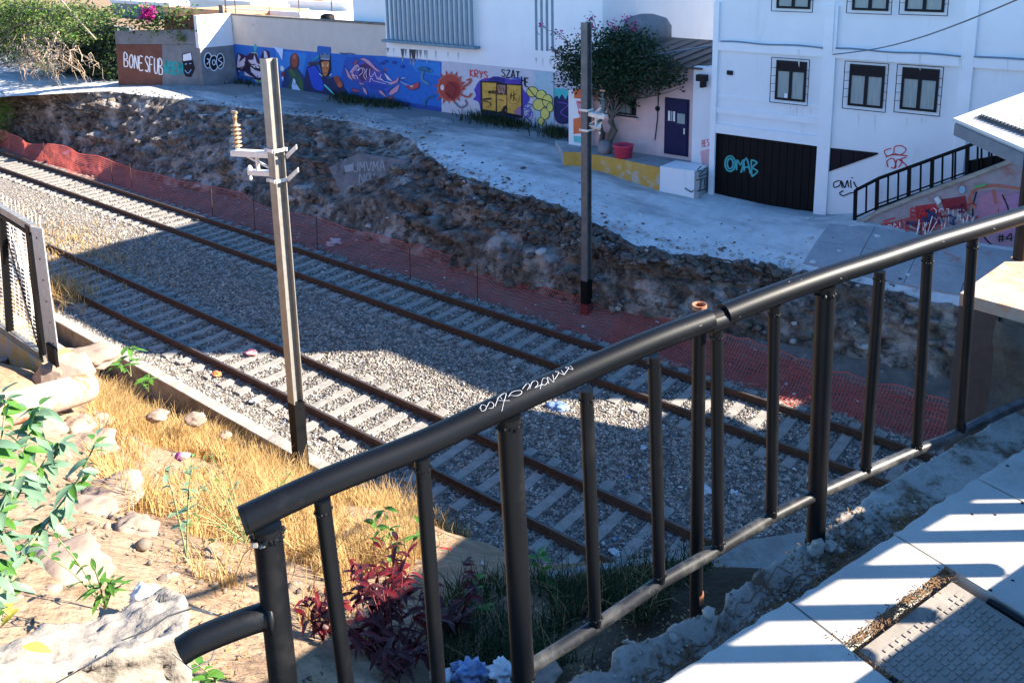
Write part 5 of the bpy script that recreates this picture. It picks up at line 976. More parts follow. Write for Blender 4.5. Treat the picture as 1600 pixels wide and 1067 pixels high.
i0 = onz(1528, 184, zc); i1 = onz(1660, 234, zc); i2 = onz(1660, 146, zc); i0, i1, i2 = Vector(i0), Vector(i1), Vector(i2)
mb = MB(); mb.prism([i0+Vector((0, 0, .005)), i1+Vector((0, 0, .005)), i2+Vector((0, 0, .005))], (0, 0, .03)); mb.build('dark_sheet', M['corrug'], cn)
mb = MB(); e1 = (i1-i0); e2 = (i2-i0)
for k in range(1, 22):
    t = k/22; mb.bar(i0+e1*t+Vector((0, 0, .06)), i0+e2*t+Vector((0, 0, .06)), .03, .02); mb.bar(i0+e1*t+Vector((0, 0, .08)), i0+e1*t+(i2-i1)*(1-t)*0+e2*(1-t)*.98+Vector((0, 0, .08)), .03, .02)
mb.build('mesh_panel', mat('grey_mesh', (.3, .3, .3), (.4, .4, .4), rough=.5), cn, 'stuff')
# ================================================================== FAR HOUSES AT TOP LEFT
def farhouse(x0, x1, ytop, ybot, Y, dep, wm, rm, lbl, win=0):
    a, b = ony(x0, ybot, Y), ony(x1, ybot, Y); zt = ony((x0+x1)/2, ytop, Y)[2]
    r = thing('far_house', lbl, 'house', (a[0], Y, 2.4), 'flat roofed houses far behind the mural wall')
    mb = MB(); mb.box((a[0], Y, 2.4), (b[0], Y+dep, zt)); mb.build('wall', M[wm], r)
    mb = MB(); mb.box((a[0]-.1, Y-.15, zt+.002), (b[0]+.1, Y+dep, zt+.16)); mb.build('roof', M[rm], r)
    mb = MB(); mb.box((a[0]-.12, Y-.17, zt+.161), (b[0]+.12, Y+.1, zt+.45)); mb.build('parapet', M[rm if wm != 'stucco_orange' else wm], r)
    for k in range(win):
        u = a[0]+(b[0]-a[0])*(k+.5)/win; mb = MB(); mb.box((u-.5, Y-.03, zt-1.7), (u+.5, Y-.002, zt-.7)); mb.build('window', M['glass'], r)
    return r, a, b, zt
farhouse(352, 470, 24, 44, 44, 9, 'roof_white', 'roof_white', 'low cream house with a pale flat roof just behind the beige mural wall')
farhouse(455, 545, 10, 40, 50, 8, 'roof_white', 'roof_white', 'cream house with a roof tank right behind the mural wall near the white building', 2)
farhouse(262, 360, 22, 60, 40, 8, 'stucco_orange', 'stucco_orange', 'orange house seen over the grey block wall', 1)
farhouse(300, 395, 6, 40, 60, 9, 'roof_white', 'roof_white', 'white house behind the orange one, with a bare flat roof', 2)
farhouse(400, 520, 2, 30, 72, 9, 'stucco_orange', 'red_roof', 'orange walled house with a red roof at the top of the frame', 3)
farhouse(180, 270, 8, 50, 58, 9, 'grey_wall', 'roof_white', 'grey house with a white roof behind the hanging tree branches', 1)
farhouse(330, 460, -14, 20, 92, 12, 'roof_white', 'red_roof', 'pale house with a red roof farthest up the hill', 4)
farhouse(150, 330, -18, 20, 84, 12, 'roof_white', 'roof_white', 'long pale house farthest left up the hill', 4)
farhouse(480, 600, -20, 10, 100, 12, 'stucco_orange', 'roof_white', 'orange house farthest back beside the white building', 3)
for (x, y, Y, lab) in [(503, 14, 52, 'black water tank on the cream roof near the white building'), (512, 33, 45, 'small dark tank just above the mural wall coping')]:
    q = ony(x, y, Y); mb = MB(); mb.lathe([(.55, -.6), (.6, -.5), (.6, .3), (.5, .5), (.2, .6)], q, 16); o = mb.build('roof_tank', M['black_flat']); setp(o, lab, 'water tank')
for x, y0, y1, Y, nm in [(348, -40, 22, 30, 'first'), (363, -40, 24, 38, 'second'), (417, -30, 30, 40, 'third'), (464, -30, 32, 41, 'fourth'), (515, -40, 34, 38, 'last')]:
    a, b = ony(x, y0, Y), ony(x, y1, Y); mb = MB(); mb.tube([(a[0], Y, 5.5), (a[0], Y, a[2])], .035, 6); o = mb.build('roof_mast', M['rust']); setp(o, f'thin upright rusty pole above the mural wall, {nm} from the left', 'pole', 'thin poles above the mural wall')
# ================================================================== TREES AND VINES ON THE LEFT
vh = thing('ivy_hedge', 'dark overgrown vine hedge at the left end of the brown block wall', 'hedge', onz(140, 135, 3.4))
q = onz(178, 133, 3.4); cps = []
for k in range(12):
    x = 178-k*17; b = ony(x, 128-abs(k-3), q[1]+.5+.05*k); cps += [(b[0], b[1], 4.2, 1.0, .7, 1.1), (b[0]+.3, b[1]+.2, 5.6, 1.0, .7, 1.1), (b[0]-.2, b[1]+.2, 6.9, .9, .7, .8)]
leaves('foliage', clump_pts(cps, 9000), .26, [M['leaf_dark'], M['leaf_dark'], mat('ivy_leaf', (.02, .045, .012), (.05, .085, .02), scale=3, rough=.6, trans=.2)], vh)
mb = MB(); mb.box((q[0]-9, q[1]+1.3, 2.4), (q[0]-.2, q[1]+1.6, 6.5)); mb.build('backing_wall', M['grey_wall'], vh)
wv = thing('wall_vine', 'leafy bougainvillea vine with pink flowers spilling over the grey block wall', 'vine', WA(250, 48))
P = np.concatenate([np.array([WA(x, y)+nA*random.uniform(-.3, .35) for _ in range(1)]) for x, y in [(random.gauss(245, 32), random.gauss(30, 12)) for _ in range(1300)]]); leaves('foliage', P, .2, [M['leaf_tree'], M['leaf_dark'], M['leaf_green']], wv)
P = np.array([WA(random.gauss(235, 4.5), random.gauss(20, 5))+nA*.4 for _ in range(160)]); leaves('flowers', P, .2, [M['magenta']], wv, asp=.8)
P = np.array([WA(285+random.gauss(0, 5), 58+random.gauss(0, 6))+nA*.15 for _ in range(60)]); leaves('hanging_tuft', P, .18, [M['leaf_tree']], wv)
tb = onz(8, 150, 2.6); tb = np.array([-50.5, 21.2, 2.6])
tr = thing('street_tree', 'sunlit olive green tree with bare hanging twigs at the top left corner', 'tree', tb)
def tp(x, y, Y): return ony(x, y, Y)
mb = MB(); root = Vector(tp(-30, 150, 21)); j1 = limb(mb, root, tp(-10, 60, 20.6), .22, .14, .2)
cps = []
YT = 20.5
for (x, y, rx, rz) in [(20, 20, 1.5, 1.0), (60, 14, 1.4, .9), (100, 22, 1.2, .8), (40, 55, 1.3, .8), (10, 62, 1.3, .9), (85, 48, 1.1, .6), (125, 38, .9, .5), (155, 28, .8, .45), (60, 78, .9, .5), (110, 60, .8, .45), (70, 105, .5, .45), (30, 88, .8, .45), (180, 18, .7, .4), (140, 60, .6, .35), (0, 30, 1.4, 1.2), (130, 12, .9, .5)]:
    c = tp(x, y, YT+random.uniform(-.8, .8)); cps.append((c[0], c[1], c[2], rx, rx*.8, rz))
for c in cps: limb(mb, j1[-1] if random.random() < .6 else j1[3], c[:3], .06, .015, .25, 6)
mb.build('trunk', M['bark'], tr)
nlv = 9000
leaves('crown', clump_pts(cps, nlv), .17, [M['leaf_tree'], M['leaf_green'], M['leaf_dark']], tr, mi=rng.choice(3, nlv, p=[.5, .2, .3]))
tw_ = MB()
for k in range(46):
    x0_, y0_ = random.uniform(20, 130), random.uniform(50, 90); a = Vector(tp(x0_, y0_, YT-.6))
    b = Vector(tp(x0_+random.uniform(-20, 40), y0_+random.uniform(15, 52), YT-.8+random.uniform(-.5, .5))); p = limb(tw_, a, b, .028, .008, .5, 6)
    for _ in range(2): limb(tw_, p[random.randrange(2, 6)], b+Vector((random.uniform(-.6, .6), random.uniform(-.3, .3), random.uniform(-.7, .2))), .012, .005, .4, 4)
for q in [[(0, 105), (30, 98), (60, 90)], [(40, 60), (90, 90), (125, 112)], [(95, 0), (130, 40), (150, 62)]]:
    tw_.tube([tp(x, y, YT-1) for x, y in spl(q, 5)], .035, 6)
tw_.build('bare_twigs', M['twig'], tr)
bs = thing('track_bush', 'small bright green bush leaning in at the left edge beside the netting', 'bush', (-52.5, 18.9, -.2))
cps = []
for x, y, r_ in [(2, 165, .5), (8, 182, .45), (0, 195, .55), (14, 172, .3), (6, 205, .4)]:
    c = ony(x, y, 18.7); cps.append((c[0], c[1], c[2], r_, r_, r_))
leaves('foliage', clump_pts(cps, 900), .17, [M['leaf_green'], M['leaf_tree']], bs)
mb = MB(); limb(mb, (cps[2][0], 18.8, -.3), cps[0][:3], .05, .02); limb(mb, (cps[2][0], 18.8, -.3), cps[4][:3], .04, .02); mb.build('stem', M['bark'], bs)
P = np.array([ony(random.gauss(2, 5), random.gauss(222, 8), 18.2) for _ in range(160)]); o = leaves('dead_leaves', P, .16, [M['dry2']], bs)
# white truck-like shapes do not stand here; only the street continues to the left
# ================================================================== GRASS (uncountable)
def blades(name, bases, hgt, mats, lean=.5, wd=.006, kind='stuff', parent=None, mi=None, seg=3):
    n = len(bases); B = np.asarray(bases); a = rng.uniform(0, 2*math.pi, n); d = np.stack([np.cos(a), np.sin(a), np.zeros(n)], 1); s = np.stack([-d[:, 1], d[:, 0], d[:, 2]], 1)
    h = np.asarray(hgt).reshape(-1, 1)*rng.uniform(.55, 1.25, (n, 1)); ln = lean*rng.uniform(.1, 1.3, (n, 1)); w_ = wd*rng.uniform(.7, 1.4, (n, 1)); L_ = []
    for k in range(seg+1):
        t = k/seg; c = B+d*h*ln*t*t+np.array([0, 0, 1.])*h*t*(1-.25*ln*t); ww = w_*(1-t*.85)
        L_ += [c-s*ww, c+s*ww]
    V = np.stack(L_, 1).reshape(-1, 3); m = 2*(seg+1); i = np.arange(n)*m
    Fc = np.concatenate([np.stack([i+2*k, i+2*k+1, i+2*k+3, i+2*k+2], 1) for k in range(seg)])
    if mi is None: mi = rng.integers(0, len(mats), n)
    return np_mesh(name, V, Fc, mats, parent, kind, midx=np.tile(mi, seg))
def scatter(polys, n, x0, x1, y0, y1):
    x = rng.uniform(x0, x1, n); y = rng.uniform(y0, y1, n); z = hillz(x, y); px = proj(np.stack([x, y, z], 1)); ok = np.zeros(n, bool)
    for p in polys: ok |= in_poly(px, p)
    return np.stack([x, y, z], 1)[ok]
gold = [[(140, 600), (215, 575), (260, 640), (250, 690), (300, 650), (450, 700), (470, 745), (380, 745), (320, 720), (250, 700), (220, 740), (300, 760), (340, 780), (300, 815), (190, 800), (140, 720)], [(450, 760), (560, 740), (650, 740), (670, 860), (640, 900), (470, 900), (440, 800)], [(230, 740), (440, 740), (470, 900), (440, 930), (330, 920), (270, 880), (300, 820)], [(455, 880), (560, 880), (560, 960), (470, 1000)]]
core = scatter(gold, 150000, -19, -2, 1, 9.3)
dn = np.array([fr(p[0], p[1], 1, .8, 3)+.5*fr(p[0], p[1], 7, 2.6, 3) for p in core]); core = core[(dn > -.14)]; dn = dn[dn > -.14]
if len(core) > 52000:
    k = rng.choice(len(core), 52000, False); core = core[k]; dn = dn[k]
Dd = np.hypot(core[:, 0], core[:, 1])
M['dry_pale'] = mat('pale_straw', (.52, .35, .14), (.62, .45, .22), scale=1.5, rough=.8, trans=.35)
gm = np.where(rng.random(len(core)) < .12, 2, np.where(rng.random(len(core)) < .35, 1, 0))
blades('dry_grass', core, .14+.5*np.clip(dn+.22, 0, .8), [M['dry'], M['dry_pale'], M['dry2']], lean=.7, wd=.0028+.0*Dd[:, None]+.00035*Dd[:, None], mi=gm)
gp = scatter([[(700, 930), (800, 905), (900, 912), (1120, 880), (1060, 940), (930, 1030), (840, 1050), (720, 1010)], [(640, 960), (740, 940), (830, 1060), (700, 1060)]], 60000, -6, -1.2, .8, 7)
gp = gp[np.array([fr(p[0], p[1], 3, 1.6, 4) > -.12 for p in gp])]
if len(gp) > 9000: gp = gp[rng.choice(len(gp), 9000, False)]
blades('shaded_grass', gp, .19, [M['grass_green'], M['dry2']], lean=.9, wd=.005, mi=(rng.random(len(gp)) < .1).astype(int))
gp = scatter([[(200, 560), (235, 575), (470, 690), (460, 730), (420, 700), (300, 650), (235, 600)], [(560, 700), (690, 800), (740, 860), (690, 840)]], 30000, -24, -8, 6, 9.35)
if len(gp) > 3500: gp = gp[rng.choice(len(gp), 3500, False)]
blades('weeds_at_wall', gp, .28, [M['dry2'], M['grass_green'], M['dry']], lean=.8, wd=.008)
# tall tuft by the mesh fence and on the ballast edge
P = np.array([(-28.4+rng.normal()*.8, 10.3+rng.normal()*.5, 0) for _ in range(900)]); P[:, 2] = -.1
blades('dry_tuft', P, .5, [M['dry'], M['dry_pale'], M['dry2']], lean=.8, wd=.012)
P = np.array([(-33+rng.normal()*2.6, 12.6+rng.normal()*1.0, -.18) for _ in range(1700)]); blades('dry_tuft_ballast', P, .24, [M['dry_pale'], M['dry'], M['dry2']], lean=1.0, wd=.012)
P = np.array([(rng.uniform(-36, -26.5), rng.uniform(8.5, 9.6), -.1) for _ in range(2200)]); P[:, 2] = hillz(P[:, 0], P[:, 1]); blades('dry_grass_edge', P, .4, [M['dry'], M['dry_pale'], M['dry2']], lean=.9, wd=.012)
# weeds at the foot of the mural wall
P = []
for a, b, n in [(525, 575, 500), (575, 630, 350), (735, 830, 800), (850, 895, 300), (350, 420, 150)]:
    for _ in range(n):
        q = W(26.6)(random.gauss((a+b)/2, (b-a)/3.5), 150); yy = 26.72-abs(random.gauss(0, .35)); P.append((q[0], yy, sz(q[0], yy)))
blades('wall_foot_weeds', P, .42, [M['grass_green'], mat('dark_weeds', (.03, .05, .03), (.07, .09, .05), rough=.9)], lean=.8, wd=.02)
# ================================================================== FOOTBRIDGE: pavement, deck, pier, railings
PZ = 8.65
eE = np.array([.310, .951]); eP = np.array([.951, -.310]); O0 = np.array([-.589, 2.434])
def pv(u, v, z=PZ): q = O0+eE*u+eP*v; return (q[0], q[1], z)
fb = thing('footbridge_pavement', '', 'pavement', (0, 2, 8)); del fb['category']; fb['kind'] = 'structure'
mb = MB(); mb.prism([pv(-2.6, .02, 7.6), pv(-2.6, 3.2, 7.6), pv(1.55, 3.2, 7.6), pv(1.55, .02, 7.6)], (0, 0, PZ-.09-7.6)); mb.build('sub_base', M['concrete_dark'], fb)
def jag(u0, u1, v, amp, n=14):
    return [(u0+(u1-u0)*k/n, v+random.uniform(-amp, amp)*(0 < k < n)) for k in range(n+1)]
g = .004
for k in range(-5, 4):
    u0, u1 = k*.48+g, (k+1)*.48-g
    ed = jag(u1, u0, .012 if k != -1 else .02, .006 if k != 0 else .008)
    if k == -1:
        P = [pv(*q) for q in [(u0, .19), (u1, .19)]+ed]
        mb = MB(); mb.prism([(a, b, PZ-.085) for a, b, c in P], (0, 0, .085)); mb.build('paving_slab', M['pave'], fb)
        v0 = 1.12; mb = MB(); P = [pv(*q) for q in [(u0, v0), (u0, 2.4), (u1, 2.4), (u1, v0)]]; mb.prism([(a, b, PZ-.085) for a, b, c in P], (0, 0, .085)); mb.build('paving_slab', M['pave'], fb)
    else:
        vs = [None, 1.3, 2.6]
        P = [pv(*q) for q in [(u0, 1.296), (u1, 1.296)]+ed]; mb = MB(); mb.prism([(a, b, PZ-.085) for a, b, c in P], (0, 0, .085)); mb.build('paving_slab', M['pave'], fb)
        P = [pv(*q) for q in [(u0, 1.304), (u0, 2.6), (u1, 2.6), (u1, 1.304)]]; mb = MB(); mb.prism([(a, b, PZ-.085) for a, b, c in P], (0, 0, .085)); mb.build('paving_slab', M['pave'], fb)
# access cover
cv = thing('access_cover', 'worn cast iron access cover with a raised tread pattern set in the pavement', 'manhole cover', pv(-.24, .65, PZ-.05))
u0, u1, v0, v1 = -.455, -.03, .225, 1.1; zc_ = PZ-.012
mb = MB(); mb.prism([pv(u0, v0, PZ-.08), pv(u0, v1, PZ-.08), pv(u1, v1, PZ-.08), pv(u1, v0, PZ-.08)], (0, 0, .08-.012)); mb.build('plate', M['iron'], cv)
mb = MB()
for (a, b, c, d) in [(u0-.02, u0-.003, v0+.1, v1), (u1+.003, u1+.02, v0+.1, v1)]: mb.prism([pv(a, c, PZ-.08), pv(a, d, PZ-.08), pv(b, d, PZ-.08), pv(b, c, PZ-.08)], (0, 0, .075))
mb.build('steel_frame', M['black_flat'], cv)
mb = MB()
for i in range(44):
    for j in range(14):
        u = u0+.02+(u1-u0-.04)*(j+.5)/14; v = v0+.03+(v1-v0-.06)*(i+.5)/44
        if (i*7+j*3) % 11 == 0: continue
        a, b = (.011, .0045) if j % 2 else (.008, .006)
        P = [pv(u-a, v-b, zc_), pv(u-a, v+b, zc_), pv(u+a, v+b, zc_), pv(u+a, v-b, zc_)]; mb.prism(P, (0, 0, .0026))
mb.build('tread', M['iron'], cv, 'stuff')
mb = MB(); P = [pv(-.2, .62, zc_+.003), pv(-.2, .76, zc_+.003), pv(-.16, .76, zc_+.003), pv(-.16, .62, zc_+.003)]; mb.prism(P, (0, 0, .004)); mb.build('lifting_slot', M['black_flat'], cv)
mb = MB()
for s in ([(.0, .0), (.05, .09), (.0, .1)], [(.0, .1), (.06, .17)], [(-.05, .05), (-.06, .16)]):
    pp = [(-.3+a, .62+b) for a, b in s]
    for (a, b), (c, d) in zip(pp[:-1], pp[1:]): mb.bar(pv(a, b, zc_+.006), pv(c, d, zc_+.006), .012, .004)
mb.build('cast_mark', M['black_flat'], cv)
# dirt, dry needles and leaves along the joints
mb = MB()
for k in range(420):
    u = random.uniform(-.47, -.01); v = random.gauss(.207, .009)
    if random.random() < .18: u = random.uniform(-.49, -.46); v = random.uniform(.15, .5)
    a = random.uniform(0, 6.3); l = random.uniform(.006, .026); mb.bar(pv(u, v, PZ-.006+random.uniform(0, .01)), pv(u+l*math.cos(a), v+l*math.sin(a)*.6, PZ-.004+random.uniform(0, .012)), .0022, .0015)
mb.build('joint_litter', M['litter_leaf'], None, 'stuff')
# broken concrete lip and debris strip between railing and slabs
lip = thing('broken_kerb', 'broken pale concrete kerb with rubble and dry leaves under the handrail', 'kerb', (-.95, 1.9, 8.4))
def lipgrid(name, us, vs, zf, m):
    V = np.array([pv(u, v, zf(u, v)) for u in us for v in vs]); n = len(vs); i, j = np.meshgrid(np.arange(len(us)-1), np.arange(n-1), indexing='ij'); a = (i*n+j).ravel()
    return np_mesh(name, V, np.stack([a, a+1, a+n+1, a+n], 1)[:, ::-1], m, lip, smooth=False)
def zl(u, v):
    k = 1/(1+math.exp(-(u-.10)*40))                          # right of the post the edge becomes a smooth ledge
    n_ = fr(u*7, v*7, 1, 1.3, 6)*.009+fr(u*34, v*34, 2, 1, 5)*.004-max(0, fr(u*12, v*12, 5, 1, 3)-.2)*.03
    edge = (-.165+.05*fr(u*5, 3, 0, 1.4, 5))*(1-k)+(-.215+.008*fr(u*5, 3, 0, 1, 3))*k
    if v < edge: return 8.46-(edge-v)*5.2+n_*2
    rough = 8.592-.042*math.exp(-((v+.075)/.045)**2)+n_+.012*math.exp(-((v-edge-.02)/.018)**2)
    return rough*(1-k)+(8.585+n_*.12+.05*v)*k
lipgrid('kerb_body', np.arange(-2.2, 1.5, .014), np.concatenate([np.arange(-.45, -.27, .045), np.arange(-.27, .03, .008)]), zl, mat('crumbled_concrete', (.22, .19, .165), (.42, .39, .35), scale=14, rough=.97, bump=.8, bscale=90, bdist=.006, c3=(.11, .075, .05), s3=7, t3=(.48, .6), spec=.1))
P_ = []; R_ = []
for k in range(260):
    u, v = random.uniform(-1.3, .35), random.gauss(-.09, .055); P_.append(pv(u, v, zl(u, v)+.004)); R_.append(random.uniform(.002, .007))
V, Fc = rocks_np(P_, R_); np_mesh('crumbs', V, Fc, [M['concrete'], M['concrete_dark']], lip, 'stuff', midx=np.repeat(rng.integers(0, 2, len(P_)), 20))
mb = MB()
for k in range(900):
    u, v = random.choice([(random.gauss(-.12, .12), random.gauss(-.1, .04)), (random.uniform(-.9, 0), random.gauss(-.05, .03)), (random.gauss(.18, .06), random.gauss(-.03, .02))]); a = random.uniform(0, 6.3); l = random.uniform(.006, .024); mb.bar(pv(u, v, zl(u, v)+.004), pv(u+l*math.cos(a), v+l*math.sin(a), zl(u, v)+random.uniform(.003, .014)), .0028, .0012)
for k in range(70):
    u = random.uniform(-1.3, .05); v = -.075+random.gauss(0, .03); l = random.uniform(.05, .2); P = [(u+l*t, v+random.gauss(0, .006)+l*t*random.uniform(-.12, .12)) for t in np.linspace(0, 1, 6)]; mb.tube([pv(a_, b_, zl(a_, b_)+.004) for a_, b_ in P], random.uniform(.0007, .0018), 4, cap=False)
mb.build('twig_litter', M['litter_leaf'], lip, 'stuff')
P_ = []; R_ = []
for k in range(30):
    u = random.choice([random.gauss(-.03, .07), random.uniform(-1.2, .05)]); v = -.13+random.gauss(0, .035); P_.append(pv(u, v, zl(u, v)+.002)); R_.append(random.uniform(.005, .02))
V, Fc = rocks_np(P_, R_, rough=.4); np_mesh('broken_lumps', V, Fc, [M['concrete'], M['rock_brown']], lip, 'stuff', midx=np.repeat(rng.choice(2, len(P_), p=[.75, .25]), 20))
# dark specks trodden into the slabs
mb = MB()
for k in range(46):
    u, v = random.uniform(-1.2, .9), random.uniform(.03, 1.0)
    if -.47 < u < -.01 and v > .2: continue
    mb.add([pv(u+random.uniform(.003, .008)*math.cos(a), v+random.uniform(.003, .007)*math.sin(a), PZ+.0008) for a in np.arange(0, 6.2, .9)], [tuple(range(7))])
mb.build('gum_spots', M['black_flat'], fb, 'stuff')
# lower ledge at the right, and the far abutment top
ld = thing('concrete_ledge', 'sloping grey concrete ledge between the right end of the railing and the pavement', 'ledge', (-.7, 3, 8))
a, b, c, d = onz(1315, 845, 8.40), onz(1500, 722, 8.40), onz(1530, 730, 8.55), onz(1400, 800, 8.55)
mb = MB(); mb.prism([a, (c[0]+.02, c[1]-.45, 8.4), (c[0]+.1, c[1], 8.4), b][::1], (0, 0, -.5)); mb.build('ledge_top', M['concrete'], ld)
P_ = []; R_ = []
for k in range(120):
    t = random.random(); q = np.array(a)*(1-t)+np.array(b)*t+np.array([.1, -.06, 0])*random.random(); P_.append((q[0], q[1], 8.405)); R_.append(random.uniform(.004, .015))
V, Fc = rocks_np(P_, R_); np_mesh('grit', V, Fc, M['concrete'], ld, 'stuff')
sb = thing('abutment_slab', 'broken grey concrete slab below the railing in front of the track', 'slab', onz(900, 890, 6.4))
q = [onz(x, y, 5.55) for x, y in [(700, 938), (735, 922), (790, 905), (880, 888), (1000, 872), (1120, 850), (1260, 830), (1330, 815)]]
top = q+[(p[0]+.45, p[1]-.35, 6.3) for p in q[::-1]]
mb = MB(); n = len(q); jj_ = [random.uniform(-.05, .05) for _ in q]
for k in range(n-1):
    mb.hexa([(q[k][0]+.3, q[k][1]-.25, 4.6), (q[k+1][0]+.3, q[k+1][1]-.25, 4.6), (q[k+1][0], q[k+1][1], 4.6), (q[k][0], q[k][1], 4.6)], [(q[k][0]+.26, q[k][1]-.22, 5.47+jj_[k]), (q[k+1][0]+.26, q[k+1][1]-.22, 5.47+jj_[k+1]), (q[k+1][0], q[k+1][1], 5.55), (q[k][0], q[k][1], 5.55)])
mb.build('slab_body', M['concrete'], sb)
# bridge deck over the tracks with its own edge beam
DZ = 9.0; dd0 = np.array(onz(1500, 458, DZ)); dd1 = np.array(onz(1600, 388, DZ)); dv = (dd1-dd0)/np.linalg.norm(dd1-dd0); dn_ = np.array([dv[1], -dv[0], 0])
bd = thing('footbridge_deck', 'concrete footbridge deck with sunlit top and brown stained side at the right edge', 'footbridge', dd0)
def dk(s, t, z): q = dd0+dv*s+dn_*t; return (q[0], q[1], z)
mb = MB(); mb.prism([dk(0, 0, 8.945), dk(0, 7, 8.945), dk(27, 7, 8.945), dk(27, 2.0, 8.945), dk(21.6, 2.0, 8.945), dk(21.6, 0, 8.945)], (0, 0, .055)); mb.build('deck', mat('worn_orange_deck', (.36, .27, .2), (.46, .36, .28), scale=3, rough=.9, c3=(.5, .17, .08), s3=2.2, t3=(.46, .6)), bd)
mb = MB(); mb.prism([dk(.02, .03, 8.2), dk(.02, 6.9, 8.2), dk(26.9, 6.9, 8.2), dk(26.9, 2.03, 8.2), dk(21.5, 2.03, 8.2), dk(21.5, .03, 8.2)], (0, 0, .742)); mb.build('deck_beam', M['concrete_dark'], bd)
mb = MB(); mb.prism([dk(0, .0, 7.2), dk(0, .16, 7.2), dk(.62, .16, 7.2), dk(.62, 0, 7.2)], (0, 0, 1.742)); mb.build('painted_column', mat('brown_column_paint', (.06, .035, .03), (.1, .06, .045), scale=3, rough=.85, c3=(.3, .24, .2), s3=4, t3=(.66, .7), bump=.3), bd)
V = []; us = np.linspace(.161, 2.4, 60); ws = np.linspace(7.3, 8.94, 40)
for u in us:
    for w__ in ws: V.append(dk(-.02+.05*fr(u*4, w__*4, 0, 1, 5)-(8.94-w__)*.08, u, w__))
i, j = np.meshgrid(np.arange(59), np.arange(39), indexing='ij'); a_ = (i*40+j).ravel()
np_mesh('rough_face', np.array(V), np.stack([a_, a_+40, a_+41, a_+1], 1)[:, ::-1], mat('dark_rough_stonework', (.045, .035, .028), (.13, .1, .08), scale=4, rough=.97, bump=.8, bscale=14, bdist=.03, c3=(.25, .22, .19), s3=3, t3=(.6, .7)), bd)
MATB = M['black_metal']
dr_ = thing('deck_railing', 'black steel railing of the footbridge deck just outside the right edge', 'railing', dk(.4, .1, DZ))
mb = MB(); mb.tube([dk(.60, .035, DZ), dk(.60, .035, DZ+.86)], .026, 12); mb.build('post', MATB, dr_)
for s in np.arange(1.9, 18, 1.3):
    mb = MB(); mb.tube([dk(s, .08, DZ), dk(s, .08, DZ+.9)], .03, 10); mb.build('post', MATB, dr_)
mb = MB(); mb.tube([dk(.9, .08, DZ+.92), dk(18, .08, DZ+.92)], .032, 10); mb.build('handrail', MATB, dr_)
# opposite railing of the pavement (its shadow lies on the slabs)
OQ = np.array([.45, 2.98]); 
def oq(s, z): q = OQ+np.array([.35, .94])*s; return (q[0], q[1], z)
rr = thing('opposite_railing', 'solid parapet and black railing on the other side of the footbridge pavement', 'railing', oq(0, PZ))
mb = MB(); mb.prism([oq(-1.6, PZ-.3), tuple(np.array(oq(-1.6, PZ-.3))+np.array([.15, -.056, 0])), tuple(np.array(oq(.92, PZ-.3))+np.array([.15, -.056, 0])), oq(.92, PZ-.3)], (0, 0, .3+.565)); mb.build('parapet', M['concrete'], rr)
mb = MB(); mb.bar(oq(-1.6, PZ+.96), oq(.925, PZ+.96), .06, .13); mb.build('handrail', MATB, rr)
mb = MB(); a = np.array(oq(.93, PZ-.3)); b = np.array(oq(1.75, PZ-.3)); o_ = np.array([.2, -.074, 0]); mb.prism([tuple(a), tuple(a+o_*.8), tuple(b+o_*.8), tuple(b)], (0, 0, 1.5)); mb.build('end_pier', M['concrete'], rr)
for s in [.836, .577, .33, .055, -.23, -.485, -.75, -1.02]:
    mb = MB(); mb.tube([oq(s, PZ+.6), oq(s, PZ+.9)], .03, 8); mb.build('baluster', MATB, rr)
# ------------------------------------------------------------------ the big black handrail in front
RC = np.array([-.866, 2.1296, 9.3]); RD = np.array([.3901, .9208, 0]); RN = np.array([-.9208, .3901, 0])
def WRL(x, y, push=0): return onp(x, y, RC+RN*push, RN)
br = thing('bridge_railing', 'black tubular steel railing with scratched handrail crossing the whole foreground', 'railing', WRL(1275, 838))
hl = [(382, 812), (500, 757), (660, 693), (795, 631), (1000, 541), (1109, 499.5)]
hr2 = [(1131, 492), (1200, 465), (1290, 433), (1375, 406), (1450, 381), (1520, 360), (1600, 336), (1690, 306)]
hp1 = [WRL(*q) for q in spl(hl, 6)]; hp2 = [WRL(*q) for q in spl(hr2, 6)]
mb = MB(); mb.tube(hp1, .0302, 24, cap=False)
d = Vector(hp1[0])-Vector(hp1[1]); d.normalize(); mb.pipe(Vector(hp1[0])-d*.004, Vector(hp1[0])+d*.006, .0302, .026, 24); mb.tube([Vector(hp1[0])-d*.03, Vector(hp1[0])-d*.028], .0294, 24); o = mb.build('handrail', MATB, br)
mb = MB(); mb.tube(hp2, .0302, 24); mb.build('handrail', MATB, br)
mb = MB(); a, b = Vector(hp1[-1]), Vector(hp2[0]); mb.tube([a-(b-a)*.3, b+(b-a)*.3], .021, 20); mb.build('inner_sleeve', M['black_flat'], br)
mb = MB(); p = (a+b)/2; mb.tube([a-(b-a)*.15+Vector((0, 0, -.012)), b+(b-a)*.15+Vector((0, 0, -.012))], .0285, 20); mb.build('weld_patch', M['black_metal'], br)
def bar_(name, t, b, r):
    mb = MB(); T_, B_ = Vector(WRL(*t)), Vector(WRL(*b)); mb.tube([T_, B_], r, 16); ax = (B_-T_).normalized()
    for q in (T_+ax*(.026 if r < .02 else .02), B_-ax*(.022 if r < .02 else .01)):
        for k in range(16):
            a = 2*math.pi*k/16; u = ax.orthogonal().normalized(); w_ = ax.cross(u); mb.rock(q+(u*math.cos(a)+w_*math.sin(a))*r+ax*random.uniform(-.003, .003), r*.16*random.uniform(.6, 1.3)+.001, seed=k+int(t[0]))
    return mb.build(name, MATB, br)
bar_('post', (417, 822), (455, 1180), .0292); bar_('post', (795, 650), (818, 1062), .0292); bar_('post', (1290, 448), (1274, 852), .0292)
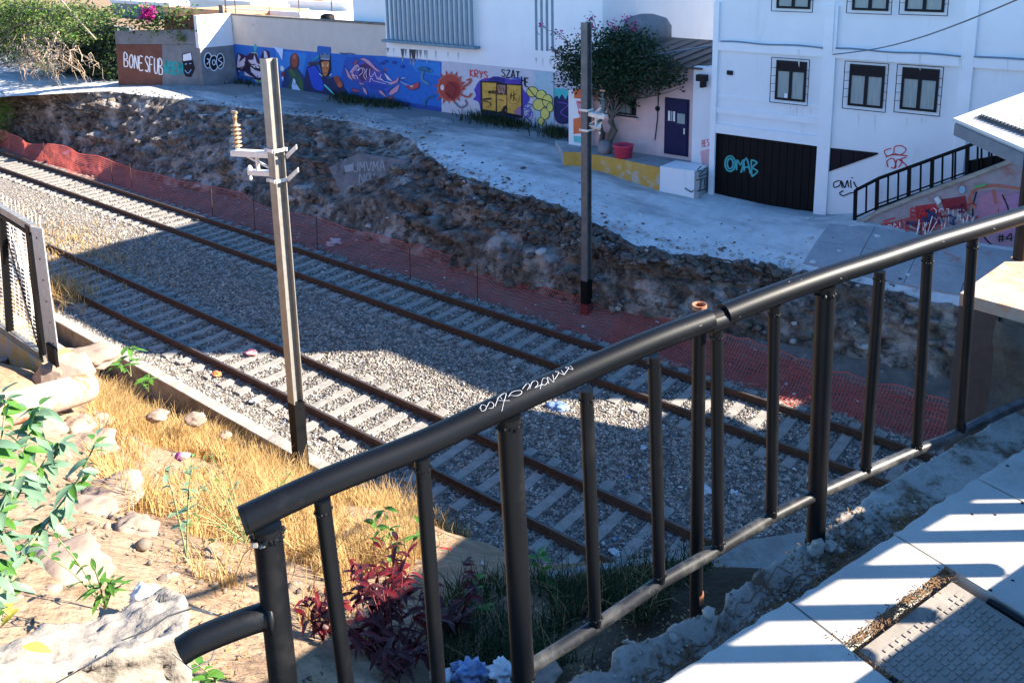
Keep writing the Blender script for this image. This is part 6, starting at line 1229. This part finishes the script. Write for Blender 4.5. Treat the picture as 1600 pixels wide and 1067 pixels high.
for t, b in [((503, 780), (549, 1130)), ((659, 715), (690, 1130)), ((916, 608), (930, 975)), ((1022, 556), (1030, 908)), ((1120, 512), (1122, 856)), ((1210, 476), (1205, 806)), ((1375, 424), (1352, 738)), ((1450, 396), (1432, 704)), ((1520, 374), (1500, 674))]: bar_('baluster', t, b, .0175)
WORN = mat('worn_black_steel', (.006, .007, .008), (.02, .02, .022), scale=9, rough=.45, spec=.4, c3=(.10, .097, .09), s3=6, t3=(.46, .66))
bl = [(822, 1045), (932, 977), (1030, 910), (1122, 858), (1205, 808), (1270, 775)]
for a, b in zip(bl[:-1], bl[1:]): mb = MB(); mb.tube([WRL(*a), WRL(*b)], .0182, 14); mb.build('bottom_rail', WORN, br)
bl = [(1279, 771), (1352, 738), (1432, 703), (1476, 688), (1560, 646), (1680, 594)]
for a, b in zip(bl[:-1], bl[1:]): mb = MB(); mb.tube([WRL(*a), WRL(*b)], .0182, 14); mb.build('bottom_rail', WORN, br)
ec = spl([(432, 958), (400, 966), (350, 984), (305, 1003), (284, 1016)], 5); P = [WRL(*q) for q in ec]
mb = MB(); mb.tube(P, .028, 20, cap=False); d = (Vector(P[-1])-Vector(P[-2])).normalized(); mb.pipe(Vector(P[-1])-d*.02, Vector(P[-1])+d*.002, .028, .023, 20); mb.tube([Vector(P[-1])-d*.025, Vector(P[-1])-d*.022], .0275, 20); mb.build('return_pipe', MATB, br)
mb = MB(); mb.lathe([(.036, 0), (.040, .006), (.036, .012)], Vector(WRL(424, 959)), 16, axis=Vector(WRL(350, 984))-Vector(WRL(424, 959))); mb.build('weld_bead', MATB, br)
# welds with bare metal
mb = MB()
for x, y in [(424, 836), (412, 836)]: mb.rock(np.array(WRL(x, y))+np.array([.012, -.028, 0]), .009, seed=x, flat=.6)
mb.build('weld_bead', M['galv'], br)
# white scribble on the handrail
def on_pipe(x, y, lst):
    r_ = ray(x, y); best = None
    for a, b in zip(lst[:-1], lst[1:]):
        a, b = np.array(a), np.array(b); d = (b-a)/np.linalg.norm(b-a); m = CAMP-a; dd_ = r_-d*np.dot(r_, d); mm_ = m-d*np.dot(m, d)
        A_ = dd_@dd_; B_ = 2*dd_@mm_; C_ = mm_@mm_-.0306**2; D2 = B_*B_-4*A_*C_
        t = (-B_-math.sqrt(max(D2, 0)))/(2*A_); p = CAMP+r_*t; s = np.dot(p-a, d)
        if -.002 <= s <= np.linalg.norm(b-a)+.002: best = p
    return best
mwht = mat('faded_white_marker', (.3, .31, .33), (.5, .5, .52), scale=60, rough=.8)
zs = lambda P: [(640+x/2.667, 430+y/2.667) for x, y in P]
SCR = [[[(292, 556), (300, 540), (318, 545), (316, 560), (300, 566), (296, 552)], [(322, 548), (334, 528), (350, 536), (346, 552), (330, 554)], [(356, 546), (372, 506), (384, 516)], [(384, 566), (392, 530), (402, 492), (380, 500), (366, 520), (418, 522)], [(412, 506), (428, 486), (462, 480), (466, 492), (446, 502), (420, 500)]],
       [[(470, 474), (488, 452), (500, 458), (490, 478)], [(500, 474), (510, 446), (528, 440), (534, 456), (520, 470), (556, 452)]], [[(544, 474), (556, 430), (576, 436), (566, 456), (548, 458)], [(580, 452), (574, 424), (600, 446), (596, 414)], [(604, 434), (622, 404), (606, 402), (640, 412), (632, 396)], [(642, 416), (664, 384), (648, 386), (680, 392), (668, 376)]]]
for wrd in [[zs(q) for q in g_] for g_ in SCR]:
    mb = MB()
    for stk in wrd:
        P = spl(stk, 4); Q = [on_pipe(x, y, hp1) for x, y in P]; Q = [q for q in Q if q is not None]
        if len(Q) > 1: mb.tube(Q, .0007, 4, cap=False)
    mb.build('white_scribble', mwht, o)
# scratches
mb = MB()
for k in range(9):
    x = random.uniform(400, 1560); y = float(np.interp(x, [q[0] for q in hl+hr2], [q[1] for q in hl+hr2]))+random.uniform(-14, 14); q = on_pipe(x, y, hp1 if x < 1105 else hp2); 
    q2 = on_pipe(x+random.uniform(1, 4), y+random.uniform(-2, 2), hp1 if x < 1105 else hp2)
    if q is not None and q2 is not None and 1135 > 0: mb.tube([q, q2], .0006, 4, cap=False)
mb.build('paint_chips', mat('bare_chip', (.3, .29, .28), rough=.6), o, 'stuff')
# separate rusty post behind the railing
rp = thing('pipe_post', 'open topped rusty pipe post standing just behind the railing', 'post', WRL(1087, 935, .1))
a, b = Vector(WRL(1093, 476, .07)), Vector(WRL(1087, 1000, .07))
mb = MB(); mb.pipe(a, b, .0195, .0165, 18); mb.build('pipe', MATB, rp); mb = MB(); mb.pipe(a+(a-b)*.001, a-(a-b).normalized()*.012, .0200, .0164, 18); mb.build('rusty_rim', mat('orange_rust', (.35, .12, .06), (.5, .2, .1), scale=30, rough=.8), rp)
mb = MB(); q = Vector(WRL(1089, 925, .07)); mb.tube([q, q+(b-a).normalized()*.03], .0205, 14); mb.build('rust_patch', bpy.data.materials['orange_rust'], rp)
mb = MB(); 
for k in range(9): c = np.array(WRL(1274+random.uniform(-22, 26), 846+random.uniform(-6, 6))); mb.rock(c+np.array([.02, -.03, 0]), random.uniform(.012, .024), seed=k)
mb.build('footing_grout', M['concrete'], br)
# ================================================================== LEFT FOREGROUND: fence panel, pipe, chunk
fa = atd(86, 566, 11.0); fb_ = atd(0, 505, 12.9); fdv = (fb_-fa); fdv[2] = 0; fdv /= np.linalg.norm(fdv); fnr = np.array([fdv[1], -fdv[0], 0])
if np.dot(fnr, CAMP-fa) < 0: fnr = -fnr
def WF(x, y, push=0): return onp(x, y, fa+fnr*push, fnr)
fp = thing('mesh_fence', 'dark framed wire mesh fence panel with a grey steel end post at the left edge', 'fence', WF(60, 580))
def fbar(name, a, b, wd, dp, m, push=0): mb = MB(); mb.bar(WF(*a, push), WF(*b, push), wd, dp, up=tuple(fnr)); return mb.build(name, m, fp)
fbar('top_rail', (-60, 289), (53, 357), .09, .06, M['galv']); fbar('frame_edge', (-60, 296), (50, 364), .035, .08, M['black_flat'])
fbar('bottom_rail', (-60, 470), (74, 562), .12, .08, M['galv']); fbar('upright', (47, 352), (70, 560), .12, .08, M['black_flat']); fbar('upright', (2, 325), (16, 520), .09, .07, M['black_flat']); fbar('brace', (2, 328), (66, 552), .05, .05, M['black_flat'], -.05)
mb = MB()
for k in range(40):
    y0 = 338+k*5.6; mb.bar(WF(-60, y0-68*.6-6, -.03), WF(68, y0+36, -.03), .010, .006)
for k in range(20):
    x0_ = -60+k*6.4; mb.bar(WF(x0_, 300+x0_*.6, -.03), WF(x0_+18, 520+x0_*.69, -.03), .006, .006)
mb.build('wire_mesh', M['galv_white'], fp, 'stuff')
for A_, B_ in [((6, 335), (33, 420)), ((26, 350), (62, 540)), ((4, 340), (8, 500))]: fbar('pale_strut', A_, B_, .07, .03, M['galv_white'], -.08)
mb = MB(); P = [WF(*q, .03) for q in [(50, 354), (67, 357), (92, 545), (91, 566), (76, 566)]]; mb.prism(P, tuple(fnr*.012)); ob = mb.build('end_post', mat('scratched_grey_steel', (.28, .32, .34), (.42, .46, .48), scale=14, rough=.5, metal=.3, c3=(.6, .62, .62), s3=18, t3=(.6, .66)), fp)
mb = MB()
for k in range(6): q = np.array(WF(57+k*5.2, 372+k*33, .045)); mb.lathe([(.011, 0), (.011, .004)], q, 8, axis=tuple(fnr))
for k in range(1): pass
mb.build('bolt_hole', M['black_flat'], ob)
fbar('dark_base', (80, 540), (84, 568), .26, .03, M['black_flat'], .06)
yk = thing('yellow_kerb', 'chipped yellow painted concrete kerb under the mesh fence panel', 'kerb', WF(40, 600))
mb = MB(); P = [WF(*q, .06) for q in [(-60, 478), (72, 572), (84, 590), (70, 650), (50, 640), (-60, 560)]]; mb.prism(P, tuple(-fnr*.35)); mb.build('kerb_body', mat('yellow_chipped_concrete', (.5, .32, .1), (.6, .42, .18), scale=3, rough=.9, c3=(.42, .38, .33), s3=3.2, t3=(.48, .56), bump=.5), yk)
mb = MB(); a = WF(4, 560, .12); b = WF(10, 640, .12); mb.tube([a, b], .06, 10); o = mb.build('grey_stake', M['galv']); setp(o, 'short grey stake beside the yellow kerb at the left edge', 'stake')
pp = thing('drain_pipe_stub', 'stained orange and white concrete pipe lying on rubble at the left edge', 'pipe', atd(60, 640, 10.4))
a, b = Vector(atd(-60, 658, 9.6)), Vector(atd(136, 606, 10.6)); mb = MB(); mb.tube([a.lerp(b, t) for t in np.linspace(0, 1, 9)], [.185, .18, .185, .18, .182, .178, .18, .175, .165], 18); mb.build('pipe_body', M['terracotta'], pp)
mb = MB(); mb.rock(Vector(atd(115, 585, 10.9)), .34, seed=4, flat=.8, rough=.15); mb.rock(Vector(atd(85, 592, 10.9)), .22, seed=5, rough=.15); mb.build('mortar_lump', M['boulder'], pp)
def rockobj(name, x, y, D, r, seed, m, label, cat='rock', flat=.7, group=None, sub=2):
    c = atd(x, y, D); me = bpy.data.meshes.new(name); mb = MB(); V, Fc = ico1()
    import bmesh
    bm = bmesh.new(); bmesh.ops.create_icosphere(bm, subdivisions=sub+2, radius=1)
    rs = random.Random(seed); off = Vector((rs.uniform(-50, 50),)*3); sx, sy = rs.uniform(.8, 1.3), rs.uniform(.8, 1.2)
    for v in bm.verts:
        k = 1+noise.fractal(v.co*1.1+off, 1, 2, 5)*.34; d, _ = noise.voronoi(v.co*1.3+off); k *= .86+.3*min(d[0], .8)
        v.co = Vector((v.co.x*sx*r*k, v.co.y*sy*r*k, v.co.z*flat*r*k))
    [setattr(f, 'smooth', True) for f in bm.faces]; bm.to_mesh(me); bm.free(); me.materials.append(m); o = link(name, me, None, c, (0, 0, rs.uniform(0, 6)))
    return setp(o, label, cat, group)
for k, (x, y, D, r, lb_) in enumerate([(140, 560, 11.4, .27, 'pale boulder just right of the grey fence post'), (98, 560, 11.6, .2, 'small pale boulder at the foot of the grey fence post'), (90, 890, 5.5, .24, 'rounded pinkish boulder beside the leafy weed'), (140, 660, 10.6, .2, 'flat stone under the end of the orange pipe'), (115, 672, 10.2, .22, 'brownish stone below the orange pipe'), (70, 672, 10, .22, 'grey stone below the middle of the pipe'), (135, 700, 9.8, .24, 'dark stone left of the tallest golden grass'),
                                       (245, 650, 12, .13, 'small stone among the golden grass'), (305, 655, 13.5, .15, 'slab of stone near the low concrete wall'), (250, 800, 8.6, .2, 'broad flat stone in the bare soil patch'), (180, 770, 8.0, .22, 'flat pinkish stone in the middle of the bare soil'), (210, 830, 7, .2, 'half buried stone above the small green weed'), (130, 800, 7.6, .17, 'half buried flat stone near the leafy weed'), (352, 680, 14, .1, 'small stone behind the discarded bottle'), (840, 1055, 4.3, .1, 'pale stone lying in the shaded grass')]):
    rockobj('boulder', x, y, D, r, k+11, M['boulder'], lb_, 'boulder', .5)
# small stones on the soil (uncountable)
sp2 = scatter([[(0, 600), (330, 560), (480, 760), (480, 900), (300, 1067), (0, 1067)], [(440, 900), (1000, 900), (900, 1067), (440, 1067)]], 4500, -18, -1.2, .4, 9.2)
V, Fc = rocks_np(sp2, .008+rng.exponential(.013, len(sp2))); np_mesh('soil_stones', V, Fc, [M['boulder'], M['rock_brown'], M['concrete_dark']], None, 'stuff', midx=np.repeat(rng.integers(0, 3, len(sp2)), 20))
# big broken concrete block at bottom left
ck = thing('concrete_block', 'big broken block of pale concrete lying at the bottom left corner', 'concrete block', atd(150, 1000, 3.7))
tl = [atd(x, y, D) for x, y, D in [(-160, 1090, 3.25), (120, 1045, 3.35), (292, 985, 3.4), (284, 930, 3.75), (255, 924, 3.85), (140, 960, 3.85), (60, 985, 3.7), (-160, 1030, 3.5)]]
import bmesh
bm = bmesh.new(); top = [bm.verts.new(p) for p in tl]; bot = [bm.verts.new((p[0], p[1], p[2]-.5)) for p in tl]; n = len(tl)
bm.faces.new(top); bm.faces.new(bot[::-1])
for i in range(n): bm.faces.new((top[i], bot[i], bot[(i+1) % n], top[(i+1) % n]))
bmesh.ops.recalc_face_normals(bm, faces=bm.faces); bmesh.ops.triangulate(bm, faces=bm.faces)
for _ in range(5): bmesh.ops.subdivide_edges(bm, edges=[e for e in bm.edges if e.calc_length() > .035], cuts=1, use_grid_fill=True); bmesh.ops.triangulate(bm, faces=bm.faces)
bm.normal_update()
dsp = [(v, v.normal.copy()*(fr(v.co.x*4, v.co.y*4, v.co.z*4, 1, 6)*.035+fr(v.co.x*16, v.co.y*16, v.co.z*16, 1, 4)*.009-.012*max(0, fr(v.co.x*9, v.co.y*9, v.co.z*9+4, 1, 3)-.25)*4)) for v in bm.verts]
for v, d in dsp: v.co += d-Vector(ck.location)*0
for v in bm.verts: v.co -= ck.location
[setattr(f, 'smooth', True) for f in bm.faces]; me = bpy.data.meshes.new('block_body'); bm.to_mesh(me); bm.free(); me.materials.append(mat('pale_rough_concrete', (.19, .165, .14), (.31, .275, .235), scale=9, rough=.95, bump=.6, bscale=60, bdist=.01, c3=(.42, .33, .25), s3=6, t3=(.58, .7))); link('block_body', me, ck)
mb = MB(); P = [atd(*q) for q in [(190, 1000, 3.4), (230, 985, 3.3), (262, 962, 2.9), (300, 950, 2.3), (330, 958, 1.9)]]; mb.tube(P, .003, 6); P = [atd(*q) for q in [(270, 1020, 1.86), (300, 1045, 1.84), (330, 1030, 1.83), (345, 985, 1.85)]]; mb.tube(P, .002, 6); o = mb.build('tie_wire', M['galv']); setp(o, 'loose tie wire between the concrete block and the bent pipe', 'wire')
# ================================================================== PLANTS WITH SINGLE LEAVES
def leafmesh(name, L_, wd, m, fold=.25, curl=.25, n=5):
    mb = MB(); vs = []
    for k in range(n+1):
        t = k/n; ww = wd*math.sin(math.pi*min(1, t*.96+.02))**.75*(1-.25*t); zc_ = -curl*L_*t*t
        vs += [(-ww/2, L_*t, zc_+fold*ww/2), (0, L_*t, zc_), (ww/2, L_*t, zc_+fold*ww/2)]
    fs = []
    for k in range(n): fs += [(3*k, 3*k+1, 3*k+4, 3*k+3), (3*k+1, 3*k+2, 3*k+5, 3*k+4)]
    me = bpy.data.meshes.new(name); me.from_pydata(vs, [], fs); me.materials.append(m); me.polygons.foreach_set('use_smooth', [True]*len(fs)); me.update(); return me
def leafrot(d, roll):
    d = Vector(d).normalized(); y = d; z = Vector((0, 0, 1)); x = y.cross(z); x = x.normalized() if x.length > 1e-3 else Vector((1, 0, 0)); z = x.cross(y); m = Matrix((x, y, z)).transposed(); return (m @ Matrix.Rotation(roll, 3, 'Y')).to_euler()
def put_leaf(me, par, p, d, roll=0, s=1): return link(me.name.split('.')[0], me, par, p, leafrot(d, roll), (s, s, s))
def stemtube(par, pts, r0, r1, m): mb = MB(); n = len(pts); mb.tube(pts, [r0+(r1-r0)*k/(n-1) for k in range(n)], 7); mb.build('stem', m, par)
# tall glaucous weed at the left edge
LG = [leafmesh('leaf', .115, .05, M['leaf_bluegreen'], .35, .45), leafmesh('leaf', .09, .045, M['leaf_bluegreen'], .5, .15), leafmesh('leaf', .12, .042, M['leaf_bluegreen'], .2, .7), leafmesh('leaf', .10, .05, M['leaf_green'], .3, .4)]
LY = leafmesh('leaf', .08, .045, M['leaf_yellow'])
wd_ = thing('leafy_weed', 'tall blue green leafy weed rising at the left edge of the picture', 'weed', atd(-60, 1100, 3.0))
stems = [[(-60, 1100, 3.0), (-30, 950, 3.1), (10, 800, 3.3), (40, 700, 3.4), (55, 640, 3.45)], [(-50, 1100, 3.0), (0, 960, 3.2), (40, 860, 3.4), (110, 770, 3.6), (150, 690, 3.6)], [(-40, 1000, 3.0), (-10, 850, 3.2), (0, 720, 3.3), (10, 620, 3.4)], [(-40, 1050, 3.1), (10, 900, 3.3), (70, 820, 3.5), (130, 740, 3.5)], [(-80, 900, 3.1), (-40, 760, 3.2), (-10, 660, 3.3)], [(-60, 980, 3.1), (-10, 800, 3.3), (60, 740, 3.5), (95, 690, 3.6)]]
for k, s_ in enumerate(stems):
    P = [atd(*q) for q in s_]; stemtube(wd_, spl(P, 4), .009, .003, M['stem']); C = spl(P, 8)
    for i in range(6, len(C)):
        for _ in range(3 if k in (0, 2, 5) else 2):
            a = random.uniform(0, 6.3); me = random.choice(LG); d = (math.cos(a), math.sin(a), random.uniform(-.55, .35)); put_leaf(me, wd_, np.array(C[i])+rng.normal(size=3)*.012, d, random.uniform(-.7, .7), random.uniform(.4, .9))
for x, y in [(20, 815), (35, 1010), (8, 930), (30, 950)]: put_leaf(LY, wd_, atd(x, y, 3.2), (random.uniform(-1, 1), random.uniform(-1, 1), -.2), 0, random.uniform(.8, 1.2))
def weed(label, x, y, D, h, n, mesh, name='green_weed', cat='weed', spread=.5, col=None, group=None):
    b = on_hill(x, y) if D is None else atd(x, y, D); r = thing(name, label, cat, b, group); ns = max(2, n//9)
    for k in range(ns):
        a = random.uniform(0, 6.3); t = Vector(b)+Vector((math.cos(a)*spread*h, math.sin(a)*spread*h, h*random.uniform(.65, 1.1))); P = [Vector(b), Vector(b).lerp(t, .5)+Vector((0, 0, .1*h)), t]; C = spl(P, 5); stemtube(r, C, .006, .002, M['stem'] if col is None else col)
        for i in range(n//ns):
            p = C[random.randrange(3, len(C))]; a = random.uniform(0, 6.3); put_leaf(random.choice(mesh), r, p, (math.cos(a), math.sin(a), random.uniform(-.2, .6)), random.uniform(-.4, .4), random.uniform(.5, 1.15))
    return r
GM = [leafmesh('leaf', .10, .032, M['leaf_green'], .3, .3), leafmesh('leaf', .08, .03, M['leaf_green'], .3, .1)]
weed('bright green broad leaved weed by the torn plastic above the concrete block', 165, 950, 4.5, .38, 46, GM, spread=.6)
weed('thin tall pale weed with sparse leaves between the leafy weed and golden grass', 292, 870, 4.6, .72, 26, [leafmesh('leaf', .06, .03, M['leaf_bluegreen'])], spread=.12)
weed('small fresh green weed at the left end of the low concrete wall', 205, 588, 12.9, .42, 20, [leafmesh('leaf', .22, .08, M['leaf_green'])])
weed('small green weed against the middle of the low concrete wall', 232, 612, 13, .4, 18, [leafmesh('leaf', .2, .07, M['leaf_green'])])
weed('light green weed between the red plant and the tracks', 622, 900, 6.9, .62, 34, [leafmesh('leaf', .15, .05, M['leaf_green'], .3, .2)])
weed('olive green weed in the golden grass left of the railing post', 385, 850, 6.6, .6, 130, [leafmesh('leaf', .07, .024, M['leaf_tree']), leafmesh('leaf', .06, .02, M['dry2'])], spread=.8)
weed('sparse upright weed in front of the golden grass', 350, 800, 7.5, .5, 22, [leafmesh('leaf', .06, .025, M['leaf_bluegreen'])])
weed('tiny bright green sprout growing at the edge of the sunlit pavement', 1450, 800, float(np.hypot(*onz(1450, 800, 8.45)[:2])), .05, 26, [leafmesh('leaf', .022, .012, M['leaf_green'])], 'sprout', 'sprout', spread=.3)
weed('small green weed at the bottom edge beside the bent pipe', 345, 1075, 3.6, .2, 18, [leafmesh('leaf', .08, .04, M['leaf_green'])])
weed('broad leaved weed in the shaded grass under the railing', 850, 945, 5.6, .3, 22, [leafmesh('leaf', .13, .06, M['leaf_green'], .3, .2)])
weed('low green weed in the shade beside the middle post', 760, 960, 5.4, .3, 20, [leafmesh('leaf', .12, .035, M['leaf_green'], .3, .4)])
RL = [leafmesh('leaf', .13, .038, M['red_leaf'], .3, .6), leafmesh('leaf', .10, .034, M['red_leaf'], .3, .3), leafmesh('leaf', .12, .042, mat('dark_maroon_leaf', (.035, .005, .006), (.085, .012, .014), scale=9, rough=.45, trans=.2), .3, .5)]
RS = mat('red_stem', (.12, .02, .03), (.2, .04, .05), scale=5, rough=.6)
weed('crimson leaved plant glowing in the sun behind the second and third bars', 600, 985, 5.3, .62, 190, RL, 'red_plant', 'plant', spread=.32, col=RS, group='crimson leaved plants under the railing')
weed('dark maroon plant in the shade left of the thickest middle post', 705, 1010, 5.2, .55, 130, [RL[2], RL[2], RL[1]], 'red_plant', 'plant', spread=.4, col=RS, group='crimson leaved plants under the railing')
weed('small crimson plant beside the first railing bar', 505, 1000, 4.9, .32, 60, RL, 'red_plant', 'plant', spread=.4, col=RS, group='crimson leaved plants under the railing')
weed('low maroon plant at the bottom edge under the railing', 620, 1060, 4.7, .5, 240, [RL[2], RL[2], RL[0]], 'red_plant', 'plant', spread=.6, col=RS, group='crimson leaved plants under the railing')
lq = scatter([[(470, 960), (700, 900), (1150, 860), (1100, 960), (900, 1067), (470, 1067)], [(230, 820), (450, 900), (440, 1067), (280, 1067)]], 26000, -6, -1, .4, 7)
if len(lq) > 3800: lq = lq[rng.choice(len(lq), 3800, False)]
leaves('leaf_litter', lq+np.array([0, 0, .012]), .035, [M['litter_leaf'], M['dry2'], M['dry']], None, 'stuff', up=2.5, asp=.35)
# dead bush stems in the grass
mb = MB()
for k in range(150):
    x, y = random.choice([(random.gauss(400, 50), random.gauss(860, 40)), (random.gauss(560, 30), random.gauss(840, 40)), (random.gauss(660, 20), random.gauss(820, 30)), (random.gauss(420, 60), random.gauss(720, 15))]); b = on_hill(x, y); t = Vector(b)+Vector((random.uniform(-.3, .3), random.uniform(-.3, .3), random.uniform(.15, .6))); limb(mb, b, t, .006, .002, .4, 4)
o = mb.build('dead_stems', M['dry2'], None, 'stuff')
# ================================================================== LITTER
def crumple(name, x, y, D, r, m, label, cat, seed=1, flat=.5, z=None):
    c = atd(x, y, D) if z is None else onz(x, y, z)
    bm = bmesh.new(); bmesh.ops.create_icosphere(bm, subdivisions=4, radius=1); off = Vector((seed*3.1, seed*1.7, seed))
    for v in bm.verts: k = 1+noise.fractal(v.co*1.6+off, 1, 2, 4)*.6; k += .1*noise.fractal(v.co*4.5+off, 1, 2, 3); v.co = Vector((v.co.x*r*k*1.1, v.co.y*r*k*.85, max(v.co.z*r*k*flat, -.3*r*flat)))
    [setattr(f, 'smooth', True) for f in bm.faces]; me = bpy.data.meshes.new(name); bm.to_mesh(me); bm.free(); me.materials.append(m); o = link(name, me, None, c); return setp(o, label, cat)
WP_ = M['white_plastic']; BP = M['blue_plastic']
crumple('plastic_bag', 870, 637, 0, .22, BP, 'blue and white plastic bag on the sunlit ballast between the tracks', 'bag', 3, .5, z=-.15)
crumple('plastic_bag', 735, 1052, 4.35, .10, BP, 'blue patterned bag under the middle post', 'bag', 4, .6); crumple('plastic_bag', 785, 1050, 4.3, .085, WP_, 'white plastic bag under the middle post', 'bag', 5, .6); crumple('plastic_bag', 690, 1062, 4.4, .08, WP_, 'scrap of white plastic at the bottom edge left of the blue bag', 'bag', 6, .6)
crumple('plastic_bag', 228, 938, 4.7, .10, mat('clear_grey_plastic', (.4, .46, .5), (.7, .74, .78), scale=20, rough=.25), 'torn grey plastic bag beside the green weed', 'bag', 7, .6)
crumple('cloth_rag', 393, 551, 0, .16, mat('pink_cloth', (.6, .2, .22), (.7, .3, .3), rough=.9), 'pink rag between the rails of the near track', 'rag', 8, .4, z=-.15); crumple('orange_wrapper', 338, 584, 0, .12, M['orange_wall'], 'orange wrapper beside the near rail', 'wrapper', 9, .4, z=-.15)
crumple('plastic_bag', 398, 626, 0, .1, WP_, 'small white scrap of plastic on the ballast by the low wall', 'plastic scrap', 10, .5, z=-.15); crumple('paper_scrap', 1100, 765, 0, .16, WP_, 'white paper scrap in the shaded ballast behind the pipe post', 'paper', 11, .4, z=-.15); crumple('paper_scrap', 1005, 680+20, 0, .1, WP_, 'pale scrap on the ballast left of the pipe post', 'paper', 12, .4, z=-.15)
crumple('paper_scrap', 960, 862, 0, .09, WP_, 'white scrap by the near rail below the handrail', 'paper', 13, .4, z=-.15); crumple('red_can', 697, 866, 9, .09, mat('red_can', (.5, .04, .03), rough=.4), 'squashed red can at the end of the low wall', 'can', 14, .6); crumple('white_cup', 755, 890, 8, .07, WP_, 'white cup lying in the shade near the abutment slab', 'cup', 15, .9); crumple('plastic_bag', 1148, 690+80, 0, .08, WP_, 'tiny white scrap beyond the right bars', 'plastic scrap', 16, .5, z=-.15)
bt_ = thing('crushed_bottle', 'crushed white and purple plastic bottle lying on the golden grass', 'bottle', atd(275, 712, 13.0)); q = Vector(atd(272, 714, 12.9)); ax = Vector((.7, .35, .15)).normalized()
mb = MB(); mb.lathe([(.055, 0), (.06, .02), (.052, .1), (.06, .16), (.05, .24), (.022, .3)], q, 12, axis=ax); mb.build('bottle_body', mat('milky_plastic', (.7, .68, .7), rough=.3), bt_); mb = MB(); mb.lathe([(.062, .06), (.062, .15)], q, 12, axis=ax); mb.build('bottle_label', mat('purple_label', (.2, .03, .25), rough=.5), bt_); mb = MB(); mb.lathe([(.026, .3), (.026, .34)], q, 10, axis=ax); mb.build('cap', mat('green_cap', (.05, .2, .08), rough=.4), bt_)
P_ = []; R_ = []
for k in range(260):
    x = -random.uniform(3, 40); y = random.choice([random.uniform(18.2, 19.8), random.uniform(9.8, 18)]); P_.append((x, y, (bal_z(x, y) if y < 18.2 else dirt_z(x, y))+.04)); R_.append(random.uniform(.02, .06))
V, Fc = rocks_np(P_, R_, flat=.4); np_mesh('scattered_litter', V, Fc, [WP_, M['rock_pale'], M['blue_plastic']], None, 'stuff', midx=np.repeat(rng.choice(3, len(P_), p=[.5, .4, .1]), 20))
# sacks in the netting
crumple('sand_sack', 106, 243, 0, .42, M['white_wall'], 'pale sack lying inside the orange netting at the left', 'sack', 21, .5, z=-.2); crumple('sheet_scrap', 527, 378, 0, .4, M['white_plastic'], 'white plastic sheet caught at the edge of the red netting', 'plastic sheet', 22, .25, z=-.2)
# smooth rock slab with faded white graffiti on the bank
q0_ = onz(560, 240, 2.2); sl_c = np.array([bank_pt(q0_[0]+2.2, .55, False)])[0]
nS = np.array([.10, -.86, .5]); nS /= np.linalg.norm(nS); pS = np.array(bank_pt(-26.5, .55, False))+nS*.42
WSL = lambda x, y: onp(x, y, pS, nS)
P = [WSL(*q) for q in [(512, 262), (560, 238), (612, 246), (640, 250), (622, 282), (584, 312), (548, 318), (530, 300)]]
mb = MB(); mb.prism([tuple(p) for p in P][::-1], tuple(-nS*.9)); o = mb.build('rock_slab', mat('smooth_grey_slab', (.11, .105, .11), (.2, .195, .2), scale=2.5, rough=.95, bump=.6, bscale=9, bdist=.05, c3=(.05, .045, .045), s3=2, t3=(.55, .7)), bank, bevel=.08)
graffiti('white_lettering', bank, WSL, nS, [('s', (.26, .27, .28), s_, 1.6, True) for s_ in text('UMVMA', 552, 254, 604, 252, 15)+text('NOI', 562, 272, 592, 270, 14)]+[('f', (.24, .25, .26), [(538, 260), (552, 256), (552, 268), (540, 270)])], base=.01)
